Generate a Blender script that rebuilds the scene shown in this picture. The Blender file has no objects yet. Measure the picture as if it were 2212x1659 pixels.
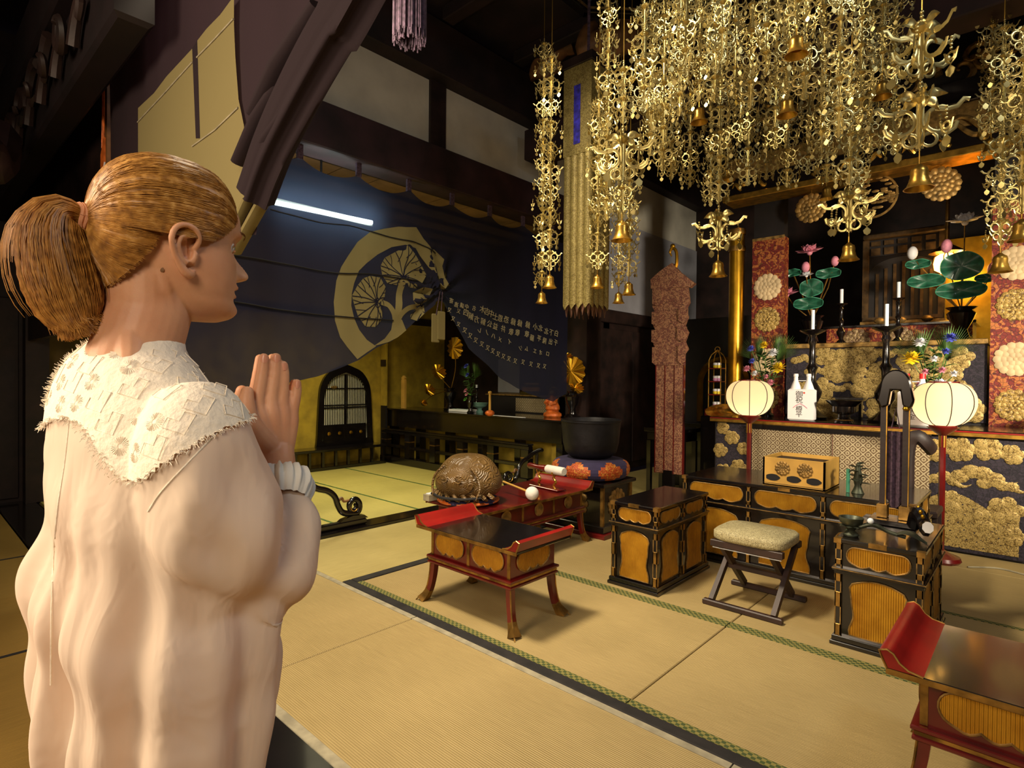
import bpy, bmesh, math, random
import numpy as np
from mathutils import Vector, Matrix, noise
from mathutils.geometry import delaunay_2d_cdt
PI = math.pi
random.seed(7)
SC = bpy.context.scene
COL = SC.collection

# ------------------------------------------------------------------ camera
CAMZ = 1.40
FPX = 1239.0
YAW, PITCH, ROLL = (math.radians(a) for a in (42.62, -0.66, 0.55))
FWD = Vector((-math.sin(YAW) * math.cos(PITCH), math.cos(YAW) * math.cos(PITCH), math.sin(PITCH)))
R0 = Vector((math.cos(YAW), math.sin(YAW), 0.0))
U0 = R0.cross(FWD)
RGT = R0 * math.cos(ROLL) + U0 * math.sin(ROLL)
UPV = U0 * math.cos(ROLL) - R0 * math.sin(ROLL)
CAM = Vector((0, 0, CAMZ))
cd = bpy.data.cameras.new('camera')
cd.sensor_width = 36.0
cd.lens = 36.0 * FPX / 2212.0
cd.clip_start = 0.05
cd.clip_end = 100
camo = bpy.data.objects.new('camera', cd)
M = Matrix((RGT, UPV, -FWD)).transposed().to_4x4()
M.translation = CAM
camo.matrix_world = M
COL.objects.link(camo)
SC.camera = camo

# ------------------------------------------------------------------ world, exposure, lamps
SC.view_settings.view_transform = 'Standard'
SC.view_settings.look = 'None'
SC.view_settings.gamma = 1.0
SC.view_settings.use_curve_mapping = False
SC.view_settings.exposure = 0.30
w = bpy.data.worlds.new('dim_interior')
SC.world = w
w.use_nodes = True
w.node_tree.nodes['Background'].inputs[0].default_value = (0.10, 0.075, 0.095, 1)
w.node_tree.nodes['Background'].inputs[1].default_value = 0.16


def area_lamp(name, loc, target, size, watts, col, sizey=None, spread=180):
    l = bpy.data.lights.new(name, 'AREA')
    l.energy = watts
    l.color = col
    l.size = size
    l.spread = math.radians(spread)
    if sizey:
        l.shape = 'RECTANGLE'
        l.size_y = sizey
    o = bpy.data.objects.new(name, l)
    COL.objects.link(o)
    o.location = loc
    d = Vector(target) - Vector(loc)
    o.rotation_euler = d.to_track_quat('-Z', 'Y').to_euler()
    return o


def point_lamp(name, loc, watts, col, r=0.05):
    l = bpy.data.lights.new(name, 'POINT')
    l.energy = watts
    l.color = col
    l.shadow_soft_size = r
    o = bpy.data.objects.new(name, l)
    COL.objects.link(o)
    o.location = loc
    return o


WARM = (1.0, 0.84, 0.60)
area_lamp('outer_hall_lamp', (-2.0, -1.9, 2.5), (-1.0, 0.4, 1.25), 1.5, 120, (1.0, 0.77, 0.54))
area_lamp('outer_hall_fill', (1.1, -1.7, 2.7), (-0.9, 0.5, 1.2), 1.0, 42, (1.0, 0.80, 0.58))  # unseen fill added to soften the dark side of the woman
area_lamp('inner_hall_lamp', (-2.7, 1.5, 4.7), (-2.0, 3.0, 0.0), 0.6, 88, WARM, None, 110)
area_lamp('altar_front_lamp', (-2.1, 1.1, 2.8), (-1.4, 4.2, 2.5), 0.35, 15, (1.0, 0.86, 0.62))
area_lamp('side_bay_lamp', (-6.3, 3.6, 3.15), (-6.2, 3.8, 0.0), 1.1, 40, (1.0, 0.88, 0.52), 0.5, 130)
area_lamp('right_hall_lamp', (1.2, 2.6, 4.2), (-0.6, 1.4, 1.0), 0.7, 26, (0.86, 0.92, 1.0))
area_lamp('altar_side_fill', (1.7, 3.7, 2.0), (-1.2, 6.5, 1.55), 0.4, 46, (1.0, 0.86, 0.64), None, 75)  # added light to brighten the altar, stands for no known lamp


# ------------------------------------------------------------------ measuring helpers (photo pixel -> point on a real plane)
def ray(x, y):
    return FWD + RGT * ((x - 1106.0) / FPX) - UPV * ((y - 829.5) / FPX)


def on_plane(x, y, ax, v):
    d = ray(x, y)
    return CAM + d * ((v - CAM[ax]) / d[ax])


def atX(x, y, X): return on_plane(x, y, 0, X)
def atY(x, y, Y): return on_plane(x, y, 1, Y)
def atZ(x, y, Z): return on_plane(x, y, 2, Z)
def atD(x, y, D): return CAM + ray(x, y) * D


# ------------------------------------------------------------------ materials
def lin(c):
    c = c / 255.0
    return c / 12.92 if c <= 0.04045 else ((c + 0.055) / 1.055) ** 2.4


def rgb(r, g, b): return (lin(r), lin(g), lin(b), 1.0)


MATS = {}


class NB:
    """tiny node builder"""
    def __init__(s, name):
        s.m = bpy.data.materials.new(name)
        s.m.use_nodes = True
        s.t = s.m.node_tree
        s.b = s.t.nodes['Principled BSDF']
        s.out = s.t.nodes['Material Output']

    def n(s, typ, **kw):
        nd = s.t.nodes.new(typ)
        for k, v in kw.items():
            if k.startswith('i_'):
                key = k[2:]
                key = int(key) if key.isdigit() else key.replace('_', ' ')
                nd.inputs[key].default_value = v
            else:
                setattr(nd, k, v)
        return nd

    def l(s, a, b): s.t.links.new(a, b)

    def ramp(s, stops, interp='LINEAR'):
        r = s.n('ShaderNodeValToRGB')
        r.color_ramp.interpolation = interp
        els = r.color_ramp.elements
        while len(els) < len(stops):
            els.new(0.5)
        for e, (p, c) in zip(els, stops):
            e.position = p
            e.color = c
        return r

    def coord(s, scale=(1, 1, 1), kind='Object', rot=(0, 0, 0)):
        tc = s.n('ShaderNodeTexCoord')
        mp = s.n('ShaderNodeMapping')
        mp.inputs['Scale'].default_value = scale
        mp.inputs['Rotation'].default_value = rot
        s.l(tc.outputs[kind], mp.inputs[0])
        return mp.outputs[0]

    def bump(s, h, strength=0.3, dist=0.01):
        b = s.n('ShaderNodeBump')
        b.inputs['Strength'].default_value = strength
        b.inputs['Distance'].default_value = dist
        s.l(h, b.inputs['Height'])
        s.l(b.outputs[0], s.b.inputs['Normal'])


def mat(name, col, rough=0.5, metal=0.0, coat=0.0, var=0.0, vscale=6.0, bump=0.0, bscale=40.0, emit=None, estr=0.0, sub=0.0, sheen=0.0):
    if name in MATS:
        return MATS[name]
    N = NB(name)
    b = N.b
    b.inputs['Base Color'].default_value = rgb(*col)
    b.inputs['Roughness'].default_value = rough
    b.inputs['Metallic'].default_value = metal
    if coat:
        b.inputs['Coat Weight'].default_value = coat
        b.inputs['Coat Roughness'].default_value = 0.08
    if sheen:
        b.inputs['Sheen Weight'].default_value = sheen
    if sub:
        b.inputs['Subsurface Weight'].default_value = sub
        b.inputs['Subsurface Radius'].default_value = (0.02, 0.008, 0.004)
        b.inputs['Subsurface Scale'].default_value = 0.5
    co = N.coord()
    if var:
        nz = N.n('ShaderNodeTexNoise', i_Scale=vscale, i_Detail=5.0)
        N.l(co, nz.inputs['Vector'])
        c0 = tuple(max(0, v * (1 - var)) for v in col)
        c1 = tuple(min(255, v * (1 + var)) for v in col)
        r = N.ramp([(0.32, rgb(*c0)), (0.68, rgb(*c1))])
        N.l(nz.outputs['Fac'], r.inputs[0])
        N.l(r.outputs[0], b.inputs['Base Color'])
    if bump:
        nz = N.n('ShaderNodeTexNoise', i_Scale=bscale, i_Detail=6.0)
        N.l(co, nz.inputs['Vector'])
        N.bump(nz.outputs['Fac'], bump)
    if emit:
        b.inputs['Emission Color'].default_value = rgb(*emit)
        b.inputs['Emission Strength'].default_value = estr
    MATS[name] = N.m
    return N.m


mat('black_lacquer', (16, 12, 12), 0.22, coat=0.6, var=0.3, vscale=3)
mat('black_matte', (20, 15, 16), 0.6, var=0.3, vscale=4)
mat('red_lacquer', (88, 15, 14), 0.28, coat=0.5, var=0.22, vscale=5)
mat('red_inner', (126, 18, 13), 0.4, coat=0.2, var=0.15, vscale=5)
mat('dark_wood', (38, 25, 22), 0.55, var=0.35, vscale=5, bump=0.15, bscale=25)
mat('ceiling_wood', (34, 22, 22), 0.7, var=0.3, vscale=4)
mat('lintel_wood', (24, 15, 17), 0.6, var=0.3, vscale=4)
mat('purple_brown_wood', (46, 28, 32), 0.6, var=0.3, vscale=4)
mat('bay_board', (150, 120, 95), 0.7, var=0.15, vscale=3)
mat('plaster', (205, 200, 185), 0.9, var=0.05, vscale=3)
mat('plaster_blue', (158, 158, 168), 0.9, var=0.05, vscale=3)
mat('plaster_yellow', (178, 150, 48), 0.9, var=0.12, vscale=5)
mat('plaster_brown', (105, 86, 50), 0.9, var=0.12, vscale=4)
mat('gold', (196, 152, 66), 0.32, 0.9, var=0.18, vscale=14, bump=0.08, bscale=60)
mat('gold_dull', (142, 112, 62), 0.5, 0.6, var=0.3, vscale=20, bump=0.2, bscale=80)
mat('gold_bright', (190, 142, 34), 0.28, 0.85, var=0.12, vscale=8)
mat('brass', (186, 168, 108), 0.3, 0.85, var=0.25, vscale=9)
mat('brass_dark', (150, 116, 60), 0.36, 0.85, var=0.3, vscale=14)
mat('bronze_green', (70, 74, 60), 0.45, 0.6, var=0.3, vscale=20)
mat('iron_black', (28, 27, 30), 0.5, 0.4, var=0.25, vscale=10, bump=0.1)
mat('wood_yellow', (206, 160, 74), 0.55, var=0.1, vscale=4)
mat('wood_brown', (120, 84, 50), 0.5, var=0.25, vscale=8)
mat('wood_stool', (46, 30, 26), 0.5, var=0.3, vscale=6)
mat('white_cloth', (225, 222, 212), 0.85, var=0.06, bump=0.2, bscale=50)
mat('paper_white', (228, 226, 228), 0.7)
mat('candle_white', (226, 232, 240), 0.5, sub=0.2)
mat('ink_black', (22, 20, 22), 0.7)
mat('ink_red', (200, 70, 50), 0.7)
mat('red_cap', (200, 30, 34), 0.4)
mat('leaf_green', (34, 88, 66), 0.4, var=0.2, vscale=20, coat=0.2)
mat('leaf_edge', (70, 150, 120), 0.4)
mat('leaf_natural', (66, 96, 44), 0.55, var=0.3, vscale=20)
mat('leaf_lime', (96, 160, 60), 0.55, var=0.2, vscale=20)
mat('petal_pink', (214, 138, 160), 0.6, var=0.12, vscale=20)
mat('petal_white', (222, 222, 226), 0.6, var=0.06)
mat('petal_yellow', (222, 190, 30), 0.6, var=0.12, vscale=30)
mat('petal_blue', (80, 90, 190), 0.6, var=0.15, vscale=30)
mat('wire_gold', (180, 140, 60), 0.35, 0.9)
mat('teal_glaze', (120, 165, 150), 0.35)
mat('blue_cloth', (48, 44, 170), 0.8, var=0.35, vscale=22)
mat('cloth_indigo', (46, 40, 70), 0.9, var=0.2)
mat('cord_purple', (74, 56, 70), 0.85, var=0.3, vscale=60)
mat('silk_brown', (104, 72, 56), 0.7, var=0.25, vscale=12, bump=0.3)
mat('orange_silk', (206, 104, 40), 0.45, var=0.2, vscale=16, metal=0.15)
mat('grey_border', (150, 142, 118), 0.85, var=0.12, vscale=15)
mat('black_border', (28, 25, 24), 0.8, var=0.3, vscale=14)
mat('white_glow_tube', (255, 255, 255), 0.4, emit=(214, 240, 240), estr=34.0)
mat('shaded_gilt', (74, 56, 32), 0.5, 0.5, var=0.3, vscale=14)  # gilt darkened in its colour to stand for the dim around the shrine
mat('skin_nail', (214, 150, 122), 0.3)
mat('elastic_peach', (214, 150, 112), 0.7, bump=0.3, bscale=120)
mat('candy_pink', (214, 150, 196), 0.6)
mat('candy_yellow', (224, 196, 44), 0.6)


def m_tatami(name, c0, c1, axis):
    N = NB(name)
    sc = (1, 1, 1)
    co = N.coord()
    wv = N.n('ShaderNodeTexWave', i_Scale=32.0, i_Distortion=0.25, i_Detail=1.0)
    wv.bands_direction = axis
    N.l(co, wv.inputs['Vector'])
    st = N.n('ShaderNodeTexNoise', i_Scale=18.0, i_Detail=4.0)
    N.l(N.coord((0.4, 14, 1) if axis == 'Y' else (14, 0.4, 1)), st.inputs['Vector'])
    nz = N.n('ShaderNodeTexNoise', i_Scale=2.2, i_Detail=6.0)
    N.l(co, nz.inputs['Vector'])
    mx = N.n('ShaderNodeMath', operation='MULTIPLY_ADD', i_1=0.45)
    nz2 = N.n('ShaderNodeMath', operation='MULTIPLY_ADD', i_1=0.35, i_2=0.32)
    N.l(nz.outputs['Fac'], nz2.inputs[0])
    N.l(st.outputs['Fac'], mx.inputs[0])
    N.l(nz2.outputs[0], mx.inputs[2])
    r = N.ramp([(0.5, rgb(*c0)), (0.95, rgb(*c1))])
    N.l(mx.outputs[0], r.inputs[0])
    N.l(r.outputs[0], N.b.inputs['Base Color'])
    N.b.inputs['Roughness'].default_value = 0.62
    ad = N.n('ShaderNodeMath', operation='MULTIPLY_ADD', i_1=0.5)
    N.l(st.outputs['Fac'], ad.inputs[0])
    N.l(wv.outputs['Fac'], ad.inputs[2])
    N.bump(ad.outputs[0], 0.42, 0.004)
    MATS[name] = N.m


m_tatami('tatami_x', (142, 122, 76), (180, 157, 104), 'Y')
m_tatami('tatami_y', (150, 134, 78), (196, 178, 112), 'X')
m_tatami('tatami_bay', (172, 158, 82), (206, 192, 108), 'Y')
m_tatami('tatami_outer', (122, 96, 40), (160, 126, 56), 'X')


def m_check(name, ca, cb, scale):
    N = NB(name)
    ck = N.n('ShaderNodeTexChecker', i_Scale=scale)
    ck.inputs['Color1'].default_value = rgb(*ca)
    ck.inputs['Color2'].default_value = rgb(*cb)
    N.l(N.coord(), ck.inputs['Vector'])
    N.l(ck.outputs[0], N.b.inputs['Base Color'])
    N.b.inputs['Roughness'].default_value = 0.85
    MATS[name] = N.m


m_check('green_border', (62, 74, 34), (128, 120, 62), 60)


def m_rib(name, c0, c1, axis, scale, metal=0.45, rough=0.4):
    N = NB(name)
    co = N.coord()
    wv = N.n('ShaderNodeTexWave', i_Scale=scale, i_Distortion=0.0)
    wv.bands_direction = axis
    N.l(co, wv.inputs['Vector'])
    nz = N.n('ShaderNodeTexNoise', i_Scale=9.0, i_Detail=4.0)
    N.l(co, nz.inputs['Vector'])
    r = N.ramp([(0.3, rgb(*c0)), (0.7, rgb(*c1))])
    N.l(nz.outputs['Fac'], r.inputs[0])
    N.l(r.outputs[0], N.b.inputs['Base Color'])
    N.b.inputs['Roughness'].default_value = rough
    N.b.inputs['Metallic'].default_value = metal
    N.bump(wv.outputs['Fac'], 0.9, 0.004)
    MATS[name] = N.m


m_rib('gold_rib_x', (176, 118, 26), (216, 158, 44), 'X', 30)
m_rib('gold_rib_y', (160, 108, 28), (204, 146, 44), 'Y', 30)
m_rib('gold_brocade_rib', (150, 132, 62), (196, 172, 88), 'Z', 30, 0.3, 0.5)


def m_brocade(name, base, fig, scale, thr=0.5, rough=0.55, metal=0.2, detail=1.5, bump=0.4):
    """woven figured silk: curling figure in a second colour"""
    N = NB(name)
    co = N.coord()
    nz = N.n('ShaderNodeTexNoise', i_Scale=scale * 0.5, i_Detail=detail, i_Distortion=1.6)
    N.l(co, nz.inputs['Vector'])
    vo = N.n('ShaderNodeTexVoronoi', i_Scale=scale)
    vo.feature = 'DISTANCE_TO_EDGE'
    N.l(co, vo.inputs['Vector'])
    r1 = N.ramp([(thr - 0.03, (0, 0, 0, 1)), (thr + 0.03, (1, 1, 1, 1))])
    N.l(nz.outputs['Fac'], r1.inputs[0])
    r2 = N.ramp([(0.02, (0.35, 0.35, 0.35, 1)), (0.09, (1, 1, 1, 1))])
    N.l(vo.outputs['Distance'], r2.inputs[0])
    mu = N.n('ShaderNodeMix', data_type='RGBA', blend_type='MIX')
    mu.inputs[6].default_value = rgb(*base)
    mu.inputs[7].default_value = rgb(*fig)
    N.l(r1.outputs[0], mu.inputs[0])
    m2 = N.n('ShaderNodeMix', data_type='RGBA', blend_type='MULTIPLY')
    m2.inputs[0].default_value = 1.0
    N.l(mu.outputs[2], m2.inputs[6])
    N.l(r2.outputs[0], m2.inputs[7])
    N.l(m2.outputs[2], N.b.inputs['Base Color'])
    N.b.inputs['Roughness'].default_value = rough
    N.b.inputs['Metallic'].default_value = metal
    N.bump(r1.outputs[0], bump, 0.003)
    MATS[name] = N.m


m_brocade('brocade_red', (112, 30, 22), (168, 98, 46), 30, 0.52)
m_brocade('brocade_pink', (128, 78, 64), (172, 124, 92), 60, 0.5)
m_brocade('brocade_gold', (120, 92, 44), (186, 154, 84), 55, 0.45)
m_brocade('brocade_orange', (190, 84, 36), (214, 140, 60), 60, 0.55)
m_brocade('brocade_pale_gold', (150, 132, 72), (184, 166, 100), 120, 0.5, 0.5, 0.25, 1.5, 0.25)
m_brocade('brocade_tan', (120, 92, 66), (164, 138, 96), 50, 0.5)
m_brocade('altar_indigo', (30, 24, 36), (44, 36, 48), 40, 0.5, 0.8, 0.0)
m_brocade('embroidery_gold', (134, 108, 58), (182, 156, 92), 70, 0.42, 0.5, 0.35, 3, 0.9)


def m_lattice(name):
    """silver-brown brocade of lozenges with a ring in each"""
    N = NB(name)
    tc = N.n('ShaderNodeTexCoord')
    sx = N.n('ShaderNodeSeparateXYZ')
    N.l(tc.outputs['Object'], sx.inputs[0])

    def math_(op, a, b=None, c=None):
        nd = N.n('ShaderNodeMath', operation=op)
        for i, v in enumerate((a, b, c)):
            if v is None:
                continue
            if isinstance(v, (int, float)):
                nd.inputs[i].default_value = v
            else:
                N.l(v, nd.inputs[i])
        return nd.outputs[0]
    K = 12.5
    u = math_('MULTIPLY', math_('ADD', sx.outputs[0], sx.outputs[2]), K)
    v = math_('MULTIPLY', math_('SUBTRACT', sx.outputs[0], sx.outputs[2]), K)
    fu = math_('SUBTRACT', math_('FRACT', u), 0.5)
    fv = math_('SUBTRACT', math_('FRACT', v), 0.5)
    au = math_('ABSOLUTE', fu)
    av = math_('ABSOLUTE', fv)
    edge = math_('GREATER_THAN', math_('MAXIMUM', au, av), 0.42)
    d = math_('SQRT', math_('ADD', math_('MULTIPLY', fu, fu), math_('MULTIPLY', fv, fv)))
    ring = math_('MULTIPLY', math_('GREATER_THAN', d, 0.13), math_('LESS_THAN', d, 0.29))
    f = math_('MAXIMUM', edge, ring)
    nz = N.n('ShaderNodeTexNoise', i_Scale=60.0, i_Detail=3.0)
    N.l(tc.outputs['Object'], nz.inputs['Vector'])
    mu = N.n('ShaderNodeMix', data_type='RGBA')
    mu.inputs[6].default_value = rgb(104, 82, 56)
    mu.inputs[7].default_value = rgb(190, 176, 142)
    N.l(math_('MULTIPLY', f, math_('MULTIPLY_ADD', nz.outputs['Fac'], 0.8, 0.45)), mu.inputs[0])
    N.l(mu.outputs[2], N.b.inputs['Base Color'])
    N.b.inputs['Roughness'].default_value = 0.5
    N.b.inputs['Metallic'].default_value = 0.15
    N.bump(f, 0.4, 0.003)
    MATS[name] = N.m


m_lattice('lattice_brocade')


def m_sheer(name, col, transp, trans_col, wrinkle=0.0):
    """thin dyed cloth that lets some light through"""
    N = NB(name)
    N.b.inputs['Base Color'].default_value = rgb(*col)
    N.b.inputs['Roughness'].default_value = 0.9
    co = N.coord()
    wv = N.n('ShaderNodeTexNoise', i_Scale=140.0, i_Detail=2.0)
    N.l(co, wv.inputs['Vector'])
    N.bump(wv.outputs['Fac'], 0.25, 0.002)
    if wrinkle:
        cr = N.n('ShaderNodeTexNoise', i_Scale=10.0, i_Detail=3.0, i_Distortion=0.9)
        N.l(N.coord((1.3, 1.3, 0.45)), cr.inputs['Vector'])
        rd = N.ramp([(0.40, (0, 0, 0, 1)), (0.52, (1, 1, 1, 1)), (0.66, (0.1, 0.1, 0.1, 1))], 'EASE')
        N.l(cr.outputs['Fac'], rd.inputs[0])
        ad = N.n('ShaderNodeMath', operation='MULTIPLY_ADD', i_1=0.04)
        N.l(wv.outputs['Fac'], ad.inputs[0])
        N.l(rd.outputs[0], ad.inputs[2])
        N.bump(ad.outputs[0], wrinkle, 0.02)
    tl = N.n('ShaderNodeBsdfTranslucent')
    tl.inputs[0].default_value = rgb(*trans_col)
    tp = N.n('ShaderNodeBsdfTransparent')
    m1 = N.n('ShaderNodeMixShader', i_0=0.3)
    m2 = N.n('ShaderNodeMixShader', i_0=transp)
    N.l(N.b.outputs[0], m1.inputs[1])
    N.l(tl.outputs[0], m1.inputs[2])
    N.l(m1.outputs[0], m2.inputs[1])
    N.l(tp.outputs[0], m2.inputs[2])
    N.l(m2.outputs[0], N.out.inputs[0])
    MATS[name] = N.m


m_sheer('curtain_purple', (18, 17, 48), 0.10, (60, 66, 84))
m_sheer('curtain_plum', (44, 30, 37), 0.0, (60, 40, 50))
m_sheer('curtain_cream', (152, 140, 92), 0.0, (150, 140, 90))
m_sheer('blouse_cotton', (240, 224, 204), 0.0, (240, 206, 176), 0.09)


def m_lantern():
    N = NB('lantern_paper')
    co = N.coord()
    sx = N.n('ShaderNodeSeparateXYZ')
    N.l(co, sx.inputs[0])
    N.b.inputs['Base Color'].default_value = rgb(250, 226, 190)
    N.b.inputs['Roughness'].default_value = 0.8
    tl = N.n('ShaderNodeBsdfTranslucent')
    tl.inputs[0].default_value = rgb(255, 234, 206)
    m1 = N.n('ShaderNodeMixShader', i_0=0.75)
    N.l(N.b.outputs[0], m1.inputs[1])
    N.l(tl.outputs[0], m1.inputs[2])
    N.l(m1.outputs[0], N.out.inputs[0])
    MATS['lantern_paper'] = N.m


m_lantern()


# ------------------------------------------------------------------ mesh building
class MB:
    def __init__(s):
        s.v, s.f = [], []

    def quadbox(s, p):
        b = len(s.v)
        s.v += [tuple(q) for q in p]
        for f in ((0, 3, 2, 1), (4, 5, 6, 7), (0, 1, 5, 4), (1, 2, 6, 5), (2, 3, 7, 6), (3, 0, 4, 7)):
            s.f.append(tuple(b + i for i in f))
        return s

    def box(s, x0, x1, y0, y1, z0, z1, ch=0.0):
        if ch:
            a, c = ch, ch
            pts = []
            for (z, i) in ((z0, ch), (z0 + ch, 0), (z1 - ch, 0), (z1, ch)):
                pts.append([(x0 + i, y0 + i, z), (x1 - i, y0 + i, z), (x1 - i, y1 - i, z), (x0 + i, y1 - i, z)])
            b = len(s.v)
            for r in pts:
                s.v += r
            s.f.append((b + 3, b + 2, b + 1, b))
            for k in range(3):
                for j in range(4):
                    n = (j + 1) % 4
                    s.f.append((b + k * 4 + j, b + k * 4 + n, b + k * 4 + 4 + n, b + k * 4 + 4 + j))
            s.f.append((b + 12, b + 13, b + 14, b + 15))
            return s
        return s.quadbox([(x0, y0, z0), (x1, y0, z0), (x1, y1, z0), (x0, y1, z0), (x0, y0, z1), (x1, y0, z1), (x1, y1, z1), (x0, y1, z1)])

    def prism(s, pts, axis, a0, a1):
        """polygon (2-D) extruded along an axis; 'Y': (x,z), 'X': (y,z), 'Z': (x,y)"""
        def P(p, a):
            return (p[0], a, p[1]) if axis == 'Y' else ((a, p[0], p[1]) if axis == 'X' else (p[0], p[1], a))
        b, n = len(s.v), len(pts)
        s.v += [P(p, a0) for p in pts] + [P(p, a1) for p in pts]
        s.f.append(tuple(b + i for i in range(n)))
        s.f.append(tuple(b + n + i for i in reversed(range(n))))
        for i in range(n):
            j = (i + 1) % n
            s.f.append((b + j, b + i, b + n + i, b + n + j))
        return s

    def lathe(s, prof, c=(0, 0, 0), seg=20, sx=1.0, sy=1.0, cap=True):
        b = len(s.v)
        for r, z in prof:
            for k in range(seg):
                a = 2 * PI * k / seg
                s.v.append((c[0] + r * sx * math.cos(a), c[1] + r * sy * math.sin(a), c[2] + z))
        for i in range(len(prof) - 1):
            for k in range(seg):
                n = (k + 1) % seg
                s.f.append((b + i * seg + k, b + i * seg + n, b + (i + 1) * seg + n, b + (i + 1) * seg + k))
        if cap:
            s.f.append(tuple(b + k for k in reversed(range(seg))))
            e = b + (len(prof) - 1) * seg
            s.f.append(tuple(e + k for k in range(seg)))
        return s

    def tube(s, path, rad, seg=8, cap=True, flat=1.0, up=None):
        path = [Vector(p) for p in path]
        n = len(path)
        if not hasattr(rad, '__len__'):
            rad = [rad] * n
        b = len(s.v)
        ref = Vector(up) if up else None
        prev = None
        for i, p in enumerate(path):
            t = (path[min(i + 1, n - 1)] - path[max(i - 1, 0)])
            if t.length < 1e-9:
                t = Vector((0, 0, 1))
            t.normalize()
            if prev is None:
                r = ref if ref else (Vector((0, 0, 1)) if abs(t.z) < 0.9 else Vector((1, 0, 0)))
            else:
                r = ref if ref else prev
            a = r - t * r.dot(t)
            if a.length < 1e-6:
                a = t.orthogonal()
            a.normalize()
            prev = a
            c = t.cross(a)
            for k in range(seg):
                ang = 2 * PI * k / seg
                q = p + a * (rad[i] * math.cos(ang)) + c * (rad[i] * flat * math.sin(ang))
                s.v.append(tuple(q))
        for i in range(n - 1):
            for k in range(seg):
                m = (k + 1) % seg
                s.f.append((b + i * seg + k, b + i * seg + m, b + (i + 1) * seg + m, b + (i + 1) * seg + k))
        if cap:
            s.f.append(tuple(b + k for k in reversed(range(seg))))
            e = b + (n - 1) * seg
            s.f.append(tuple(e + k for k in range(seg)))
        return s

    def grid(s, fn, nu, nv, cu=False):
        b = len(s.v)
        for i in range(nv):
            for j in range(nu):
                s.v.append(tuple(fn(j / (nu if cu else nu - 1), i / (nv - 1))))
        for i in range(nv - 1):
            for j in range(nu if cu else nu - 1):
                n = (j + 1) % nu
                s.f.append((b + i * nu + j, b + i * nu + n, b + (i + 1) * nu + n, b + (i + 1) * nu + j))
        return s

    def ball(s, c, r, seg=12, rings=8, sx=1, sy=1, sz=1):
        prof = [(max(1e-4, r * math.sin(PI * i / rings)), -r * sz * math.cos(PI * i / rings)) for i in range(rings + 1)]
        return s.lathe(prof, c, seg, sx, sy)

    def xf(s, mtx, start=0):
        for i in range(start, len(s.v)):
            s.v[i] = tuple(mtx @ Vector(s.v[i]))
        return s

    def mesh(s, name, m=None, smooth=True, ang=35):
        me = bpy.data.meshes.new(name)
        me.from_pydata(s.v, [], s.f)
        me.validate()
        if m:
            me.materials.append(MATS[m] if isinstance(m, str) else m)
        if smooth and len(me.polygons):
            me.polygons.foreach_set('use_smooth', [True] * len(me.polygons))
            me.set_sharp_from_angle(angle=math.radians(ang))
        me.update()
        return me

    def build(s, name, m, parent=None, loc=None, rot=None, label=None, cat=None, group=None, kind=None, smooth=True, ang=35, bevel=0):
        return place(s.mesh(name, m, smooth, ang), name, parent, loc, rot, label, cat, group, kind, bevel)


def place(me, name, parent=None, loc=None, rot=None, label=None, cat=None, group=None, kind=None, bevel=0):
    o = bpy.data.objects.new(name, me)
    COL.objects.link(o)
    if parent:
        o.parent = parent
    if loc is not None:
        o.location = loc
    if rot is not None:
        o.rotation_euler = rot
    tag(o, label, cat, group, kind)
    if bevel:
        bm = o.modifiers.new('bevel', 'BEVEL')
        bm.width = bevel
        bm.segments = 1
        bm.limit_method = 'ANGLE'
    return o


def tag(o, label=None, cat=None, group=None, kind=None):
    if label: o['label'] = label
    if cat: o['category'] = cat
    if group: o['group'] = group
    if kind: o['kind'] = kind
    return o


def thing(name, label, cat, loc=(0, 0, 0), rz=0.0, group=None):
    o = bpy.data.objects.new(name, None)
    o.empty_display_size = 0.05
    COL.objects.link(o)
    o.location = loc
    o.rotation_euler = (0, 0, rz)
    return tag(o, label, cat, group)


def copy_tree(o, parent=None):
    c = o.copy()
    COL.objects.link(c)
    c.parent = parent
    for ch in list(o.children):
        copy_tree(ch, c)
    return c


def ngon(n, r, cx=0, cy=0, ph=0.0):
    return [(cx + r * math.cos(2 * PI * i / n + ph), cy + r * math.sin(2 * PI * i / n + ph)) for i in range(n)]


TXT = {}


def text_mesh(body, size, m, align='CENTER', depth=0.0006):
    key = (body, size, m, depth)
    if key not in TXT:
        TXT[key] = make_text(body, size, m, align, depth)
    return TXT[key]


def make_text(body, size, m, align, depth):
    cu = bpy.data.curves.new('lettering', 'FONT')
    cu.body = body
    cu.size = size
    cu.align_x = align
    cu.align_y = 'CENTER'
    cu.extrude = depth
    cu.resolution_u = 2
    o = bpy.data.objects.new('lettering', cu)
    COL.objects.link(o)
    dg = bpy.context.evaluated_depsgraph_get()
    me = bpy.data.meshes.new_from_object(o.evaluated_get(dg))
    me.materials.clear()
    me.materials.append(MATS[m])
    bpy.data.objects.remove(o)
    bpy.data.curves.remove(cu)
    return me


def evaluated(o):
    dg = bpy.context.evaluated_depsgraph_get()
    dg.update()
    return bpy.data.meshes.new_from_object(o.evaluated_get(dg))


def remeshed(mb, voxel, smooth=6, factor=0.5):
    """union of overlapping closed volumes into one continuous skin"""
    me = mb.mesh('tmp', None, False)
    o = bpy.data.objects.new('tmp', me)
    COL.objects.link(o)
    r = o.modifiers.new('r', 'REMESH')
    r.mode = 'VOXEL'
    r.voxel_size = voxel
    if smooth:
        sm = o.modifiers.new('s', 'SMOOTH')
        sm.iterations = smooth
        sm.factor = factor
    out = evaluated(o)
    bpy.data.objects.remove(o)
    bpy.data.meshes.remove(me)
    return out


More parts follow.
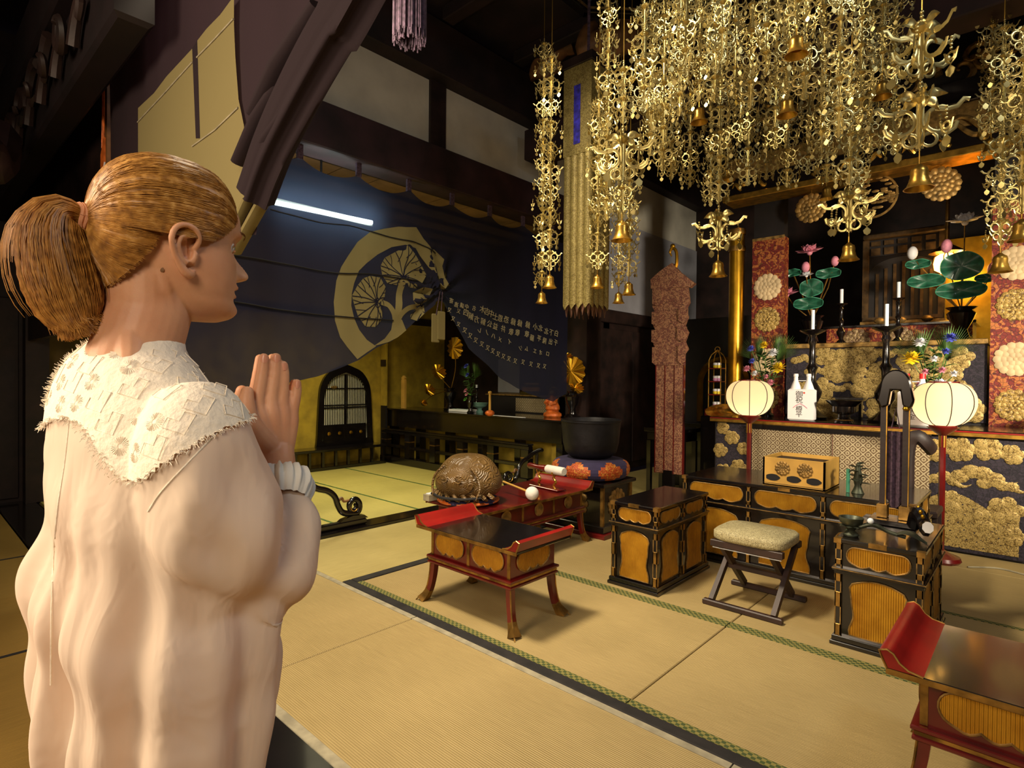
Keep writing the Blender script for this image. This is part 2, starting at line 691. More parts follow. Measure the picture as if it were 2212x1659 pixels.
def spline(pts, n):
    """Catmull-Rom through points (any dimension)"""
    P = np.array([list(p) for p in pts], float)
    P = np.vstack([2 * P[0] - P[1], P, 2 * P[-1] - P[-2]])
    out = []
    m = len(P) - 3
    for i in range(n):
        t = i / (n - 1) * m
        k = min(int(t), m - 1)
        t -= k
        a, b, c, d = P[k:k + 4]
        out.append(0.5 * ((2 * b) + (-a + c) * t + (2 * a - 5 * b + 4 * c - d) * t * t + (-a + 3 * b - 3 * c + d) * t ** 3))
    return out


mat('dye_pale', (176, 166, 128), 0.9)
for ch_, sz_ in (('御', 0.06), ('祝', 0.06), ('樽', 0.055), ('平', 0.055), ('上', 0.05), ('撰', 0.05), ('金', 0.05), ('に', 0.10), ('信', 0.10), ('心', 0.10)):
    text_mesh(ch_, sz_, 'ink_black')
for st_, sz_ in (('木吉中土恩恐縁小北下白', 0.088), ('四解方公益井敬藤平隆出千', 0.082), ('レノハメイシムエオロ', 0.070), ('又', 0.066), ('寄進講中名', 0.06), ('又', 0.055)):
    for ch_ in st_:
        text_mesh(ch_, sz_, 'dye_pale', depth=0.001)


# ================================================================== THE PRAYING WOMAN
WU, WD = -0.525, 0.85
wloc = R0 * WU + Vector((-math.sin(YAW), math.cos(YAW), 0)) * WD
woman = thing('person', 'blonde person with a ponytail in a white embroidered blouse, hands pressed together in prayer', 'person', (wloc.x, wloc.y, 0.0), YAW)
W2L = (Matrix.Translation(woman.location) @ Matrix.Rotation(YAW, 4, 'Z')).inverted()


def Lp(px, py, d):
    """photo pixel at depth d -> woman's local point (x right, y away, z up)"""
    return W2L @ atD(px, py, d)


def m_skin():
    N = NB('skin')
    co = N.coord()
    nz = N.n('ShaderNodeTexNoise', i_Scale=16.0, i_Detail=5.0)
    N.l(co, nz.inputs['Vector'])
    r = N.ramp([(0.3, rgb(206, 148, 112)), (0.7, rgb(224, 170, 132))])
    N.l(nz.outputs['Fac'], r.inputs[0])
    gm = N.n('ShaderNodeVectorMath', operation='DISTANCE')
    N.l(co, gm.inputs[0])
    MATS['_lip'] = gm
    rr = N.ramp([(0.0, (1, 1, 1, 1)), (1.0, (0, 0, 0, 1))])
    mr = N.n('ShaderNodeMapRange', i_1=0.010, i_2=0.021)
    N.l(gm.outputs['Value'], mr.inputs[0])
    N.l(mr.outputs[0], rr.inputs[0])
    mx = N.n('ShaderNodeMix', data_type='RGBA')
    N.l(rr.outputs[0], mx.inputs[0])
    N.l(r.outputs[0], mx.inputs[6])
    mx.inputs[7].default_value = rgb(196, 116, 100)
    N.l(mx.outputs[2], N.b.inputs['Base Color'])
    N.b.inputs['Roughness'].default_value = 0.5
    N.b.inputs['Subsurface Weight'].default_value = 0.25
    N.b.inputs['Subsurface Radius'].default_value = (0.02, 0.008, 0.004)
    N.b.inputs['Subsurface Scale'].default_value = 0.4
    n2 = N.n('ShaderNodeTexNoise', i_Scale=260.0, i_Detail=3.0)
    N.l(co, n2.inputs['Vector'])
    N.bump(n2.outputs['Fac'], 0.12, 0.002)
    MATS['skin'] = N.m


m_skin()


def m_hair():
    N = NB('hair_blonde')
    co = N.coord((1, 1, 1))
    nz = N.n('ShaderNodeTexNoise', i_Scale=90.0, i_Detail=4.0)
    N.l(co, nz.inputs['Vector'])
    r = N.ramp([(0.3, rgb(138, 92, 40)), (0.55, rgb(180, 128, 56)), (0.75, rgb(210, 162, 88))])
    N.l(nz.outputs['Fac'], r.inputs[0])
    N.l(r.outputs[0], N.b.inputs['Base Color'])
    N.b.inputs['Roughness'].default_value = 0.46
    N.b.inputs['Specular IOR Level'].default_value = 0.6
    MATS['hair_blonde'] = N.m


m_hair()
mat('trouser_beige', (212, 178, 142), 0.85, bump=0.2, bscale=200)
mat('lace_white', (242, 232, 214), 0.9, bump=0.35, bscale=90)
mat('eye_white', (226, 222, 216), 0.25)
mat('eye_iris', (70, 90, 96), 0.2)
mat('brow_hair', (128, 92, 58), 0.7)

TH = math.radians(46.5)
HF = Vector((math.cos(TH), math.sin(TH), 0))
HR = Vector((math.sin(TH), -math.cos(TH), 0))
HO = Lp(356, 550, 0.86)                       # middle of the head at ear height


def hp(f, r, h): return HO + HF * f + HR * r + Vector((0, 0, h * 0.95 + 0.010))


HT = [(-0.1120, 0.0740, 0.0200, 0.0160), (-0.1060, 0.0900, 0.0060, 0.0320), (-0.0980, 0.0975, -0.0098, 0.0430), (-0.0880, 0.0985, -0.0245, 0.0510), (-0.0760, 0.0955, -0.0368, 0.0570), (-0.0640, 0.0955, -0.0458, 0.0625), (-0.0500, 0.0970, -0.0540, 0.0670), (-0.0360, 0.0965, -0.0613, 0.0705), (-0.0200, 0.0955, -0.0686, 0.0725),
      (0.0000, 0.0945, -0.0751, 0.0735), (0.0200, 0.0985, -0.0792, 0.0745), (0.0350, 0.1035, -0.0808, 0.0755), (0.0600, 0.1015, -0.0808, 0.0755), (0.0850, 0.0890, -0.0760, 0.0700), (0.1050, 0.0700, -0.0654, 0.0595), (0.1180, 0.0460, -0.0466, 0.0430), (0.1260, 0.0160, -0.0229, 0.0180)]
hs = np.array([r[0] for r in HT])


def head_tab(h):
    h = min(max(h, hs[0]), hs[-1])
    i = min(int(np.searchsorted(hs, h, 'right')) - 1, len(HT) - 2)
    i = max(i, 0)
    a, b = HT[i], HT[i + 1]
    t = (h - a[0]) / (b[0] - a[0])
    p = HT[max(i - 1, 0)]
    n = HT[min(i + 2, len(HT) - 1)]
    out = []
    for k in (1, 2, 3):
        m0 = (b[k] - p[k]) / max(1e-6, b[0] - p[0]) * (b[0] - a[0])
        m1 = (n[k] - a[k]) / max(1e-6, n[0] - a[0]) * (b[0] - a[0])
        out.append((2 * t ** 3 - 3 * t * t + 1) * a[k] + (t ** 3 - 2 * t * t + t) * m0 + (-2 * t ** 3 + 3 * t * t) * b[k] + (t ** 3 - t * t) * m1)
    return out


NT = [(-0.046, 0.0), (-0.0425, 0.002), (-0.0400, 0.012), (-0.0365, 0.0215), (-0.0315, 0.0268), (-0.0265, 0.0268), (-0.0225, 0.0245), (-0.016, 0.0205), (-0.006, 0.012), (0.004, 0.005), (0.012, 0.003), (0.03, 0.0)]


def lerp_tab(T, h):
    if h <= T[0][0] or h >= T[-1][0]:
        return 0.0
    for (a, b), (c, d) in zip(T, T[1:]):
        if a <= h <= c:
            return b + (d - b) * (h - a) / (c - a)
    return 0.0


def gs(x, s): return math.exp(-(x / s) ** 2)


def face_disp(r, h):
    d = lerp_tab(NT, h) * gs(r, 0.0065 + 0.0075 * gs(h + 0.032, 0.014))
    ar = abs(r)
    d += 0.010 * gs(ar - 0.0125, 0.0055) * gs(h + 0.034, 0.0065)          # wings of the nose
    d += 0.0095 * gs(h + 0.0520, 0.0052) * gs(r, 0.019)                     # lips
    d -= 0.0065 * gs(h + 0.0595, 0.0028) * gs(r, 0.021)
    d += 0.0085 * gs(h + 0.0670, 0.0046) * gs(r, 0.017)
    d -= 0.0055 * gs(h + 0.0765, 0.006) * gs(r, 0.022)
    d += 0.0045 * gs(h + 0.091, 0.010) * gs(r, 0.018)                       # chin
    d -= 0.0125 * gs(ar - 0.033, 0.015) * gs(h - 0.010, 0.0115)            # eye sockets
    d += 0.0040 * gs(ar - 0.028, 0.022) * gs(h - 0.031, 0.007)             # brow
    d += 0.0085 * gs(ar - 0.032, 0.0105) * gs(h - 0.0105, 0.0075)          # closed-in eyeball / lids
    d += 0.0030 * gs(ar - 0.046, 0.018) * gs(h + 0.018, 0.016)             # cheek
    return d


body = MB()
NPH, NH = 140, 120


def headfn(u, v):
    h = -0.112 + 0.238 * v
    ff, fb, wd = head_tab(h)
    a = 2 * PI * u
    c, s = math.cos(a), math.sin(a)
    fc = (ff + fb) / 2
    if c > 0:
        f = fc + (ff - fc) * abs(c) ** 0.80
        r = wd * math.copysign(abs(s) ** 0.92, s)
    else:
        f = fc + (fc - fb) * -(abs(c) ** 0.95)
        r = wd * math.copysign(abs(s) ** 0.95, s)
    if c > 0:
        f += face_disp(r, h) * min(1, c * 2.2)
    return hp(f, r, h)


b0 = len(body.v)
body.grid(headfn, NPH, NH, True)
body.f.append(tuple(b0 + k for k in reversed(range(NPH))))
body.f.append(tuple(b0 + (NH - 1) * NPH + k for k in range(NPH)))
# neck
nb = [hp(-0.022, 0, -0.01), hp(-0.020, 0, -0.06), hp(-0.020, 0, -0.10), hp(-0.030, 0, -0.14), hp(-0.040, 0, -0.175), hp(-0.045, 0, -0.215)]
body.tube([tuple(p) for p in nb], [0.056, 0.056, 0.056, 0.057, 0.058, 0.06], 28)
for s_ in (1, -1):                              # neck muscles, trapezius
    body.tube([tuple(hp(-0.022, s_ * 0.052, -0.02)), tuple(hp(-0.012, s_ * 0.046, -0.07)), tuple(hp(0.0, s_ * 0.034, -0.125)), tuple(hp(0.008, s_ * 0.018, -0.175))], [0.010, 0.013, 0.013, 0.012], 10)
    body.tube([tuple(hp(-0.045, s_ * 0.016, -0.09)), tuple(hp(-0.050, s_ * 0.032, -0.145)), tuple(hp(-0.055, s_ * 0.055, -0.195)), tuple(hp(-0.055, s_ * 0.075, -0.24))], [0.022, 0.022, 0.020, 0.016], 12)
# ears
for s_ in (1, -1):
    e = lambda f, h, o=0.0: tuple(hp(f * 1.18 + 0.004, s_ * (0.0730 + o * 0.95 + max(0, h + 0.01) * 0.20), h - 0.017))
    hel = [e(0.010, 0.004, 0.0), e(0.014, 0.018, 0.004), e(0.010, 0.031, 0.008), e(-0.002, 0.0365, 0.011), e(-0.013, 0.031, 0.014), e(-0.018, 0.016, 0.016), e(-0.015, -0.002, 0.014), e(-0.008, -0.018, 0.010), e(0.000, -0.030, 0.006), e(0.007, -0.033, 0.003), e(0.010, -0.026, 0.0)]
    hel = [tuple(p) for p in spline(hel, 34)]
    body.tube(hel, [0.0042] * 22 + [0.0046, 0.005, 0.0055, 0.006, 0.0064, 0.0066, 0.0066, 0.006, 0.0055, 0.005, 0.0045, 0.004], 9)
    body.tube([tuple(p) for p in spline([e(0.004, 0.022, 0.006), e(-0.006, 0.020, 0.009), e(-0.009, 0.006, 0.010), e(-0.004, -0.010, 0.008), e(0.003, -0.016, 0.006)], 16)], 0.0036, 8)
    body.tube([e(0.012, 0.0, 0.003), e(0.010, -0.008, 0.005), e(0.008, -0.016, 0.003)], 0.0045, 8)
    # shell behind the rim
    body.tube([e(-0.004, 0.026, -0.001), e(-0.006, 0.010, 0.000), e(-0.003, -0.010, -0.001), e(0.003, -0.026, -0.001)], [0.008, 0.0105, 0.009, 0.006], 10, flat=0.25, up=tuple(HF))

# ---- torso frame
TT = math.radians(58)
TF = Vector((math.cos(TT), math.sin(TT), 0))
TR = Vector((math.sin(TT), -math.cos(TT), 0))
NB_ = hp(-0.042, 0, -0.20)                      # base of the neck


def tsec(y, l, r, d=0.85):
    a, b = Lp(l, y, d), Lp(r, y, d)
    return ((a.x + b.x) / 2, (a.x + b.x) / 2 * 0 + 0.0, a.z)


SEC = [  # photo row, left edge, right edge, half depth, half width
    (1690, 112, 560, 0.125, 0.19), (1600, 96, 578, 0.132, 0.198), (1500, 84, 597, 0.138, 0.203), (1400, 81, 600, 0.14, 0.205), (1300, 80, 592, 0.14, 0.20), (1200, 90, 585, 0.137, 0.19), (1100, 106, 578, 0.132, 0.18), (1000, 117, 548, 0.124, 0.174), (940, 112, 522, 0.116, 0.172), (880, 110, 485, 0.104, 0.170), (830, 122, 448, 0.088, 0.155), (795, 142, 425, 0.075, 0.125), (765, 172, 398, 0.066, 0.095), (745, 198, 396, 0.060, 0.078), (731, 214, 394, 0.057, 0.068)]
blouse = MB()
n = 64
for (y, l, r, a_, b_) in SEC:
    E = math.sqrt((a_ * math.cos(TT - 0.553)) ** 2 + (b_ * math.sin(TT - 0.553)) ** 2)
    A, B = Lp(l, y, 0.85), Lp(r, y, 0.85)
    cx, z = (A.x + B.x) / 2, A.z
    k = (B.x - A.x) / 2 * 0.851 / E
    for j in range(n):
        ph = 2 * PI * j / n
        p = Vector((cx, 0, z)) + TF * (a_ * k * math.cos(ph)) + TR * (b_ * k * math.sin(ph))
        blouse.v.append(tuple(p))
m_ = len(SEC)
for i in range(m_ - 1):
    for j in range(n):
        q = (j + 1) % n
        blouse.f.append((i * n + j, i * n + q, (i + 1) * n + q, (i + 1) * n + j))
blouse.f.append(tuple(reversed(range(n))))
blouse.f.append(tuple((m_ - 1) * n + j for j in range(n)))
# right sleeve (near) and left sleeve (far)
SL = [(415, 868, 0.79, 0.048), (424, 925, 0.775, 0.066), (434, 1005, 0.77, 0.078), (455, 1092, 0.775, 0.083), (492, 1172, 0.79, 0.081), (535, 1228, 0.81, 0.069), (576, 1232, 0.83, 0.058), (607, 1190, 0.85, 0.050), (617, 1142, 0.87, 0.045), (613, 1098, 0.89, 0.038), (607, 1072, 0.905, 0.034)]
rp = [Lp(x, y, d) for x, y, d, r in SL]
P = spline([tuple(p) + (s[3],) for p, s in zip(rp, SL)], 40)
blouse.tube([tuple(p[:3]) for p in P], [p[3] for p in P], 22)
ctr = Vector((Lp(340, 1000, 0.85).x, 0, 0))


def mirr(p):
    v = Vector(p) - Vector((ctr.x, 0, 0))
    s = v.dot(TR)
    return tuple(Vector(p) - TR * (2 * s))


blouse.tube([mirr(p[:3]) for p in P], [p[3] for p in P], 22)
bme = remeshed(blouse, 0.005, 5, 0.5)
nv = len(bme.vertices)
co = np.zeros(nv * 3)
bme.vertices.foreach_get('co', co)
co = co.reshape(-1, 3)
no = np.zeros(nv * 3)
bme.vertices.foreach_get('normal', no)
no = no.reshape(-1, 3)
# folds in the cloth
cxl = ctr.x
fa = (co[:, 0] - cxl) * TF.x + co[:, 1] * TF.y
fr = (co[:, 0] - cxl) * TR.x + co[:, 1] * TR.y
zz = co[:, 2]
ang = np.arctan2(fr, fa)
sleeve = np.zeros(nv)
SP = np.array([p[:3] for p in P])
dmin = np.sqrt(((co[:, None, :] - SP[None, :, :]) ** 2).sum(2)).min(1)
SPm = np.array([mirr(p[:3]) for p in P])
dmin2 = np.sqrt(((co[:, None, :] - SPm[None, :, :]) ** 2).sum(2)).min(1)
torso_r = np.sqrt((fa / 0.15) ** 2 + (fr / 0.195) ** 2)
isl = np.clip((torso_r - 1.02) / 0.12, 0, 1) * (zz < 1.36)
low = np.clip((1.30 - zz) / 0.30, 0, 1)
disp = (1 - isl) * low * (0.0105 * np.sin(9 * ang + 1.2 + 2.5 * zz) + 0.0065 * np.sin(17 * ang + 5 * zz) + 0.005 * np.sin(5 * ang - 16 * zz))
# diagonal pull folds from the under-arm
dg = (zz - 1.12) * 0.8 + fr * 0.75
disp += (1 - isl) * 0.008 * np.sin(46 * dg + 3 * ang) * np.exp(-((zz - 1.10) / 0.16) ** 2)
disp += isl * (0.0085 * np.sin(60 * (fr * 0.5 + fa * 0.9 - zz * 0.35)) + 0.004 * np.sin(38 * (zz + fa)))
nzv = np.array([noise.noise(Vector(c) * 11.0) for c in co])
disp += 0.006 * nzv * np.clip((1.38 - zz) / 0.1, 0.15, 1)
co2 = co + no * disp[:, None]
bme.vertices.foreach_set('co', co2.ravel())
bme.materials.clear()
bme.materials.append(MATS['blouse_cotton'])
bme.polygons.foreach_set('use_smooth', [True] * len(bme.polygons))
bme.update()
bo = place(bme, 'blouse', woman, label='loose white cotton blouse with balloon sleeves')
# seams: back placket and drop-shoulder seam
def on_blouse(p, dr):
    ok, loc, nrm, idx = bo.ray_cast(Vector(p), Vector(dr))
    return (loc, nrm) if ok else (None, None)


bpy.context.view_layer.update()
camL = W2L @ CAM


def pick(px, py):
    """point of the blouse seen at a photo pixel"""
    d = (Lp(px, py, 1.0) - camL).normalized()
    ok, loc, nrm, idx = bo.ray_cast(camL, d)
    return (loc, nrm) if ok else (None, None)


def seam(pts, name, r=0.0009):
    path = []
    for p in spline(pts, 40):
        l, nn = pick(p[0], p[1])
        if l is not None:
            path.append(tuple(l + nn * 0.0003))
    if len(path) > 3:
        MB().tube(path, r, 6).build(name, 'lace_white', bo)


seam([(478, 925), (420, 985), (350, 1060), (320, 1105)], 'shoulder_seam', 0.0013)
seam([(150, 905), (140, 1000), (122, 1120), (112, 1300), (110, 1480)], 'back_seam')
seam([(285, 955), (276, 985), (270, 1010)], 'pleat', 0.001)

# ---- embroidered yoke: the shoulder part of the blouse, raised and frayed at its edge
bm = bmesh.new()
bm.from_mesh(bme)
bm.verts.ensure_lookup_table()
fwd_a = np.arctan2(fr, fa)


def yoke(i):
    z, a = zz[i], fwd_a[i]
    cut = 1.338 - (0.075 if a > 0 else 0.02) * math.exp(-((abs(a) - 2.25) / 0.42) ** 2) - 0.07 * math.exp(-(a / 0.6) ** 2)
    if isl[i] > 0.5 and z < 1.30:
        return False
    return z > cut


keep = [yoke(i) for i in range(nv)]
for v in bm.verts:
    v.co += v.normal * 0.0045
bmesh.ops.delete(bm, geom=[f for f in bm.faces if not all(keep[v.index] for v in f.verts)], context='FACES')
bmesh.ops.delete(bm, geom=[v for v in bm.verts if not v.link_faces], context='VERTS')
bnd = [(v.co.copy(), v.normal.copy()) for v in bm.verts if v.is_boundary]
bm.normal_update()
surf = [(v.co.copy(), v.normal.copy()) for v in bm.verts]
ym = bpy.data.meshes.new('yoke')
bm.to_mesh(ym)
bm.free()
ym.materials.clear()
ym.materials.append(MATS['lace_white'])
yo = place(ym, 'embroidered_yoke', woman, label='white embroidered yoke with frayed edge')
rn = random.Random(21)
fring = MB()
for c, nn in bnd:
    if c.z > 1.425:
        continue
    for q in range(3):
        d = (nn * rn.uniform(0.3, 1.0) + Vector((rn.uniform(-0.4, 0.4), rn.uniform(-0.4, 0.4), rn.uniform(-0.9, 0.2)))).normalized()
        L_ = rn.uniform(0.003, 0.007)
        s = c + Vector((rn.uniform(-0.003, 0.003),) * 3)
        fring.tube([tuple(s), tuple(s + d * L_ * 0.6), tuple(s + d * L_ + Vector((0, 0, -0.001)))], [0.0005, 0.00045, 0.0003], 3)
# frayed outline along collar front and left shoulder
for pts in ([(336, 732), (380, 765), (430, 800), (480, 850), (520, 905), (550, 960), (566, 1010)], [(205, 745), (165, 775), (135, 810), (115, 850), (110, 880)]):
    for p in spline(pts, 150):
        best = min(surf, key=lambda s: (s[0] - Lp(p[0], p[1], 0.85 + (0.05 if p[0] > 330 else 0.0))).length)
        c, nn = best
        for q in range(2):
            d = (nn + Vector((rn.uniform(-0.5, 0.5), rn.uniform(-0.3, 0.3), rn.uniform(-0.3, 0.6)))).normalized()
            L_ = rn.uniform(0.003, 0.009)
            s = c + Vector((rn.uniform(-0.003, 0.003), rn.uniform(-0.003, 0.003), rn.uniform(-0.003, 0.003)))
            fring.tube([tuple(s), tuple(s + d * L_)], [0.0005, 0.0003], 3)
fring.build('frayed_fringe', 'lace_white', yo, kind='stuff')
# star tufts and stepped squares
chosen = []
rn.shuffle(surf)
for c, nn in surf:
    if len(chosen) > 110:
        break
    if c.z < 1.436 and all((c - q[0]).length > 0.031 for q in chosen) and all((c - q[0]).length > 0.022 for q in bnd[::3]):
        chosen.append((c, nn))
for k, (c, nn) in enumerate(chosen):
    e1 = nn.cross(Vector((0.3, 0.2, 1))).normalized()
    e2 = nn.cross(e1)
    mb = MB()
    if k % 2 == 0:
        for q in range(26):
            a = 2 * PI * q / 26
            d = e1 * math.cos(a) + e2 * math.sin(a)
            mb.tube([tuple(c + d * 0.003 + nn * 0.0002), tuple(c + d * (0.009 + 0.002 * (q % 2)) + nn * 0.0002), tuple(c + d * 0.0125 + nn * -0.0006)], [0.0004, 0.0006, 0.0004], 3)
        mb.build('star_tuft', 'lace_white', yo)
    else:
        s_ = 0.014
        pts = [c + e1 * (x * s_) + e2 * (y * s_) - nn * 0.0001 for x, y in ((-1, -1), (0, -1), (0, 0), (1, 0), (1, 1), (-1, 1), (-1, -1))]
        mb.tube([tuple(p) for p in pts], 0.0006, 4)
        mb.build('stepped_square', 'lace_white', yo)

# cuff with gathered frill
wr = Lp(606, 1062, 0.908)
ax_ = (Lp(603, 985, 0.955) - Lp(606, 1100, 0.885)).normalized()
e1 = ax_.cross(Vector((0, 1, 0))).normalized()
e2 = ax_.cross(e1)
cu = MB()


def cuff(u, v):
    a = 2 * PI * u
    rr = 0.0385 + 0.009 * math.sin(PI * v) + (0.0028 * math.sin(19 * a) + 0.002 * math.sin(31 * a)) * (0.35 + v)
    if v > 0.96:
        rr -= 0.004
    return wr + ax_ * (0.056 * (v - 0.45)) + e1 * (rr * math.cos(a) * 1.05) + e2 * (rr * math.sin(a))


cu.grid(cuff, 120, 12, True)
cu.build('frilled_cuff', 'white_cloth', bo, ang=80)

# ---- forearms and hands (one skin with the head)
def hand(tr):
    """tr maps a local point (right hand) to where it goes"""
    J = lambda x, y, dd=0.0: tr(Lp(x, y, 0.958 + (x - 600) * 0.00055 + dd))
    fa_ = spline([tuple(tr(Lp(585, 1200, 0.84))) + (0.030,), tuple(tr(Lp(600, 1150, 0.865))) + (0.033,), tuple(tr(Lp(603, 1065, 0.905))) + (0.0315,), tuple(tr(Lp(602, 1010, 0.940))) + (0.0270,), tuple(J(600, 978)) + (0.0262,)], 18)
    body.tube([tuple(p[:3]) for p in fa_], [p[3] for p in fa_], 20)
    fingers = [([(590, 975), (562, 905), (556, 872), (562, 832), (567, 800), (570, 773)], [0.020, 0.0160, 0.0112, 0.0102, 0.0095, 0.0084]),
               ([(597, 975), (588, 900), (586, 862), (592, 822), (595, 795), (596, 772)], [0.020, 0.0168, 0.0112, 0.0103, 0.0096, 0.0084]),
               ([(604, 975), (610, 902), (610, 868), (612, 834), (613, 808), (612, 789)], [0.020, 0.0160, 0.0108, 0.0097, 0.0091, 0.0078]),
               ([(610, 978), (626, 915), (631, 888), (637, 862), (640, 842), (641, 828)], [0.018, 0.0145, 0.0108, 0.0096, 0.0090, 0.0076])]
    tips = []
    for pts, rad in fingers:
        q = [J(*p) for p in pts]
        P_ = spline([tuple(a) + (r,) for a, r in zip(q, rad)], 22)
        end = Vector(P_[-1][:3]) + (Vector(P_[-1][:3]) - Vector(P_[-2][:3])).normalized() * 0.0045
        dd_ = (end - Vector(P_[-1][:3])).normalized()
        body.tube([tuple(p[:3]) for p in P_] + [tuple(Vector(P_[-1][:3]) + dd_ * q_) for q_ in (0.003, 0.0055, 0.0072)], [p[3] for p in P_] + [P_[-1][3] * w_ for w_ in (0.92, 0.68, 0.3)], 14)
        tips.append((Vector(P_[-1][:3]), Vector(P_[-1][:3]) - Vector(P_[-4][:3])))
    q = [J(585, 968, -0.004), J(556, 940, -0.010), J(538, 905, -0.013), J(532, 872, -0.012), J(534, 846, -0.010)]
    P_ = spline([tuple(a) + (r,) for a, r in zip(q, [0.020, 0.019, 0.0145, 0.0128, 0.0100])], 20)
    end = Vector(P_[-1][:3]) + (Vector(P_[-1][:3]) - Vector(P_[-2][:3])).normalized() * 0.005
    dd_ = (end - Vector(P_[-1][:3])).normalized()
    body.tube([tuple(p[:3]) for p in P_] + [tuple(Vector(P_[-1][:3]) + dd_ * q_) for q_ in (0.0035, 0.0065, 0.0085)], [p[3] for p in P_] + [P_[-1][3] * w_ for w_ in (0.92, 0.68, 0.3)], 14)
    tips.append((Vector(P_[-1][:3]), Vector(P_[-1][:3]) - Vector(P_[-4][:3])))
    return tips


PN = Vector((math.sin(math.radians(30)), -math.cos(math.radians(30)), 0))        # back of the right hand faces this way
tips = hand(lambda p: p)
# far hand: reflected in the plane where the palms touch
pc = Lp(590, 900, 0.958) - PN * 0.0165


def reflect(p):
    p = Vector(p)
    return p - PN * (2 * (p - pc).dot(PN))


hand(reflect)
# hips, legs, feet and the hidden trunk
hip = Vector((ctr.x, 0, 0))
body.tube([tuple(NB_), tuple(NB_ + Vector((0.0, 0, -0.10))), (hip.x, 0, 1.15), (hip.x, 0, 0.95)], [0.045, 0.055, 0.08, 0.08], 20)
for s_ in (-1, 1):
    q = [hip + TR * (s_ * 0.07) + Vector((0, 0, z)) + TF * f for z, f in ((0.93, 0.0), (0.70, 0.010), (0.48, 0.01), (0.28, -0.015), (0.08, -0.01))]
    body.tube([tuple(p) for p in q], [0.065, 0.07, 0.056, 0.05, 0.036], 18)
    q = [hip + TR * (s_ * 0.095) + TF * f + Vector((0, 0, z)) for f, z in ((-0.05, 0.035), (0.04, 0.05), (0.12, 0.036), (0.17, 0.03))]
    body.tube([tuple(p) for p in q], [0.032, 0.042, 0.034, 0.022], 14)
body.v = [(x, y, max(z, 0.006)) for x, y, z in body.v]
bmsh = remeshed(body, 0.0023, 2, 0.4)
bmsh.materials.clear()
bmsh.materials.append(MATS['skin'])
bmsh.polygons.foreach_set('use_smooth', [True] * len(bmsh.polygons))
place(bmsh, 'body', woman)
lip = hp(0.097, 0, -0.0595)
MATS['_lip'].inputs[1].default_value = tuple(lip)
del MATS['_lip']
# nails
for k, (tp_, d) in enumerate(tips):
    d = d.normalized()
    nn = PN if k < 4 else (PN * 0.9 + Vector((-0.3, 0, 0))).normalized()
    nn = (nn - d * nn.dot(d)).normalized()
    sd = d.cross(nn)
    r_ = (0.0062, 0.0062, 0.0058, 0.005, 0.0068)[k]
    mb = MB()
    mb.grid(lambda u, v: tp_ - d * 0.002 + nn * (0.0092 - 0.0028 * (2 * u - 1) ** 2 - 0.0006 * v) + sd * (r_ * (2 * u - 1) * (0.8 + 0.2 * math.sin(PI * v))) + d * (0.0125 * (v - 0.55)), 9, 7)
    mb.build('fingernail', 'skin_nail', woman, ang=80)
# eye, lashes, brow
for s_ in (1, -1):
    MB().ball(tuple(hp(0.0768, s_ * 0.031, 0.0105)), 0.0116, 18, 12).build('eyeball', 'eye_white', woman)
    MB().ball(tuple(hp(0.0836, s_ * 0.0312, 0.0105)), 0.0058, 14, 10).build('iris', 'eye_iris', woman)
    for hh, fo in ((0.0155, 0.0), (0.0055, -0.001)):
        MB().tube([tuple(hp(0.0880 + fo, s_ * 0.0175, hh - 0.003)), tuple(hp(0.0905 + fo, s_ * 0.030, hh)), tuple(hp(0.0850 + fo, s_ * 0.044, hh - 0.003))], 0.0016, 6).build('eyelid_edge', 'skin', woman)
    br = MB()
    for q in range(34):
        u = q / 33
        r_ = s_ * (0.016 + 0.036 * u)
        h_ = 0.0295 + 0.005 * math.sin(PI * 0.75 * u)
        f_ = head_tab(h_)[0] * (1 - 0.34 * u ** 2.2) + 0.0055
        br.tube([tuple(hp(f_ + 0.0005, r_, h_ - 0.0015)), tuple(hp(f_ - 0.0035 * u, r_ + s_ * 0.004, h_ + 0.002))], 0.0004, 3)
    br.build('eyebrow', 'brow_hair', woman)
mb = MB()
mb.ball(tuple(hp(-0.020, 0.060, -0.045)), 0.0035, 8, 5, 1, 0.25, 1)
mb.build('mole', 'brow_hair', woman)

# ---- hair: cap combed back into a tied ponytail
HC = Vector((0.006, 0.0, 0.022))
TIE = Vector((-0.103, 0.0, 0.024))


def scalp(dv, off=0.0):
    d = dv.normalized()
    ah = 0.1115 if d.z > 0 else 0.118
    r = (abs(d.x / (0.099 if d.x < 0 else 0.1035)) ** 2.35 + abs(d.y / 0.0835) ** 2.35 + abs(d.z / ah) ** 2.35) ** (-1 / 2.35)
    return d * (r + off)


HL = [(0.084, 0.0, 0.090), (0.085, 0.025, 0.085), (0.0815, 0.046, 0.072), (0.079, 0.055, 0.046), (0.062, 0.066, 0.024), (0.036, 0.072, 0.006), (0.026, 0.0745, 0.022), (0.006, 0.077, 0.033), (-0.018, 0.077, 0.022), (-0.032, 0.073, -0.012), (-0.046, 0.066, -0.034), (-0.062, 0.052, -0.056), (-0.074, 0.028, -0.070), (-0.078, 0.0, -0.074)]
HL = [Vector(p) for p in HL]
full = HL + [Vector((p.x, -p.y, p.z)) for p in reversed(HL[1:-1])]


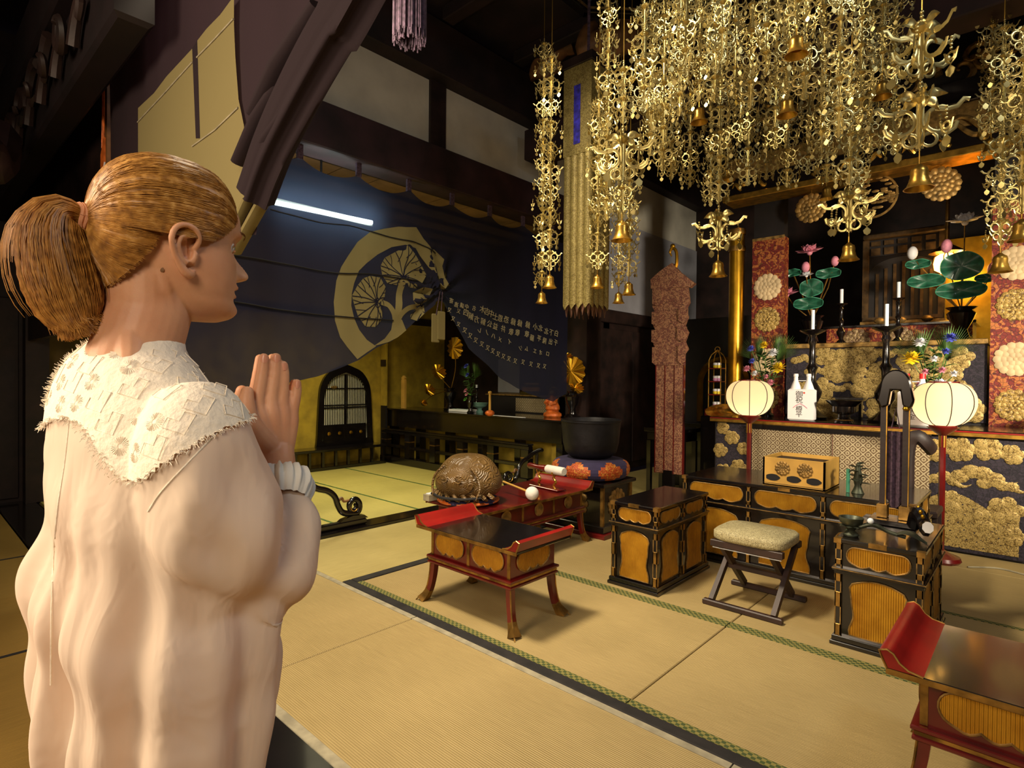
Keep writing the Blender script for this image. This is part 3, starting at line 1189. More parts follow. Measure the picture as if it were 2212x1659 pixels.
def hair_pt(u, t, off=0.0):
    """u around the hairline (0..1 closed), t from hairline to tie"""
    x = u * len(full)
    i = int(x) % len(full)
    p = full[i].lerp(full[(i + 1) % len(full)], x - int(x))
    d0 = (p - HC)
    d1 = (TIE - HC)
    # bow the strands over the skull
    w = t
    q = d0.normalized().slerp(d1.normalized(), w) if w >= 0 else (d0.normalized() * (1 - w) + d1.normalized() * w)
    s = scalp(q, 0.0)
    r0, r1 = max(d0.length + 0.0005, s.length * 0.97), d1.length
    base_r = s.length + 0.0025 + 0.0045 * math.sin(PI * min(1, t * 1.05))
    tt = max(0, min(1, t / 0.14))
    r = r0 + (base_r - r0) * tt
    if t > 0.84:
        k = (t - 0.84) / 0.16
        r = r + (r1 - r) * k * k
    if t > 0.9:
        k = (t - 0.9) / 0.1
    return HC + q.normalized() * (r + off)


hair = MB()
hair.grid(lambda u, v: hp(*hair_pt(u, v * 0.985, 0.0008 * math.sin(150 * u) + 0.0006 * math.sin(330 * u + 2))), 260, 26, True)
rn = random.Random(5)
for k in range(2400):
    u = rn.random()
    t0 = rn.uniform(-0.05, 0.02) if rn.random() < 0.6 else rn.uniform(0.0, 0.55)
    of = rn.uniform(0.0003, 0.0014)
    du = rn.uniform(-0.012, 0.012)
    pts = []
    for i in range(11):
        t = t0 + (0.985 - t0) * i / 10
        pts.append(tuple(hp(*hair_pt((u + du * math.sin(PI * i / 10)) % 1.0, t, of * min(1, 0.25 + i / 3)))))
    hair.tube(pts, [0.0003] + [0.00052] * 9 + [0.0005], 3)
# ponytail
PT = [(-0.100, 0.024, 0.013), (-0.114, 0.028, 0.018), (-0.126, 0.021, 0.027), (-0.131, -0.006, 0.036), (-0.127, -0.045, 0.041), (-0.120, -0.082, 0.041), (-0.111, -0.114, 0.035), (-0.102, -0.136, 0.020)]
PTs = spline(PT, 30)


def tailpt(i, rho, a):
    f, h, R = PTs[i]
    j0, j1 = max(i - 1, 0), min(i + 1, 29)
    tg = Vector((PTs[j1][0] - PTs[j0][0], 0, PTs[j1][1] - PTs[j0][1])).normalized()
    e2 = Vector((0, 1, 0))
    e1 = e2.cross(tg)
    return Vector((f, 0, h)) + e1 * (R * rho * math.cos(a)) + e2 * (R * 0.85 * rho * math.sin(a))


hair.grid(lambda u, v: hp(*tailpt(int(round(v * 29)), 0.86 + 0.04 * math.sin(40 * PI * u + 3 * v), 2 * PI * u)), 96, 30, True)
b = len(hair.v)
hair.v.append(tuple(hp(*Vector((PTs[29][0], 0, PTs[29][1])))))
for j in range(96):
    hair.f.append((b - 96 + j, b - 96 + (j + 1) % 96, b))
for k in range(2000):
    a, rho = rn.uniform(0, 2 * PI), rn.uniform(0.84, 1.03)
    da = rn.uniform(-0.5, 0.5)
    e = rn.choice((25, 27, 28, 29, 29, 29))
    pts = [tuple(hp(*tailpt(i, rho * (1 + 0.05 * math.sin(i * 0.7 + k)), a + da * i / 29))) for i in range(0, e + 1, 2)]
    if e >= 27:
        l_ = Vector(pts[-1])
        pts.append(tuple(l_ + HF * rn.uniform(0.0, 0.014) + Vector((0, 0, -rn.uniform(0.002, 0.014)))))
    hair.tube(pts, [0.00058] * (len(pts) - 1) + [0.0003], 3)
for k in range(110):                                   # loose wisps
    a = rn.uniform(0, 2 * PI)
    s0 = rn.uniform(1.0, 1.32)
    pts = [tuple(hp(*tailpt(i, 1.0 + (s0 - 1) * (i / 29) ** 0.8 + (0.28 if math.cos(a) > 0 else 0) * math.sin(PI * i / 29), a))) for i in range(2, rn.choice((18, 22, 26)), 2)]
    hair.tube(pts, [0.0005] * (len(pts) - 1) + [0.0002], 3)
hair.build('hair', 'hair_blonde', woman, label='golden blonde hair combed back into a ponytail', ang=80)
tie = MB()
tc = Vector((-0.099, 0, 0.0245))
for k in range(3):
    tie.tube([tuple(hp(*(tc + Vector((0.004 * (k - 1) + 0.0015 * math.sin(3 * a + k), 0.0175 * math.cos(a), 0.0195 * math.sin(a)))))) for a in [2 * PI * i / 28 for i in range(29)]], 0.0033, 8)
tie.build('hair_tie', 'elastic_peach', woman)

# ---- trousers
tr_ = MB()
for s_ in (-1, 1):
    q = [hip + TR * (s_ * 0.078) + Vector((0, 0, z)) + TF * f for z, f in ((0.86, 0.0), (0.78, 0.005), (0.60, 0.012), (0.40, 0.0), (0.20, -0.01), (0.10, -0.01))]
    tr_.tube([tuple(p) for p in q], [0.065, 0.080, 0.085, 0.078, 0.068, 0.062], 26)
tm = remeshed(tr_, 0.008, 6, 0.5)
tm.materials.clear()
tm.materials.append(MATS['trouser_beige'])
tm.polygons.foreach_set('use_smooth', [True] * len(tm.polygons))
place(tm, 'trousers', woman, label='beige cotton trousers')


# ================================================================== THE SETTING
def struct(name, mb, m, parent=None, label=None, bevel=0):
    return mb.build(name, m, parent, label=label, kind=None if parent else 'structure', bevel=bevel)


floor = struct('floor', MB().box(-8.3, 3.2, -3.5, 10.2, -0.14, -0.045), 'dark_wood')


def mat_piece(x0, x1, y0, y1, m, z=0.0, borders=None):
    o = MB().box(x0 + 0.003, x1 - 0.003, y0 + 0.003, y1 - 0.003, z - 0.04, z, 0.004).build('tatami_mat', m, floor)
    for (bx0, bx1, by0, by1, bm) in (borders or []):
        MB().box(bx0, bx1, by0, by1, z - 0.01, z + 0.0025).build('edging', bm, o)
    return o


# outer hall in front of the threshold
for i, (a, b) in enumerate(((-8.1, -5.7), (-5.7, -3.75), (-3.75, -1.85), (-1.85, 0.05), (0.05, 1.95))):
    mat_piece(a, b, -0.25, 0.75, 'tatami_outer', borders=[(a + 0.004, a + 0.03, -0.247, 0.747, 'black_border')])
    mat_piece(a, b, -1.25, -0.25, 'tatami_outer', borders=[(a + 0.004, a + 0.03, -1.247, -0.253, 'black_border')])
MB().box(-8.1, 3.0, 0.755, 1.07, -0.04, 0.012, 0.006).build('threshold_plank', 'black_lacquer', floor)
# strip of mats behind the threshold
for i, (a, b) in enumerate(((-6.35, -4.5), (-4.5, -2.65), (-2.65, -0.8), (-0.8, 1.05), (1.05, 2.9))):
    mat_piece(a, b, 1.07, 2.08, 'tatami_x', borders=[(a + 0.003, b - 0.003, 1.073, 1.115, 'grey_border'), (a + 0.003, b - 0.003, 2.04, 2.077, 'grey_border')])
MB().box(-3.46, 2.9, 2.08, 2.142, -0.04, 0.006, 0.004).build('floor_rail', 'black_border', floor)
MB().box(-3.46, -3.385, 2.146, 6.5, -0.04, 0.006, 0.004).build('floor_rail', 'black_border', floor)
# left strip between rail and sill
for a, b in ((2.08, 3.98), (3.98, 5.88), (5.88, 7.78), (7.78, 9.9)):
    mat_piece(-4.5, -3.46, a, b, 'tatami_y')
# inner rows
GB = 'green_border'
for i, (a, b) in enumerate(((-3.385, -1.29), (-1.29, 0.6), (0.6, 2.5))):
    mat_piece(a, b, 2.142, 3.25, 'tatami_x', borders=[(a + 0.003, b - 0.003, 2.146, 2.19, GB), (a + 0.003, b - 0.003, 3.205, 3.247, GB)])
    mat_piece(a, b, 3.25, 4.36, 'tatami_x', borders=[(a + 0.003, b - 0.003, 3.253, 3.285, GB), (a + 0.003, b - 0.003, 4.32, 4.357, GB)])
    mat_piece(a, b, 4.36, 5.46, 'tatami_x')
    mat_piece(a, b, 5.46, 6.5, 'tatami_x')
for i, (a, b) in enumerate(((-3.46, -1.4), (-1.4, 0.6), (0.6, 2.6))):
    mat_piece(a, b, 6.5, 8.2, 'tatami_y')
    mat_piece(a, b, 8.2, 9.9, 'tatami_y')
# side bay
MB().box(-4.72, -4.5, 1.07, 6.3, -0.04, 0.03, 0.006).build('sill', 'black_lacquer', floor)
for a, b in ((1.1, 1.9), (1.9, 2.85), (2.85, 3.77), (3.77, 4.67), (4.67, 5.55)):
    for c, d in ((-8.0, -6.36), (-6.36, -4.72)):
        mat_piece(c, d, a, b, 'tatami_bay', 0.01, [(c + 0.003, d - 0.003, b - 0.03, b - 0.004, 'leaf_natural')] if b < 5.5 else None)

# left wall of bay (X = -8.1) and what is seen of the outer hall
wl = struct('wall_left', MB().box(-8.35, -8.1, 1.16, 6.95, -0.05, 3.6), 'plaster_yellow')
MB().box(-8.1, -8.06, 1.16, 6.9, 2.3, 2.42).build('picture_rail', 'dark_wood', wl)
MB().box(-8.1, -8.075, 1.19, 2.3, 1.1, 2.3).build('brown_plaster_panel', 'plaster_brown', wl)
MB().box(-8.1, -8.07, 1.19, 2.3, 0.24, 1.1).build('white_plaster_panel', 'plaster', wl)
MB().box(-8.1, -8.04, 1.16, 2.3, 0.0, 0.10).build('skirting_board', 'dark_wood', wl)
wo = struct('wall_outer', MB().box(-8.3, -8.1, -3.5, 1.0, -0.05, 5.0), 'dark_wood')
for k in range(5):
    MB().box(-8.1, -8.07, -3.4 + k * 0.88, -2.58 + k * 0.88, 0.05, 2.2, 0.008).build('door_panel', 'dark_wood', wo)
pil = lambda n, a, b, c, d, z1, m='dark_wood': struct(n, MB().box(a, b, c, d, 0, z1, 0.012), m)
pil('trim_1', -8.14, -7.9, 0.98, 1.18, 5.0)
pil('trim_2', -4.78, -4.44, 6.28, 6.62, 5.1, 'dark_wood')
pil('trim_3', -4.70, -4.56, 0.98, 1.09, 5.1, 'wood_brown')

# lintel over the sill with the white panels above
lint = struct('trim_4', MB().box(-4.76, -4.46, 0.8, 6.3, 3.32, 3.71, 0.01), 'purple_brown_wood')
wp = struct('wall_upper', MB().box(-4.66, -4.62, 0.8, 10.0, 3.7, 4.43), 'plaster')
MB().box(-4.70, -4.585, 3.73, 3.93, 3.71, 4.42).build('upper_post', 'dark_wood', wp)
MB().box(-4.70, -4.585, 1.75, 1.93, 3.71, 4.42).build('upper_post', 'dark_wood', wp)
MB().box(-4.70, -4.585, 5.6, 5.8, 3.71, 4.42).build('upper_post', 'dark_wood', wp)
struct('trim_5', MB().box(-4.76, -4.44, 0.8, 10.0, 4.42, 4.95, 0.01), 'ceiling_wood')
# wall beyond the pillar
ws = struct('wall_side', MB().box(-4.68, -4.6, 6.62, 9.9, 2.38, 3.71), 'plaster_blue')
struct('trim_6', MB().box(-4.74, -4.54, 6.62, 9.9, 2.2, 2.385, 0.008), 'dark_wood')
dr = struct('door_1', MB().box(-4.68, -4.62, 6.62, 9.9, 0.02, 2.2), 'dark_wood')
for k in range(3):
    MB().box(-4.62, -4.6, 6.68 + k * 1.08, 7.7 + k * 1.08, 0.12, 2.12, 0.006).build('door_panel', 'dark_wood', dr)
struct('wall_back', MB().box(-4.8, 3.2, 9.9, 10.1, -0.05, 5.2), 'dark_wood')
struct('wall_right', MB().box(3.0, 3.2, -3.5, 10.1, -0.05, 5.2), 'dark_wood')
struct('wall_front', MB().box(-8.3, 3.2, -3.7, -3.5, -0.05, 5.2), 'dark_wood')
struct('wall_bay_back', MB().box(-8.3, -4.62, 6.95, 7.1, -0.05, 3.6), 'dark_wood')
struct('wall_transom', MB().box(-8.0, -4.72, 1.0, 1.06, 1.74, 3.6), 'dark_wood')
# ceilings
ce = struct('ceiling', MB().box(-8.4, 3.3, -3.7, 10.2, 5.1, 5.25), 'ceiling_wood')
for k in range(9):
    MB().box(-4.44, 3.0, 0.6 + k * 1.05, 0.74 + k * 1.05, 4.96, 5.1, 0.01).build('ceiling_beam', 'ceiling_wood', ce)
cb = struct('ceiling_bay', MB().box(-8.3, -4.66, 0.9, 7.0, 3.62, 3.68), 'ceiling_wood')
for k in range(13):
    MB().box(-8.1, -4.78, 0.95 + k * 0.46, 0.95 + k * 0.46 + 0.45, 3.595, 3.62).build('ceiling_board', 'bay_board', cb)
for k in range(8):
    MB().box(-8.1 + k * 0.46, -8.06 + k * 0.46, 0.95, 6.9, 3.55, 3.595).build('ceiling_batten', 'dark_wood', cb)
# carved lintel over the outer threshold (dark, upper left)
lo = struct('trim_7', MB().box(-8.1, -3.05, 0.68, 0.84, 3.0, 3.4, 0.02), 'lintel_wood')
struct('trim_8', MB().box(-8.1, 3.0, 0.60, 0.86, 3.4, 3.75, 0.02), 'lintel_wood')
for k in range(10):
    mb = MB()
    cx = -7.9 + k * 0.46
    sp = [(cx + 0.16 * (1 - t) * math.cos(5.5 * t + k), 0.63 - 0.05 * t, 3.2 + 0.15 * (1 - t) * math.sin(5.5 * t + k)) for t in [i / 16 for i in range(17)]]
    mb.tube(sp, [0.035 - 0.02 * i / 16 for i in range(17)], 7)
    sp = [(cx + 0.22 - 0.12 * (1 - t) * math.cos(5 * t), 0.64, 3.17 + 0.12 * (1 - t) * math.sin(5 * t - 1)) for t in [i / 12 for i in range(13)]]
    mb.tube(sp, [0.03 - 0.015 * i / 12 for i in range(13)], 7)
    mb.build('carved_cloud_scroll', 'dark_wood', lo)
# carved bracket seen at the far upper left
mb = MB()
mb.tube([tuple(v) for v in spline([(-5.0, 0.45, 2.9), (-4.75, 0.42, 2.72), (-4.55, 0.40, 2.62), (-4.38, 0.38, 2.68), (-4.30, 0.37, 2.6)], 14)], [0.16, 0.16, 0.15, 0.15, 0.14, 0.13, 0.12, 0.11, 0.10, 0.085, 0.07, 0.055, 0.04, 0.02], 10)
mb.build('carved_bracket', 'purple_brown_wood', lo)


# ================================================================== LACQUER FURNITURE
def cloud(w, h, n=3):
    """lobed opening: rounded oblong whose lower edge is scalloped"""
    pts = []
    r = h * 0.5
    for i in range(9):
        a = -PI / 2 * 0.75 + (PI * 0.875) * i / 8
        pts.append((w / 2 - r * 0.75 + r * 0.75 * math.cos(a), 0.06 * h + 0.44 * h * math.sin(a)))
    for i in range(9):
        a = PI / 2 * 0.75 + (PI * 0.875) * i / 8 + PI * 0.125
        pts.append((-w / 2 + r * 0.75 + r * 0.75 * math.cos(a), 0.06 * h + 0.44 * h * math.sin(a)))
    span = w - 1.3 * r
    for k in range(n):
        for i in range(1, 6):
            t = i / 5
            pts.append((-span / 2 + span * (k + t) / n, -0.36 * h - 0.14 * h * math.sin(PI * t)))
    return pts[:-1]


def tall(w, h):
    """tall waisted opening with a bowed head"""
    R = []
    for i in range(13):
        t = i / 12
        z = -h / 2 + h * 0.9 * t
        x = w / 2 * (1.0 - 0.14 * math.sin(PI * min(1, t * 1.12)) ** 2 + 0.025 * math.sin(14 * t))
        if t > 0.9:
            x *= 1 - 0.12 * ((t - 0.9) / 0.1) ** 2
        R.append((x, z))
    top = [(w / 2 * 0.74, h * 0.43), (w / 2 * 0.5, h * 0.47), (w / 2 * 0.25, h * 0.492), (0, h * 0.5)]
    right = R + top
    return right + [(-x, z) for x, z in reversed(right[:-1])]


def panel(o, pts, side, a, u, z, th=0.006, m=None):
    """gold figured panel let into a face; side: 'F' (-Y), 'R' (+X), 'L' (-X)"""
    if side == 'F':
        mb = MB().prism([(u + x, z + y) for x, y in pts], 'Y', a - th, a + 0.004)
        pa = mb.build('gold_panel', m or 'gold_rib_x', o, ang=60)
        rim = MB().tube([(u + x, a - th, z + y) for x, y in pts + pts[:1]], 0.004, 5)
    else:
        sg = 1 if side == 'R' else -1
        mb = MB().prism([(u + x, z + y) for x, y in pts], 'X', a + sg * th, a - sg * 0.004)
        pa = mb.build('gold_panel', m or 'gold_rib_y', o, ang=60)
        rim = MB().tube([(a + sg * th, u + x, z + y) for x, y in pts + pts[:1]], 0.004, 5)
    rim.build('rim', 'gold_dull', pa)
    return pa


def lacquer_cabinet(name, label, x0, x1, y0, y1, H, zmid, nf, nr, sides='FR'):
    t = thing(name, label, 'cabinet', ((x0 + x1) / 2, (y0 + y1) / 2, 0))
    ax, ay = (x1 - x0) / 2, (y1 - y0) / 2
    mb = MB().box(-ax - 0.02, ax + 0.02, -ay - 0.02, ay + 0.02, 0, 0.022, 0.003)
    mb.box(-ax - 0.012, ax + 0.012, -ay - 0.012, ay + 0.012, 0.022, 0.05, 0.003)
    mb.build('plinth', 'black_lacquer', t)
    MB().box(-ax + 0.012, ax - 0.012, -ay + 0.012, ay - 0.012, 0.05, H - 0.02).build('carcass', 'black_lacquer', t)
    tp = MB().box(-ax - 0.008, ax + 0.008, -ay - 0.008, ay + 0.008, H - 0.024, H, 0.004).build('top', 'black_lacquer', t)
    for sx in (-1, 1):
        MB().box(sx * (ax + 0.009) - 0.035 * (sx > 0), sx * (ax + 0.009) + 0.035 * (sx < 0), -ay - 0.0105, -ay + 0.03, H - 0.025, H + 0.001).build('corner_fitting', 'brass_dark', tp)
    MB().box(-0.04, 0.04, -ay - 0.0105, -ay + 0.01, H - 0.022, H + 0.0006).build('edge_fitting', 'brass_dark', tp)
    mr = MB()
    mr.box(-ax - 0.014, ax + 0.014, -ay - 0.014, ay + 0.014, zmid - 0.010, zmid + 0.006, 0.003)
    mr.box(-ax - 0.006, ax + 0.006, -ay - 0.006, ay + 0.006, zmid - 0.026, zmid - 0.010)
    mrail = mr.build('middle_rail', 'black_lacquer', t)
    MB().box(-ax - 0.0155, ax + 0.0155, -ay - 0.0155, ay + 0.0155, zmid - 0.001, zmid + 0.0035).build('gilt_line', 'gold_dull', mrail)

    def post(px, py, w=0.026):
        p = MB().box(px - w / 2, px + w / 2, py - w / 2, py + w / 2, 0.05, H - 0.024, 0.003).build('post', 'black_lacquer', t)
        MB().box(px - w / 2 - 0.002, px - w / 2 + 0.003, py - w / 2 - 0.002, py - w / 2 + 0.003, 0.05, H - 0.024).build('gilt_edge', 'gold_dull', p)
        MB().box(px + w / 2 - 0.003, px + w / 2 + 0.002, py - w / 2 - 0.002, py - w / 2 + 0.003, 0.05, H - 0.024).build('gilt_edge', 'gold_dull', p)
        for z0, z1 in ((0.05, 0.11), (0.20, 0.28), (zmid - 0.07, zmid - 0.026), (zmid + 0.02, zmid + 0.05), (H - 0.06, H - 0.026)):
            MB().box(px - w / 2 - 0.002, px + w / 2 + 0.002, py - w / 2 - 0.002, py + w / 2 + 0.002, z0, z1, 0.002).build('gilt_fitting', 'brass_dark', p)
    bx = [-ax + 0.013 + (2 * ax - 0.026) * i / nf for i in range(nf + 1)]
    by = [-ay + 0.013 + (2 * ay - 0.026) * i / nr for i in range(nr + 1)]
    for x in bx:
        post(x, -ay + 0.013)
    for y in by[1:]:
        post(ax - 0.013, y)
        post(-ax + 0.013, y)
    hz, lz = (H - 0.024 - zmid - 0.006), (zmid - 0.026 - 0.05)
    for i in range(nf):
        c, wd = (bx[i] + bx[i + 1]) / 2, bx[1] - bx[0] - 0.05
        panel(t, cloud(wd * 0.92, hz * 0.78), 'F', -ay + 0.012, c, zmid + 0.006 + hz / 2)
        panel(t, tall(min(wd * 0.82, 0.34), lz * 0.92), 'F', -ay + 0.012, c, 0.05 + lz / 2)
    for i in range(nr):
        c, wd = (by[i] + by[i + 1]) / 2, by[1] - by[0] - 0.05
        for sd, a in (('R', ax - 0.012), ('L', -ax + 0.012)):
            if sd in sides:
                panel(t, cloud(wd * 0.86, hz * 0.72), sd, a, c, zmid + 0.006 + hz / 2, m='gold_rib_y')
                panel(t, tall(wd * 0.74, lz * 0.9), sd, a, c, 0.05 + lz / 2, m='gold_rib_y')
    return t


lacquer_cabinet('side_cabinet', 'black lacquer cabinet with gold panels, empty top, left of the folding stool', -2.14, -1.80, 3.35, 4.10, 0.565, 0.425, 1, 2, 'FRL')
lacquer_cabinet('side_cabinet', 'black lacquer cabinet with gold panels carrying the bronze fittings, right of the folding stool', -0.785, -0.405, 3.41, 4.16, 0.565, 0.405, 1, 2, 'FRL')
lacquer_cabinet('altar_dais', 'long low black lacquer altar table with gold panels behind the folding stool', -2.08, -0.56, 4.29, 4.98, 0.635, 0.455, 3, 2, 'FLR')


def sutra_table(name, label, x0, x1, y0, y1, H, zb, nf, ns, round_medals=False, ends=True, top_m='black_lacquer', rz=0.0):
    """low red-lacquer reading table: sabre legs, panelled apron, upturned ends"""
    t = thing(name, label, 'table', ((x0 + x1) / 2, (y0 + y1) / 2, 0), rz)
    ax, ay = (x1 - x0) / 2, (y1 - y0) / 2
    ix, iy = ax - 0.085, ay - 0.05
    top = MB().box(-ax, ax, -ay, ay, H - 0.018, H, 0.004).build('table_top', top_m, t)
    for y in (-ay, ay):
        MB().box(-ax - 0.002, ax + 0.002, y - 0.003, y + 0.003, H - 0.020, H - 0.002).build('gilt_edge', 'brass_dark', top)
    MB().box(-ix, ix, -iy, iy, zb + 0.045, H - 0.018).build('apron', 'red_lacquer', t)
    mm = MB()
    mm.box(-ix - 0.022, ix + 0.022, -iy - 0.022, iy + 0.022, zb + 0.028, zb + 0.045, 0.004)
    mm.box(-ix - 0.010, ix + 0.010, -iy - 0.010, iy + 0.010, zb + 0.010, zb + 0.028)
    mm.box(-ix - 0.018, ix + 0.018, -iy - 0.018, iy + 0.018, zb - 0.006, zb + 0.010, 0.004)
    mo = mm.build('lower_moulding', 'red_lacquer', t)
    MB().box(-ix - 0.0125, ix + 0.0125, -iy - 0.0125, iy + 0.0125, zb + 0.013, zb + 0.025).build('gilt_band', 'brass_dark', mo)
    za, ha = (zb + 0.045 + H - 0.018) / 2, H - 0.018 - zb - 0.045
    bx = [-ix + 0.012 + (2 * ix - 0.024) * i / nf for i in range(nf + 1)]
    by = [-iy + 0.012 + (2 * iy - 0.024) * i / ns for i in range(ns + 1)]
    for x in bx:
        for y in (-iy + 0.008, iy - 0.008):
            MB().box(x - 0.011, x + 0.011, y - 0.011, y + 0.011, zb + 0.045, H - 0.018, 0.002).build('apron_post', 'brass_dark', t)
    for y in by[1:-1]:
        for x in (-ix + 0.008, ix - 0.008):
            MB().box(x - 0.011, x + 0.011, y - 0.011, y + 0.011, zb + 0.045, H - 0.018, 0.002).build('apron_post', 'brass_dark', t)
    mk = (lambda w, h: ngon(24, min(w, h) * 0.5)) if round_medals else (lambda w, h: cloud(w, h))
    gm = 'gold_dull' if round_medals else None
    for i in range(nf):
        wd = bx[1] - bx[0] - 0.05
        panel(t, mk(wd * 0.92, ha * 0.74), 'F', -iy, (bx[i] + bx[i + 1]) / 2, za, m=gm)
    for i in range(ns):
        wd = by[1] - by[0] - 0.05
        for sd, a in (('R', ix), ('L', -ix)):
            panel(t, mk(wd * 0.92, ha * 0.74), sd, a, (by[i] + by[i + 1]) / 2, za, m=gm)
    for sx in (-1, 1):
        for sy in (-1, 1):
            path = spline([(sx * (ix - 0.015), sy * (iy - 0.015), zb), (sx * (ix - 0.005), sy * (iy - 0.01), zb * 0.62), (sx * (ix + 0.015), sy * (iy + 0.0), zb * 0.28), (sx * (ix + 0.055), sy * (iy + 0.022), 0.0)], 10)
            rad = [0.026, 0.0255, 0.025, 0.0245, 0.024, 0.024, 0.025, 0.028, 0.033, 0.041]
            lg = MB()
            b0 = len(lg.v)
            lg.tube([tuple(p) for p in path[:7]], rad[:7], 4, up=(sx, sy, 0))
            leg = lg.build('leg', 'red_lacquer', t, ang=50)
            ft = MB().tube([tuple(p) for p in path[6:]], rad[6:], 4, up=(sx, sy, 0))
            ft.v = [(p[0], p[1], max(0.0, p[2])) for p in ft.v]
            ft.build('foot', 'brass_dark', leg, ang=50)
            ed = MB().tube([tuple(Vector(p) + Vector((sx, sy, 0)).normalized() * (r + 0.001)) for p, r in zip(path, rad)], 0.0045, 5)
            ed.v = [(p[0], p[1], max(0.0, p[2])) for p in ed.v]
            ed.build('gilt_edge', 'brass_dark', leg)
    if ends:
        for sx in (ends if isinstance(ends, tuple) else (-1, 1)):
            prof = [(ax - 0.10, H), (ax - 0.06, H + 0.008), (ax - 0.035, H + 0.025), (ax - 0.018, H + 0.05), (ax + 0.0, H + 0.06), (ax + 0.022, H + 0.052), (ax + 0.012, H + 0.026), (ax + 0.0, H + 0.0)]
            prof = [(sx * x, z) for x, z in prof]
            if sx < 0:
                prof = prof[::-1]
            e = MB().prism(prof, 'Y', -ay, ay).build('upturned_end', 'red_inner', t, ang=50)
            for y in (-ay, ay):
                MB().tube([(x, y, z) for x, z in prof], 0.004, 5).build('gilt_edge', 'brass_dark', e)
    return t


sutra_table('sutra_table', 'red lacquer reading table with sabre legs and upturned ends in the middle of the floor', -2.86, -2.02, 2.24, 2.72, 0.475, 0.25, 2, 1)
sutra_table('sutra_table', 'red lacquer reading table with black top cut off by the right edge of the picture', -0.36, 0.56, 2.24, 2.80, 0.45, 0.23, 2, 1)
sutra_table('instrument_table', 'long red lacquer table carrying the wooden fish drum and the padded beater', -3.79, -2.47, 3.13, 3.75, 0.455, 0.26, 3, 2, True, (1,), 'red_lacquer', PI / 2)

# box stand under the bowl gong
t = thing('gong_stand', 'square black lacquer stand with gold rosettes under the big bowl gong', 'stand', (-3.10, 4.47, 0))
MB().box(-0.36, 0.36, -0.30, 0.30, 0, 0.04, 0.004).build('red_plinth', 'red_lacquer', t)
MB().box(-0.33, 0.33, -0.27, 0.27, 0.04, 0.10, 0.006).build('base_moulding', 'black_lacquer', t)
MB().box(-0.29, 0.29, -0.23, 0.23, 0.10, 0.44).build('carcass', 'black_lacquer', t)
MB().box(-0.33, 0.33, -0.27, 0.27, 0.44, 0.475, 0.006).build('top', 'black_lacquer', t)
for sx in (-1, 1):
    for sy in (-1, 1):
        MB().box(sx * 0.29 - 0.014, sx * 0.29 + 0.014, sy * 0.23 - 0.014, sy * 0.23 + 0.014, 0.10, 0.44).build('corner_post', 'brass_dark', t)


def rosette(n, r, th):
    mb = MB()
    for ring, (rr, cnt) in enumerate(((r * 0.78, n), (r * 0.5, n - 3), (r * 0.25, 6))):
        for k in range(cnt):
            a = 2 * PI * (k + 0.5 * ring) / cnt
            pr = rr * PI / cnt * 1.12 + r * 0.05
            mb.ball((rr * math.cos(a), rr * math.sin(a), th * (0.6 + 0.35 * ring)), pr, 8, 5, 1, 1, 0.45)
    mb.ball((0, 0, th * 1.6), r * 0.13, 8, 5, 1, 1, 0.6)
    mb.prism(ngon(24, r * 0.86), 'Z', 0, th)
    return mb


for (loc, rot) in (((0.29, 0, 0.27), (PI / 2, 0, PI / 2)), ((0, -0.23, 0.27), (PI / 2, 0, 0)), ((-0.29, 0, 0.27), (PI / 2, 0, -PI / 2))):
    rosette(12, 0.135, 0.008).build('rosette', 'gold_dull', t, loc, rot)

# folding stool
t = thing('folding_stool', 'dark wooden folding stool with a pale padded seat in front of the altar', 'stool', (-1.295, 3.68, 0))
c = MB()
c.grid(lambda u, v: (0.225 * math.copysign(abs(math.cos(2 * PI * u)) ** 0.45, math.cos(2 * PI * u)) * (0.001 if v in (0, 1) else (0.94 if v in (1 / 7, 6 / 7) else 1.0)),
                     0.195 * math.copysign(abs(math.sin(2 * PI * u)) ** 0.45, math.sin(2 * PI * u)) * (0.001 if v in (0, 1) else (0.93 if v in (1 / 7, 6 / 7) else 1.0)),
                     0.395 + 0.065 * min(1, max(0, (v - 1 / 7) / (5 / 7))) + (0.008 if v == 1 else 0)), 40, 8, True)
m_brocade('seat_cloth', (168, 156, 114), (188, 177, 134), 110, 0.5, 0.7, 0.0)
c.build('seat_cushion', 'seat_cloth', t, ang=60)
for sy in (-1, 1):
    MB().box(-0.215, 0.215, sy * 0.165 - 0.02, sy * 0.165 + 0.02, 0.355, 0.397, 0.004).build('seat_rail', 'wood_stool', t)
MB().box(-0.235, 0.235, -0.245, -0.21, 0, 0.035, 0.006).build('floor_bar', 'wood_stool', t)
MB().box(-0.235, 0.235, 0.21, 0.245, 0, 0.035, 0.006).build('floor_bar', 'wood_stool', t)


def bar(a, b, w, d, name, m, par):
    a, b = Vector(a), Vector(b)
    ax = (b - a).normalized()
    s = Vector((1, 0, 0))
    s = (s - ax * s.dot(ax)).normalized()
    q = ax.cross(s)
    P = []
    for p in (a, b):
        for i, j in ((-1, -1), (1, -1), (1, 1), (-1, 1)):
            P.append(p + s * (i * w / 2) + q * (j * d / 2))
    mb = MB().quadbox(P)
    return mb.build(name, m, par)


for sx in (-1, 1):
    bar((sx * 0.185, -0.225, 0.03), (sx * 0.185, 0.165, 0.37), 0.028, 0.04, 'leg', 'wood_stool', t)
    bar((sx * 0.150, 0.225, 0.03), (sx * 0.150, -0.165, 0.37), 0.028, 0.04, 'leg', 'wood_stool', t)
MB().box(-0.17, 0.17, -0.01, 0.03, 0.185, 0.215, 0.004).build('cross_bar', 'wood_stool', t)
MB().tube([(-0.205, -0.17, 0.347), (0.205, -0.17, 0.347)], 0.003, 6).build('steel_rod', 'candle_white', t)

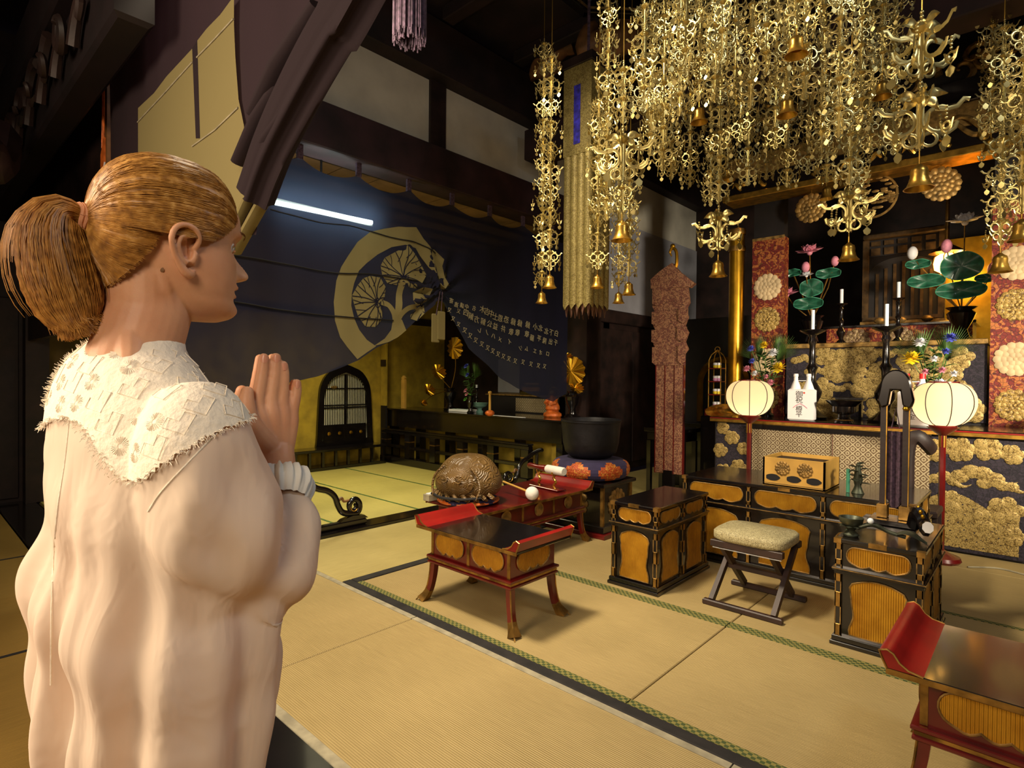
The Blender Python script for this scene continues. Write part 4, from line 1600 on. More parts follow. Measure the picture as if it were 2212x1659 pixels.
# offertory box on the dais
t = thing('offering_box', 'open pale wooden box with gilt rosettes and black leaf marks on the altar table', 'box', (-1.27, 4.50, 0.638))
w2, d2, h2 = 0.205, 0.19, 0.205
MB().box(-w2, w2, -d2, d2, 0, 0.012).build('bottom', 'wood_yellow', t)
for (a, b, c_, d_, n) in ((-w2, w2, -d2, -d2 + 0.012, 'front'), (-w2, w2, d2 - 0.012, d2, 'back'), (-w2, -w2 + 0.012, -d2, d2, 'side'), (w2 - 0.012, w2, -d2, d2, 'side')):
    MB().box(a, b, c_, d_, 0.0, h2, 0.002).build(n, 'wood_yellow', t)
MB().box(-w2 + 0.012, w2 - 0.012, -d2 + 0.012, d2 - 0.012, 0.165, 0.178).build('dark_inset', 'dark_wood', t)  # flat dark board set below the rim
MB().box(-w2, w2, -d2 - 0.001, -d2 + 0.002, 0.018, 0.021).build('groove', 'ink_black', t)
for x in (-0.07, 0.078):
    rosette(11, 0.05, 0.004).build('gilt_rosette', 'gold_dull', t, (x, -d2, 0.132), (PI / 2, 0, 0))
for x in (-0.135, 0.005, 0.135):
    MB().prism([(p[0] * (1 + 0.06 * math.cos(9 * math.atan2(p[1], p[0]))), p[1]) for p in [(0.048 * math.cos(a), 0.024 * math.sin(a)) for a in [2 * PI * i / 28 for i in range(28)]]], 'Y', -0.003, 0.001).build('black_leaf_mark', 'ink_black', t, (x, -d2, 0.062))


# ================================================================== MAIN ALTAR
def flower_blob(mb, c, r, n=6, seed=0):
    """embroidered peony: overlapping raised petals in the XZ plane"""
    rnd = random.Random(seed)
    mb.ball((c[0], c[1], c[2]), r * 0.42, 10, 5, 1, 0.12, 1)
    for k in range(n):
        a = 2 * PI * k / n + rnd.random() * 0.4
        q = r * (0.5 + 0.1 * rnd.random())
        mb.ball((c[0] + q * math.cos(a), c[1] - 0.002 * (k % 3), c[2] + q * math.sin(a)), r * (0.40 + 0.1 * rnd.random()), 10, 5, 1, 0.10, 1)


def cloud_swirl(mb, c, r, tail=1, seed=0):
    rnd = random.Random(seed)
    for k in range(4):
        mb.ball((c[0] + (k - 1.5) * r * 0.55, c[1], c[2] + r * 0.22 * math.sin(k * 2 + seed)), r * (0.42 + 0.12 * rnd.random()), 10, 5, 1, 0.10, 0.85)
    mb.tube([(c[0] + tail * (r * 0.9 + r * 1.0 * t), c[1], c[2] - r * 0.2 - r * 0.25 * math.sin(3 * t)) for t in [i / 8 for i in range(9)]], [r * 0.22 * (1 - i / 8.5) for i in range(9)], 8, flat=0.3)


# altar table with its cloths
t = thing('altar_table', 'high black altar table with upturned gilt ends hung with embroidered cloth', 'altar', (-1.28, 6.22, 0))
MB().box(-1.24, 1.22, -0.30, 0.34, 0.0, 0.955).build('carcass', 'black_matte', t)
tt = MB().box(-1.27, 1.25, -0.36, 0.38, 0.955, 1.01, 0.006).build('table_top', 'black_lacquer', t)
MB().box(-1.272, 1.252, -0.364, -0.356, 0.992, 1.004).build('red_line', 'red_inner', tt)
MB().box(-1.272, 1.252, -0.363, -0.355, 0.962, 0.990).build('gilt_band', 'gold', tt)
for sx in (-1, 1):
    ctr = spline([(0, 1.0), (0.06, 1.005), (0.105, 1.03), (0.115, 1.075), (0.09, 1.105), (0.055, 1.10), (0.045, 1.075)], 16)
    wd = [0.02, 0.022, 0.024, 0.026, 0.028, 0.03, 0.03, 0.03, 0.029, 0.028, 0.026, 0.024, 0.022, 0.02, 0.017, 0.012]
    mb = MB().tube([(-0.01 + sx * (1.2 + p[0]), 0.0, p[1]) for p in ctr], wd, 8)
    mb.v = [(x, y * 12, z) for x, y, z in mb.v]
    mb.build('upturned_end', 'gold', t)
# embroidered front cloth
fc = MB().box(-1.22, 1.21, -0.325, -0.305, 0.02, 0.955).build('front_cloth', 'altar_indigo', t)
for k, (x, z, r, kind) in enumerate(((0.62, 0.83, 0.10, 0), (0.80, 0.85, 0.11, 0), (0.98, 0.87, 0.10, 0), (1.13, 0.84, 0.08, 0), (0.68, 0.60, 0.11, 1), (0.92, 0.66, 0.13, 1), (1.05, 0.60, 0.10, 1),
                                      (0.74, 0.42, 0.10, 0), (1.10, 0.40, 0.12, 0), (0.97, 0.30, 0.09, 0), (1.14, 0.20, 0.08, 0), (-1.15, 0.90, 0.07, 0), (-1.05, 0.80, 0.08, 0), (-1.17, 0.66, 0.08, 0), (-0.93, 0.70, 0.07, 0),
                                      (-1.13, 0.45, 0.08, 0), (-0.98, 0.50, 0.09, 0), (-0.92, 0.33, 0.07, 0), (-1.16, 0.24, 0.08, 1))):
    mb = MB()
    (flower_blob if kind == 0 else cloud_swirl)(mb, (x, -0.328, z), r, seed=k)
    mb.build('embroidered_flower' if kind == 0 else 'embroidered_cloud', 'embroidery_gold', fc, ang=60)
mb = MB()     # ribbed rocky bank at lower right of the cloth
mb.grid(lambda u, v: (0.58 + 0.6 * u, -0.329 - 0.006 * math.sin(u * 60 + 9 * v) * math.sin(v * 34 + 4 * u), 0.05 + (0.36 + 0.08 * math.sin(5 * u)) * v), 46, 18)
mb.build('embroidered_rock', 'embroidery_gold', fc)
# brocade panel in the middle
lt = thing('brocade_frontal', 'silver-brown lozenge brocade frontal hanging before the altar table', 'cloth', (-1.38, 5.82, 0.03))
MB().grid(lambda u, v: (-0.72 + 1.44 * u, -0.004 * math.sin(u * 26), 0.90 * v), 60, 3).build('cloth', 'lattice_brocade', lt)
MB().box(-0.73, 0.73, -0.012, 0.010, 0.885, 0.93).build('top_rail', 'black_lacquer', lt)
MB().box(-0.003, 0.003, -0.010, -0.006, 0.0, 0.885).build('seam', 'silk_brown', lt)

# second tier with gold embroidered cloth
t = thing('upper_altar_tier', 'second altar step hung with gold flowered cloth above the sake bottles', 'altar', (-1.20, 6.97, 0))
MB().box(-0.84, 0.84, -0.28, 0.32, 0, 1.74).build('carcass', 'black_matte', t)
MB().box(-0.855, 0.855, -0.34, 0.36, 1.74, 1.79, 0.006).build('tier_top', 'gold_dull', t)
fc = MB().box(-0.85, 0.85, -0.305, -0.285, 1.03, 1.74).build('front_cloth', 'altar_indigo', t)
rnd = random.Random(3)
k = 0
for r_ in range(4):
    for c_ in range(9):
        x = -0.76 + 0.19 * c_ + (0.09 if r_ % 2 else 0) + rnd.uniform(-0.03, 0.03)
        z = 1.13 + 0.17 * r_ + rnd.uniform(-0.03, 0.03)
        if abs(x) > 0.75:
            continue
        mb = MB()
        if (r_ + c_) % 4 == 3:
            cloud_swirl(mb, (x, -0.308, z), 0.085, 1 if c_ < 4 else -1, k)
        else:
            flower_blob(mb, (x, -0.308, z), 0.112 + 0.02 * rnd.random(), 5 + k % 3, k)
        mb.build('embroidered_flower', 'embroidery_gold', fc, ang=60)
        k += 1
# third tier, red brocade
t = thing('inner_altar_tier', 'red and tan brocade covered step below the gilded shrine', 'altar', (-1.18, 7.75, 0))
MB().box(-0.66, 0.66, -0.28, 0.32, 0, 2.03).build('carcass', 'black_matte', t)
MB().box(-0.67, 0.67, -0.30, -0.27, 1.72, 2.0).build('front_cloth', 'brocade_red', t)
for x in (-0.36, 0.05, 0.42):
    rosette(11, 0.13, 0.006).build('woven_rosette', 'brocade_tan', t, (x, -0.30, 1.86), (PI / 2, 0, 0))
MB().box(-0.70, 0.70, -0.33, 0.34, 2.0, 2.03, 0.005).build('tier_top', 'black_lacquer', t)
for x in (-0.16, 0.04, 0.28, 0.5):
    MB().ball((x, -0.2, 2.075), 0.045, 10, 6, 1.2, 1, 0.8).build('gilt_cloud_foot', 'gold_dull', t)

# gilded shrine
t = thing('gilded_shrine', 'gilded shrine, its gilt darkened for shade, with barred doors and arched head on the inner altar', 'shrine', (-1.16, 7.80, 2.035))
MB().box(-0.36, 0.36, -0.02, 0.22, 0, 1.0).build('carcass', 'black_matte', t)
for x in (-0.36, 0.36):
    MB().box(x - 0.03, x + 0.03, -0.06, 0.0, 0, 1.0).build('gilt_post', 'shaded_gilt', t)
MB().box(-0.38, 0.38, -0.08, 0.0, 0.06, 0.10).build('gilt_sill', 'shaded_gilt', t)
MB().box(-0.40, 0.40, -0.10, 0.24, 0.0, 0.05).build('base', 'gold_dull', t)
for k in range(7):
    MB().box(-0.26 + k * 0.085, -0.232 + k * 0.085, -0.04, -0.015, 0.1, 0.72 - 0.02 * abs(k - 3) ** 1.6).build('door_bar', 'shaded_gilt', t)
for k in range(5):
    MB().box(-0.31 + k * 0.13, -0.22 + k * 0.13, -0.045, -0.01, 0.82, 0.90).build('frieze_block', 'shaded_gilt', t)
    MB().box(-0.31 + k * 0.13, -0.22 + k * 0.13, -0.045, -0.01, 0.93, 0.98).build('frieze_block', 'shaded_gilt', t)
arch = [(-0.36, 0.62)] + [(0.33 * math.cos(PI - PI * i / 16), 0.6 + 0.18 * math.sin(PI * i / 16)) for i in range(17)] + [(0.36, 0.62), (0.36, 0.81), (-0.36, 0.81)]
MB().prism(arch, 'Y', -0.03, -0.01).build('arched_head', 'black_lacquer', t)
MB().box(-0.38, 0.38, -0.10, 0.26, 1.0, 1.06, 0.01).build('cornice', 'shaded_gilt', t)

# gold leaf screen lit by a lamp behind the right-hand lotus
t = thing('gold_screen', 'gold leaf screen glowing orange behind the right lotus vase', 'screen', (-0.30, 8.35, 0))
MB().box(-0.62, 0.55, 0, 0.04, 1.7, 3.05).build('panel', 'gold_bright', t)
MB().box(-0.66, -0.60, -0.02, 0.06, 0.0, 3.1).build('frame_post', 'black_lacquer', t)
MB().box(0.53, 0.59, -0.02, 0.06, 0.0, 3.1).build('frame_post', 'black_lacquer', t)
mat('lamp_glow', (255, 220, 150), 0.5, emit=(255, 186, 84), estr=14.0)
lp = atY(2045, 565, 7.45)
t = thing('hanging_shrine_lamp', 'small glowing hanging lamp with dark bars beside the gilded shrine', 'lamp', (lp.x, lp.y, lp.z - 0.12))
MB().lathe([(0.05, 0.0), (0.105, 0.03), (0.115, 0.1), (0.10, 0.17), (0.06, 0.2)], seg=16).build('glowing_shade', 'lamp_glow', t)
for k in range(6):
    a = 2 * PI * k / 6 + 0.4
    MB().tube([(0.055 * math.cos(a), 0.055 * math.sin(a), 0), (0.112 * math.cos(a), 0.112 * math.sin(a), 0.03), (0.122 * math.cos(a), 0.122 * math.sin(a), 0.1), (0.107 * math.cos(a), 0.107 * math.sin(a), 0.17), (0.06 * math.cos(a), 0.06 * math.sin(a), 0.2)], 0.006, 5).build('bar', 'brass_dark', t)
MB().lathe([(0.06, 0.195), (0.16, 0.21), (0.14, 0.23), (0.05, 0.29), (0.02, 0.33), (0.008, 5.225 - lp.z)], seg=12).build('cap', 'brass_dark', t)
point_lamp('shrine_lamp_light', (lp.x + 0.05, lp.y + 0.17, lp.z + 0.0), 9, (1.0, 0.62, 0.22), 0.08)

# pillars wrapped in red brocade, gold column
for (nm, x0, x1, lab) in (('wrapped_pillar', -2.41, -2.07, 'pillar wrapped in red brocade with pale flower roundels, left of the altar'), ('wrapped_pillar', -0.33, 0.01, 'pillar wrapped in red brocade with pale flower roundels at the right picture edge')):
    t = thing(nm, lab, 'pillar', ((x0 + x1) / 2, 6.79, 0))
    h = (x1 - x0) / 2
    MB().box(-h + 0.01, h - 0.01, -0.17, -0.04, 0, 3.5).build('post', 'black_matte', t)
    w_ = MB().box(-h, h, -0.18, -0.03, 0.9, 2.98, 0.01).build('brocade_wrap', 'brocade_red', t)
    MB().box(-h - 0.002, h + 0.002, -0.184, -0.178, 2.955, 2.985).build('braid', 'gold_dull', w_)
    for z, r, m in ((2.43, 0.15, 'white_cloth'), (2.07, 0.14, 'brocade_gold'), (1.60, 0.15, 'white_cloth'), (1.2, 0.14, 'brocade_gold')):
        mm = 'petal_tan' if m == 'white_cloth' else m
        mat('petal_tan', (190, 166, 128), 0.7, var=0.1)
        rosette(14, r, 0.006).build('woven_roundel', mm, w_, (0.0, -0.18, z), (PI / 2, 0, 0))
t = thing('gold_column', 'round polished gold column left of the red wrapped pillar', 'column', (-2.645, 6.76, 0))
MB().lathe([(0.085, 0), (0.085, 3.1)], seg=28).build('shaft', 'gold_bright', t)
MB().lathe([(0.11, 0), (0.11, 0.08), (0.09, 0.12)], seg=28).build('base', 'brass_dark', t)
for z in (2.9, 3.1):
    MB().lathe([(0.095, z), (0.1, z + 0.03), (0.095, z + 0.06)], seg=28).build('collar', 'brass_dark', t)

# beams over the altar
t = thing('altar_beam', 'gilded and black beams with carved clouds spanning above the altar', 'beam', (-1.0, 6.42, 0))
MB().box(-1.62, 2.6, -0.10, 0.10, 3.60, 3.82, 0.006).build('gold_board', 'gold_dull', t)
MB().box(-1.62, 2.6, -0.13, 0.13, 3.42, 3.60, 0.006).build('black_beam', 'black_lacquer', t)
MB().box(-1.62, 2.6, -0.15, 0.15, 3.355, 3.42, 0.006).build('gilt_rail', 'gold', t)
MB().box(-1.62, 2.6, -0.13, 0.13, 3.82, 4.02, 0.006).build('black_beam', 'black_lacquer', t)
MB().box(-1.62, 2.6, -0.06, 0.06, 4.02, 4.9, 0.006).build('frieze_board', 'black_matte', t)
for k in range(16):
    cx = -1.5 + k * 0.26
    mb = MB()
    mb.tube([(cx + 0.13 * s_ - 0.02, -0.125 - 0.02 * math.sin(s_ * 5), 3.50 + 0.035 * math.sin(6.3 * s_ + k)) for s_ in [i / 14 for i in range(15)]], [0.006 + 0.016 * math.sin(PI * i / 14) for i in range(15)], 7)
    if k % 3 == 0:
        mb.ball((cx + 0.1, -0.13, 3.52), 0.03, 8, 5)
    mb.build('carved_wave', 'gold', t)
for k in range(11):
    cx = -1.4 + k * 0.37
    mb = MB()
    for q in range(3):
        mb.tube([(cx + 0.1 * q + 0.12 * (1 - s_) * math.cos(5 * s_ + q * 2 + k), -0.08 - 0.03 * s_, 4.16 + 0.05 * math.sin(q * 2.2 + k) + 0.12 * (1 - s_) * math.sin(5 * s_ + q * 2 + k)) for s_ in [i / 12 for i in range(13)]], [0.032 * (1 - 0.75 * i / 12) for i in range(13)], 7)
    mb.ball((cx + 0.18, -0.1, 4.2), 0.06, 10, 6, 1.5, 0.5, 0.8)
    mb.build('carved_cloud', 'gold_dull', t)
mb = MB()
for k in range(2):
    mb.tube([(0.35 + 0.5 * s_, -0.13, 3.60 + 0.09 * math.sin(7 * s_ + k * 1.5)) for s_ in [i / 20 for i in range(21)]], [0.005 + 0.02 * math.sin(PI * i / 20) for i in range(21)], 7)
mb.build('carved_wave', 'gold_dull', t)

# hanging discs under the beam
def hanging_disc(px, py, Y, r, label, m, openwork=False, tilt=0.0):
    p = atY(px, py, Y)
    t = thing('hanging_disc', label, 'ornament', (p.x, p.y, p.z))
    if openwork:
        mb = MB()
        mb.tube([(r * math.cos(a), 0, r * math.sin(a)) for a in [2 * PI * i / 36 for i in range(37)]], 0.012, 6)
        rn = random.Random(5)
        for k in range(46):
            a, q = rn.uniform(0, 2 * PI), r * math.sqrt(rn.random()) * 0.93
            mb.ball((q * math.cos(a), rn.uniform(-0.008, 0.008), q * math.sin(a)), r * 0.13, 7, 4, 1.3, 0.25, 0.55)
        mb.build('openwork_plate', m, t)
    else:
        rosette(16, r, 0.012).build('flower_plate', m, t, (0, 0, 0), (PI / 2, 0, tilt))
    MB().tube([(0, 0.01, r * 0.9), (0, 0.01, 3.38 - p.z)], 0.004, 5).build('cord', 'wire_gold', t)


hanging_disc(1752, 450, 6.44, 0.155, 'round gilt chrysanthemum disc hanging under the left end of the gold rail', 'gold_dull')
hanging_disc(1885, 425, 6.46, 0.20, 'openwork gilt disc hanging in the middle under the gold rail', 'gold_dull', True)
hanging_disc(2032, 398, 6.46, 0.16, 'tilted gilt chrysanthemum disc hanging right of the big brass bell', 'gold_dull', False, 0.3)

# paper lanterns on poles
for (x, y, lab, on) in ((-2.05, 5.60, 'glowing paper lantern on a red pole left of the offering box', 0), (-0.55, 5.55, 'glowing paper lantern on a red pole right of the altar', 1)):
    t = thing('paper_lantern', lab, 'lantern', (x, y, 0))
    zc = 1.225
    R, hh = 0.212, 0.165
    prof = [(0.085, -hh), (0.135, -hh * 0.86), (0.178, -hh * 0.58), (0.205, -hh * 0.2), (R, hh * 0.1), (0.205, hh * 0.42), (0.182, hh * 0.70), (0.145, hh * 0.90), (0.10, hh)]
    pr = [tuple(v) for v in spline(prof, 22)]
    sh = MB().lathe([(a, zc + b) for a, b in pr], seg=36, cap=False).build('paper_shade', 'lantern_paper', t, ang=80)
    for k in range(8):
        a = 2 * PI * k / 8 + 0.35
        MB().tube([((q + 0.002) * math.cos(a), (q + 0.002) * math.sin(a), zc + b) for q, b in pr], 0.0035, 5).build('rib', 'ink_black', sh)
    MB().lathe([(0.088, zc - hh - 0.012), (0.092, zc - hh - 0.004), (0.088, zc - hh + 0.006)], seg=28).build('lower_hoop', 'red_lacquer', t)
    MB().lathe([(0.088, zc + hh - 0.006), (0.104, zc + hh), (0.102, zc + hh + 0.010)], seg=28, cap=False).build('upper_hoop', 'red_lacquer', t)
    MB().lathe([(0.03, zc - hh - 0.075), (0.05, zc - hh - 0.06), (0.10, zc - hh - 0.02), (0.105, zc - hh - 0.012)], seg=24).build('cup', 'red_lacquer', t)
    pole = MB().lathe([(0.022, 0.06), (0.022, zc - hh - 0.06)], seg=6).build('pole', 'red_lacquer', t)
    for z in (zc - hh - 0.17, 0.16):
        for k in range(6):
            a = 2 * PI * k / 6
            MB().box(-0.004, 0.004, -0.003, 0.003, 0, 0.09).build('gilt_strip', 'gold', pole, (0.0225 * math.cos(a), 0.0225 * math.sin(a), z), (0, 0, a + PI / 2))
    mb = MB().lathe([(0.12, 0.0), (0.135, 0.02), (0.125, 0.045), (0.07, 0.065), (0.03, 0.09)], seg=18)
    mb.build('lotus_base', 'red_lacquer', t)
    mat('bulb', (255, 240, 210), 0.5, emit=(255, 226, 176), estr=14.0)
    MB().ball((0.0, 0.0, zc - 0.09), 0.035, 12, 8).build('bulb', 'bulb', t)
    point_lamp('lantern_light', (x, y, zc - 0.07), 2.3, (1.0, 0.80, 0.58), 0.04)
# flex of the right lantern across the floor
MB().tube([tuple(v) for v in spline([(-0.38, 5.50, 0.006), (-0.2, 5.62, 0.006), (0.02, 5.55, 0.006), (0.15, 5.7, 0.006), (0.5, 5.72, 0.006)], 30)], 0.006, 6).build('power_cord', 'grey_border', None, label='thin pale cord snaking from the right lantern along the floor', cat='cord')


# candlesticks
def candlestick(loc, s, cand, label, group=None):
    t = thing('candlestick', label, 'candlestick', loc)
    prof = [(0.075, 0), (0.08, 0.012), (0.05, 0.03), (0.022, 0.06), (0.028, 0.09), (0.045, 0.12), (0.05, 0.15), (0.035, 0.18), (0.018, 0.21), (0.02, 0.26), (0.03, 0.28), (0.018, 0.30), (0.015, 0.40), (0.022, 0.42), (0.016, 0.44), (0.022, 0.455), (0.062, 0.475), (0.066, 0.482), (0.02, 0.478)]
    MB().lathe([(r * s, z * s) for r, z in prof], seg=18).build('stand', 'black_lacquer', t)
    MB().lathe([(0.017, 0.478 * s), (0.017, 0.478 * s + cand)], seg=12).build('candle', 'candle_white', t)
    MB().tube([(0, 0, 0.478 * s + cand), (0.001, 0, 0.478 * s + cand + 0.012)], 0.0012, 5).build('wick', 'ink_black', t)
    return t


candlestick((-1.69, 6.30, 1.012), 1.85, 0.21, 'tall black candlestick with a thin white candle beside the sake bottles')
candlestick((-1.06, 6.30, 1.012), 1.85, 0.22, 'tall black candlestick with a thin white candle in the middle of the altar')
candlestick((-1.60, 7.02, 1.792), 0.92, 0.16, 'black candlestick with white candle on the second altar step, left one')
candlestick((-1.08, 7.02, 1.792), 0.95, 0.17, 'black candlestick with white candle on the second altar step, right one')


# sake bottles in white paper
def kanji(body, size, par, loc, m='ink_black', rz=0.0, mirror=False):
    me = text_mesh(body, size, m)
    o = place(me, 'lettering', par, loc, (PI / 2, 0, rz))
    return o


def bottle_pair(loc, label, lettering, caps, rz=0.0):
    t = thing('wrapped_bottle_pair', label, 'bottles', loc, rz)
    t.scale = (1.15, 1.15, 1.12)
    MB().box(-0.098, 0.098, -0.05, 0.05, 0, 0.27, 0.012).build('paper_wrapper', 'paper_white', t)
    for sx in (-1, 1):
        b = MB().lathe([(0.042, 0.20), (0.043, 0.27), (0.03, 0.31), (0.017, 0.345), (0.016, 0.375), (0.019, 0.378), (0.019, 0.40), (0.012, 0.403)], (sx * 0.05, 0, 0), 18).build('bottle', 'paper_white' if not caps else 'candle_white', t)
        if caps:
            MB().lathe([(0.021, 0.365), (0.021, 0.405)], (sx * 0.05, 0, 0), 16).build('red_cap', 'red_cap', b)
    MB().tube([(-0.05, 0, 0.345), (0, -0.012, 0.342), (0.05, 0, 0.345)], 0.003, 5).build('paper_cord', 'paper_white', t)
    for ch, z, s in lettering:
        kanji(ch, s, t, (-0.008, -0.0505, z))
    return t


t = bottle_pair((-1.69, 5.98, 1.012), 'pair of sake bottles in a white lettered paper wrapper on the altar', (('御', 0.222, 0.06), ('祝', 0.172, 0.06), ('樽', 0.098, 0.055), ('平', 0.05, 0.055)), False)
MB().prism(ngon(14, 0.008), 'Y', -0.0006, 0.0006).build('red_seal', 'ink_red', t, (0.03, -0.0505, 0.238))
for sx in (-1, 1):
    MB().tube([(0, -0.0506, 0.145), (sx * 0.03, -0.0506, 0.13), (sx * 0.055, -0.0506, 0.108)], 0.003, 5).build('printed_mark', 'petal_pink', t)
bottle_pair((-0.80, 6.02, 1.012), 'pair of red-capped sake bottles in white paper behind the chime stand', (('上', 0.17, 0.05), ('撰', 0.12, 0.05), ('金', 0.07, 0.05)), True)


# footed offering bowl
t = thing('footed_tray', 'black lacquer footed offering bowl in the middle of the altar edge', 'bowl', (-1.33, 5.98, 1.012))
MB().lathe([(0.085, 0), (0.075, 0.02), (0.05, 0.05), (0.05, 0.075), (0.085, 0.09), (0.098, 0.10), (0.10, 0.15), (0.15, 0.20), (0.155, 0.205), (0.145, 0.203), (0.09, 0.155), (0.001, 0.15)], seg=24).build('bowl', 'black_lacquer', t)
MB().lathe([(0.078, 0.02), (0.081, 0.024), (0.076, 0.03)], seg=24, cap=False).build('bright_line', 'brass_dark', t)
t = thing('small_altar_shelf', 'small black rest standing behind the footed bowl on the altar', 'stand', (-1.36, 6.36, 1.012))
MB().box(-0.12, 0.12, -0.05, 0.05, 0.20, 0.225, 0.004).build('shelf', 'black_lacquer', t)
for sx in (-1, 1):
    MB().box(sx * 0.09 - 0.012, sx * 0.09 + 0.012, -0.03, 0.03, 0, 0.20).build('leg', 'black_lacquer', t)


# flower vases with fresh flowers
def leaf_blade(mb, a, d, L, wd, droop=0.3, n=6):
    a, d = Vector(a), Vector(d).normalized()
    s = d.cross(Vector((0, 0, 1)))
    s = s.normalized() if s.length > 1e-3 else Vector((1, 0, 0))
    b = len(mb.v)
    for i in range(n + 1):
        t_ = i / n
        p = a + d * (L * t_) + Vector((0, 0, -droop * L * t_ * t_))
        ww = wd * math.sin(PI * (0.08 + 0.92 * t_)) ** 0.8
        mb.v += [tuple(p - s * ww), tuple(p + Vector((0, 0, ww * 0.3))), tuple(p + s * ww)]
    for i in range(n):
        for j in (0, 1):
            mb.f.append((b + i * 3 + j, b + i * 3 + j + 1, b + i * 3 + j + 4, b + i * 3 + j + 3))


def blossom(mb, c, r, n=9, up=(0, -0.6, 0.8), layers=2):
    up = Vector(up).normalized()
    e1 = up.orthogonal().normalized()
    e2 = up.cross(e1)
    for L in range(layers):
        for k in range(n):
            a = 2 * PI * (k + 0.5 * L) / n
            d = (e1 * math.cos(a) + e2 * math.sin(a)) * (1 - 0.35 * L) + up * (0.35 + 0.5 * L)
            leaf_blade(mb, Vector(c), d, r * (1 - 0.2 * L), r * 0.26, 0.1, 4)
    mb.ball(c, r * 0.2, 7, 5)


def flower_vase(loc, label, seed, flowers, vase_h=0.16):
    t = thing('flower_vase', label, 'vase', loc)
    t.scale = (1.35, 1.35, 1.6)
    MB().lathe([(0.05, 0), (0.055, 0.015), (0.035, 0.03), (0.03, 0.06), (0.05, 0.10), (0.055, 0.13), (0.04, 0.15), (0.06, vase_h), (0.05, vase_h), (0.03, 0.14)], seg=18).build('vase', 'black_lacquer', t)
    rnd = random.Random(seed)
    for sd in (-1, 1):                       # palm fronds
        fr = MB()
        for k in range(26):
            a = math.radians(-70 + 140 * k / 25)
            dr = Vector((sd * 0.5 + 0.75 * math.sin(a), -0.15, 0.75 * math.cos(a) + 0.25))
            leaf_blade(fr, (sd * 0.07, 0.02, vase_h + 0.20), dr, 0.20 + 0.03 * rnd.random(), 0.006, 0.12, 4)
        fr.tube([(0, 0, vase_h), (sd * 0.04, 0.01, vase_h + 0.1), (sd * 0.07, 0.02, vase_h + 0.2)], 0.004, 5)
        fr.build('palm_frond', 'leaf_natural', t)
    for (x, z, r, m) in flowers:
        y = -0.05 - 0.05 * rnd.random()
        mb = MB()
        blossom(mb, (x, y, vase_h + z), r * 1.12, 11 if r > 0.03 else 9)
        b = mb.build('blossom', m, t, ang=60)
        MB().tube([(0.0, 0, vase_h), (x * 0.6, y * 0.5, vase_h + z * 0.6), (x, y + 0.005, vase_h + z)], 0.0025, 5).build('stem', 'leaf_natural', b)
    lv = MB()
    for k in range(70):
        a = rnd.uniform(0, 2 * PI)
        leaf_blade(lv, (rnd.uniform(-0.05, 0.05), rnd.uniform(-0.04, 0.03), vase_h + rnd.uniform(0, 0.26)), (math.cos(a), math.sin(a) - 0.3, 0.5), 0.07 + 0.05 * rnd.random(), 0.014, 0.3, 4)
    lv.build('foliage', 'leaf_natural', t)
    ll = MB()
    for k in range(9):
        a = PI * k / 8
        leaf_blade(ll, (0, -0.03, vase_h + 0.02), (math.cos(a), -0.5, 0.25), 0.08, 0.02, 0.3, 4)
    ll.build('lime_leaves', 'leaf_lime', t)
    return t


flower_vase((-2.10, 6.22, 1.012), 'vase of mixed flowers with palm fronds behind the left lantern', 1,
            ((-0.09, 0.28, 0.035, 'petal_blue'), (-0.08, 0.20, 0.03, 'petal_blue'), (0.0, 0.30, 0.04, 'petal_yellow'), (0.07, 0.25, 0.045, 'petal_white'), (0.10, 0.15, 0.06, 'petal_yellow'), (-0.13, 0.15, 0.035, 'petal_pink'), (-0.06, 0.12, 0.03, 'petal_white'), (0.05, 0.06, 0.035, 'petal_pink'), (-0.02, 0.02, 0.05, 'petal_white'), (0.02, 0.10, 0.025, 'petal_pink')))
flower_vase((-0.70, 6.25, 1.012), 'vase of mixed flowers with palm fronds behind the right lantern', 2,
            ((0.10, 0.31, 0.045, 'petal_blue'), (0.08, 0.24, 0.03, 'petal_blue'), (-0.06, 0.29, 0.045, 'petal_white'), (-0.10, 0.20, 0.065, 'petal_yellow'), (0.02, 0.20, 0.03, 'petal_white'), (-0.03, 0.13, 0.03, 'petal_pink'), (0.06, 0.14, 0.03, 'petal_pink'), (-0.05, 0.06, 0.035, 'petal_pink'), (0.05, 0.06, 0.05, 'petal_white'), (0.12, 0.12, 0.03, 'petal_white')))


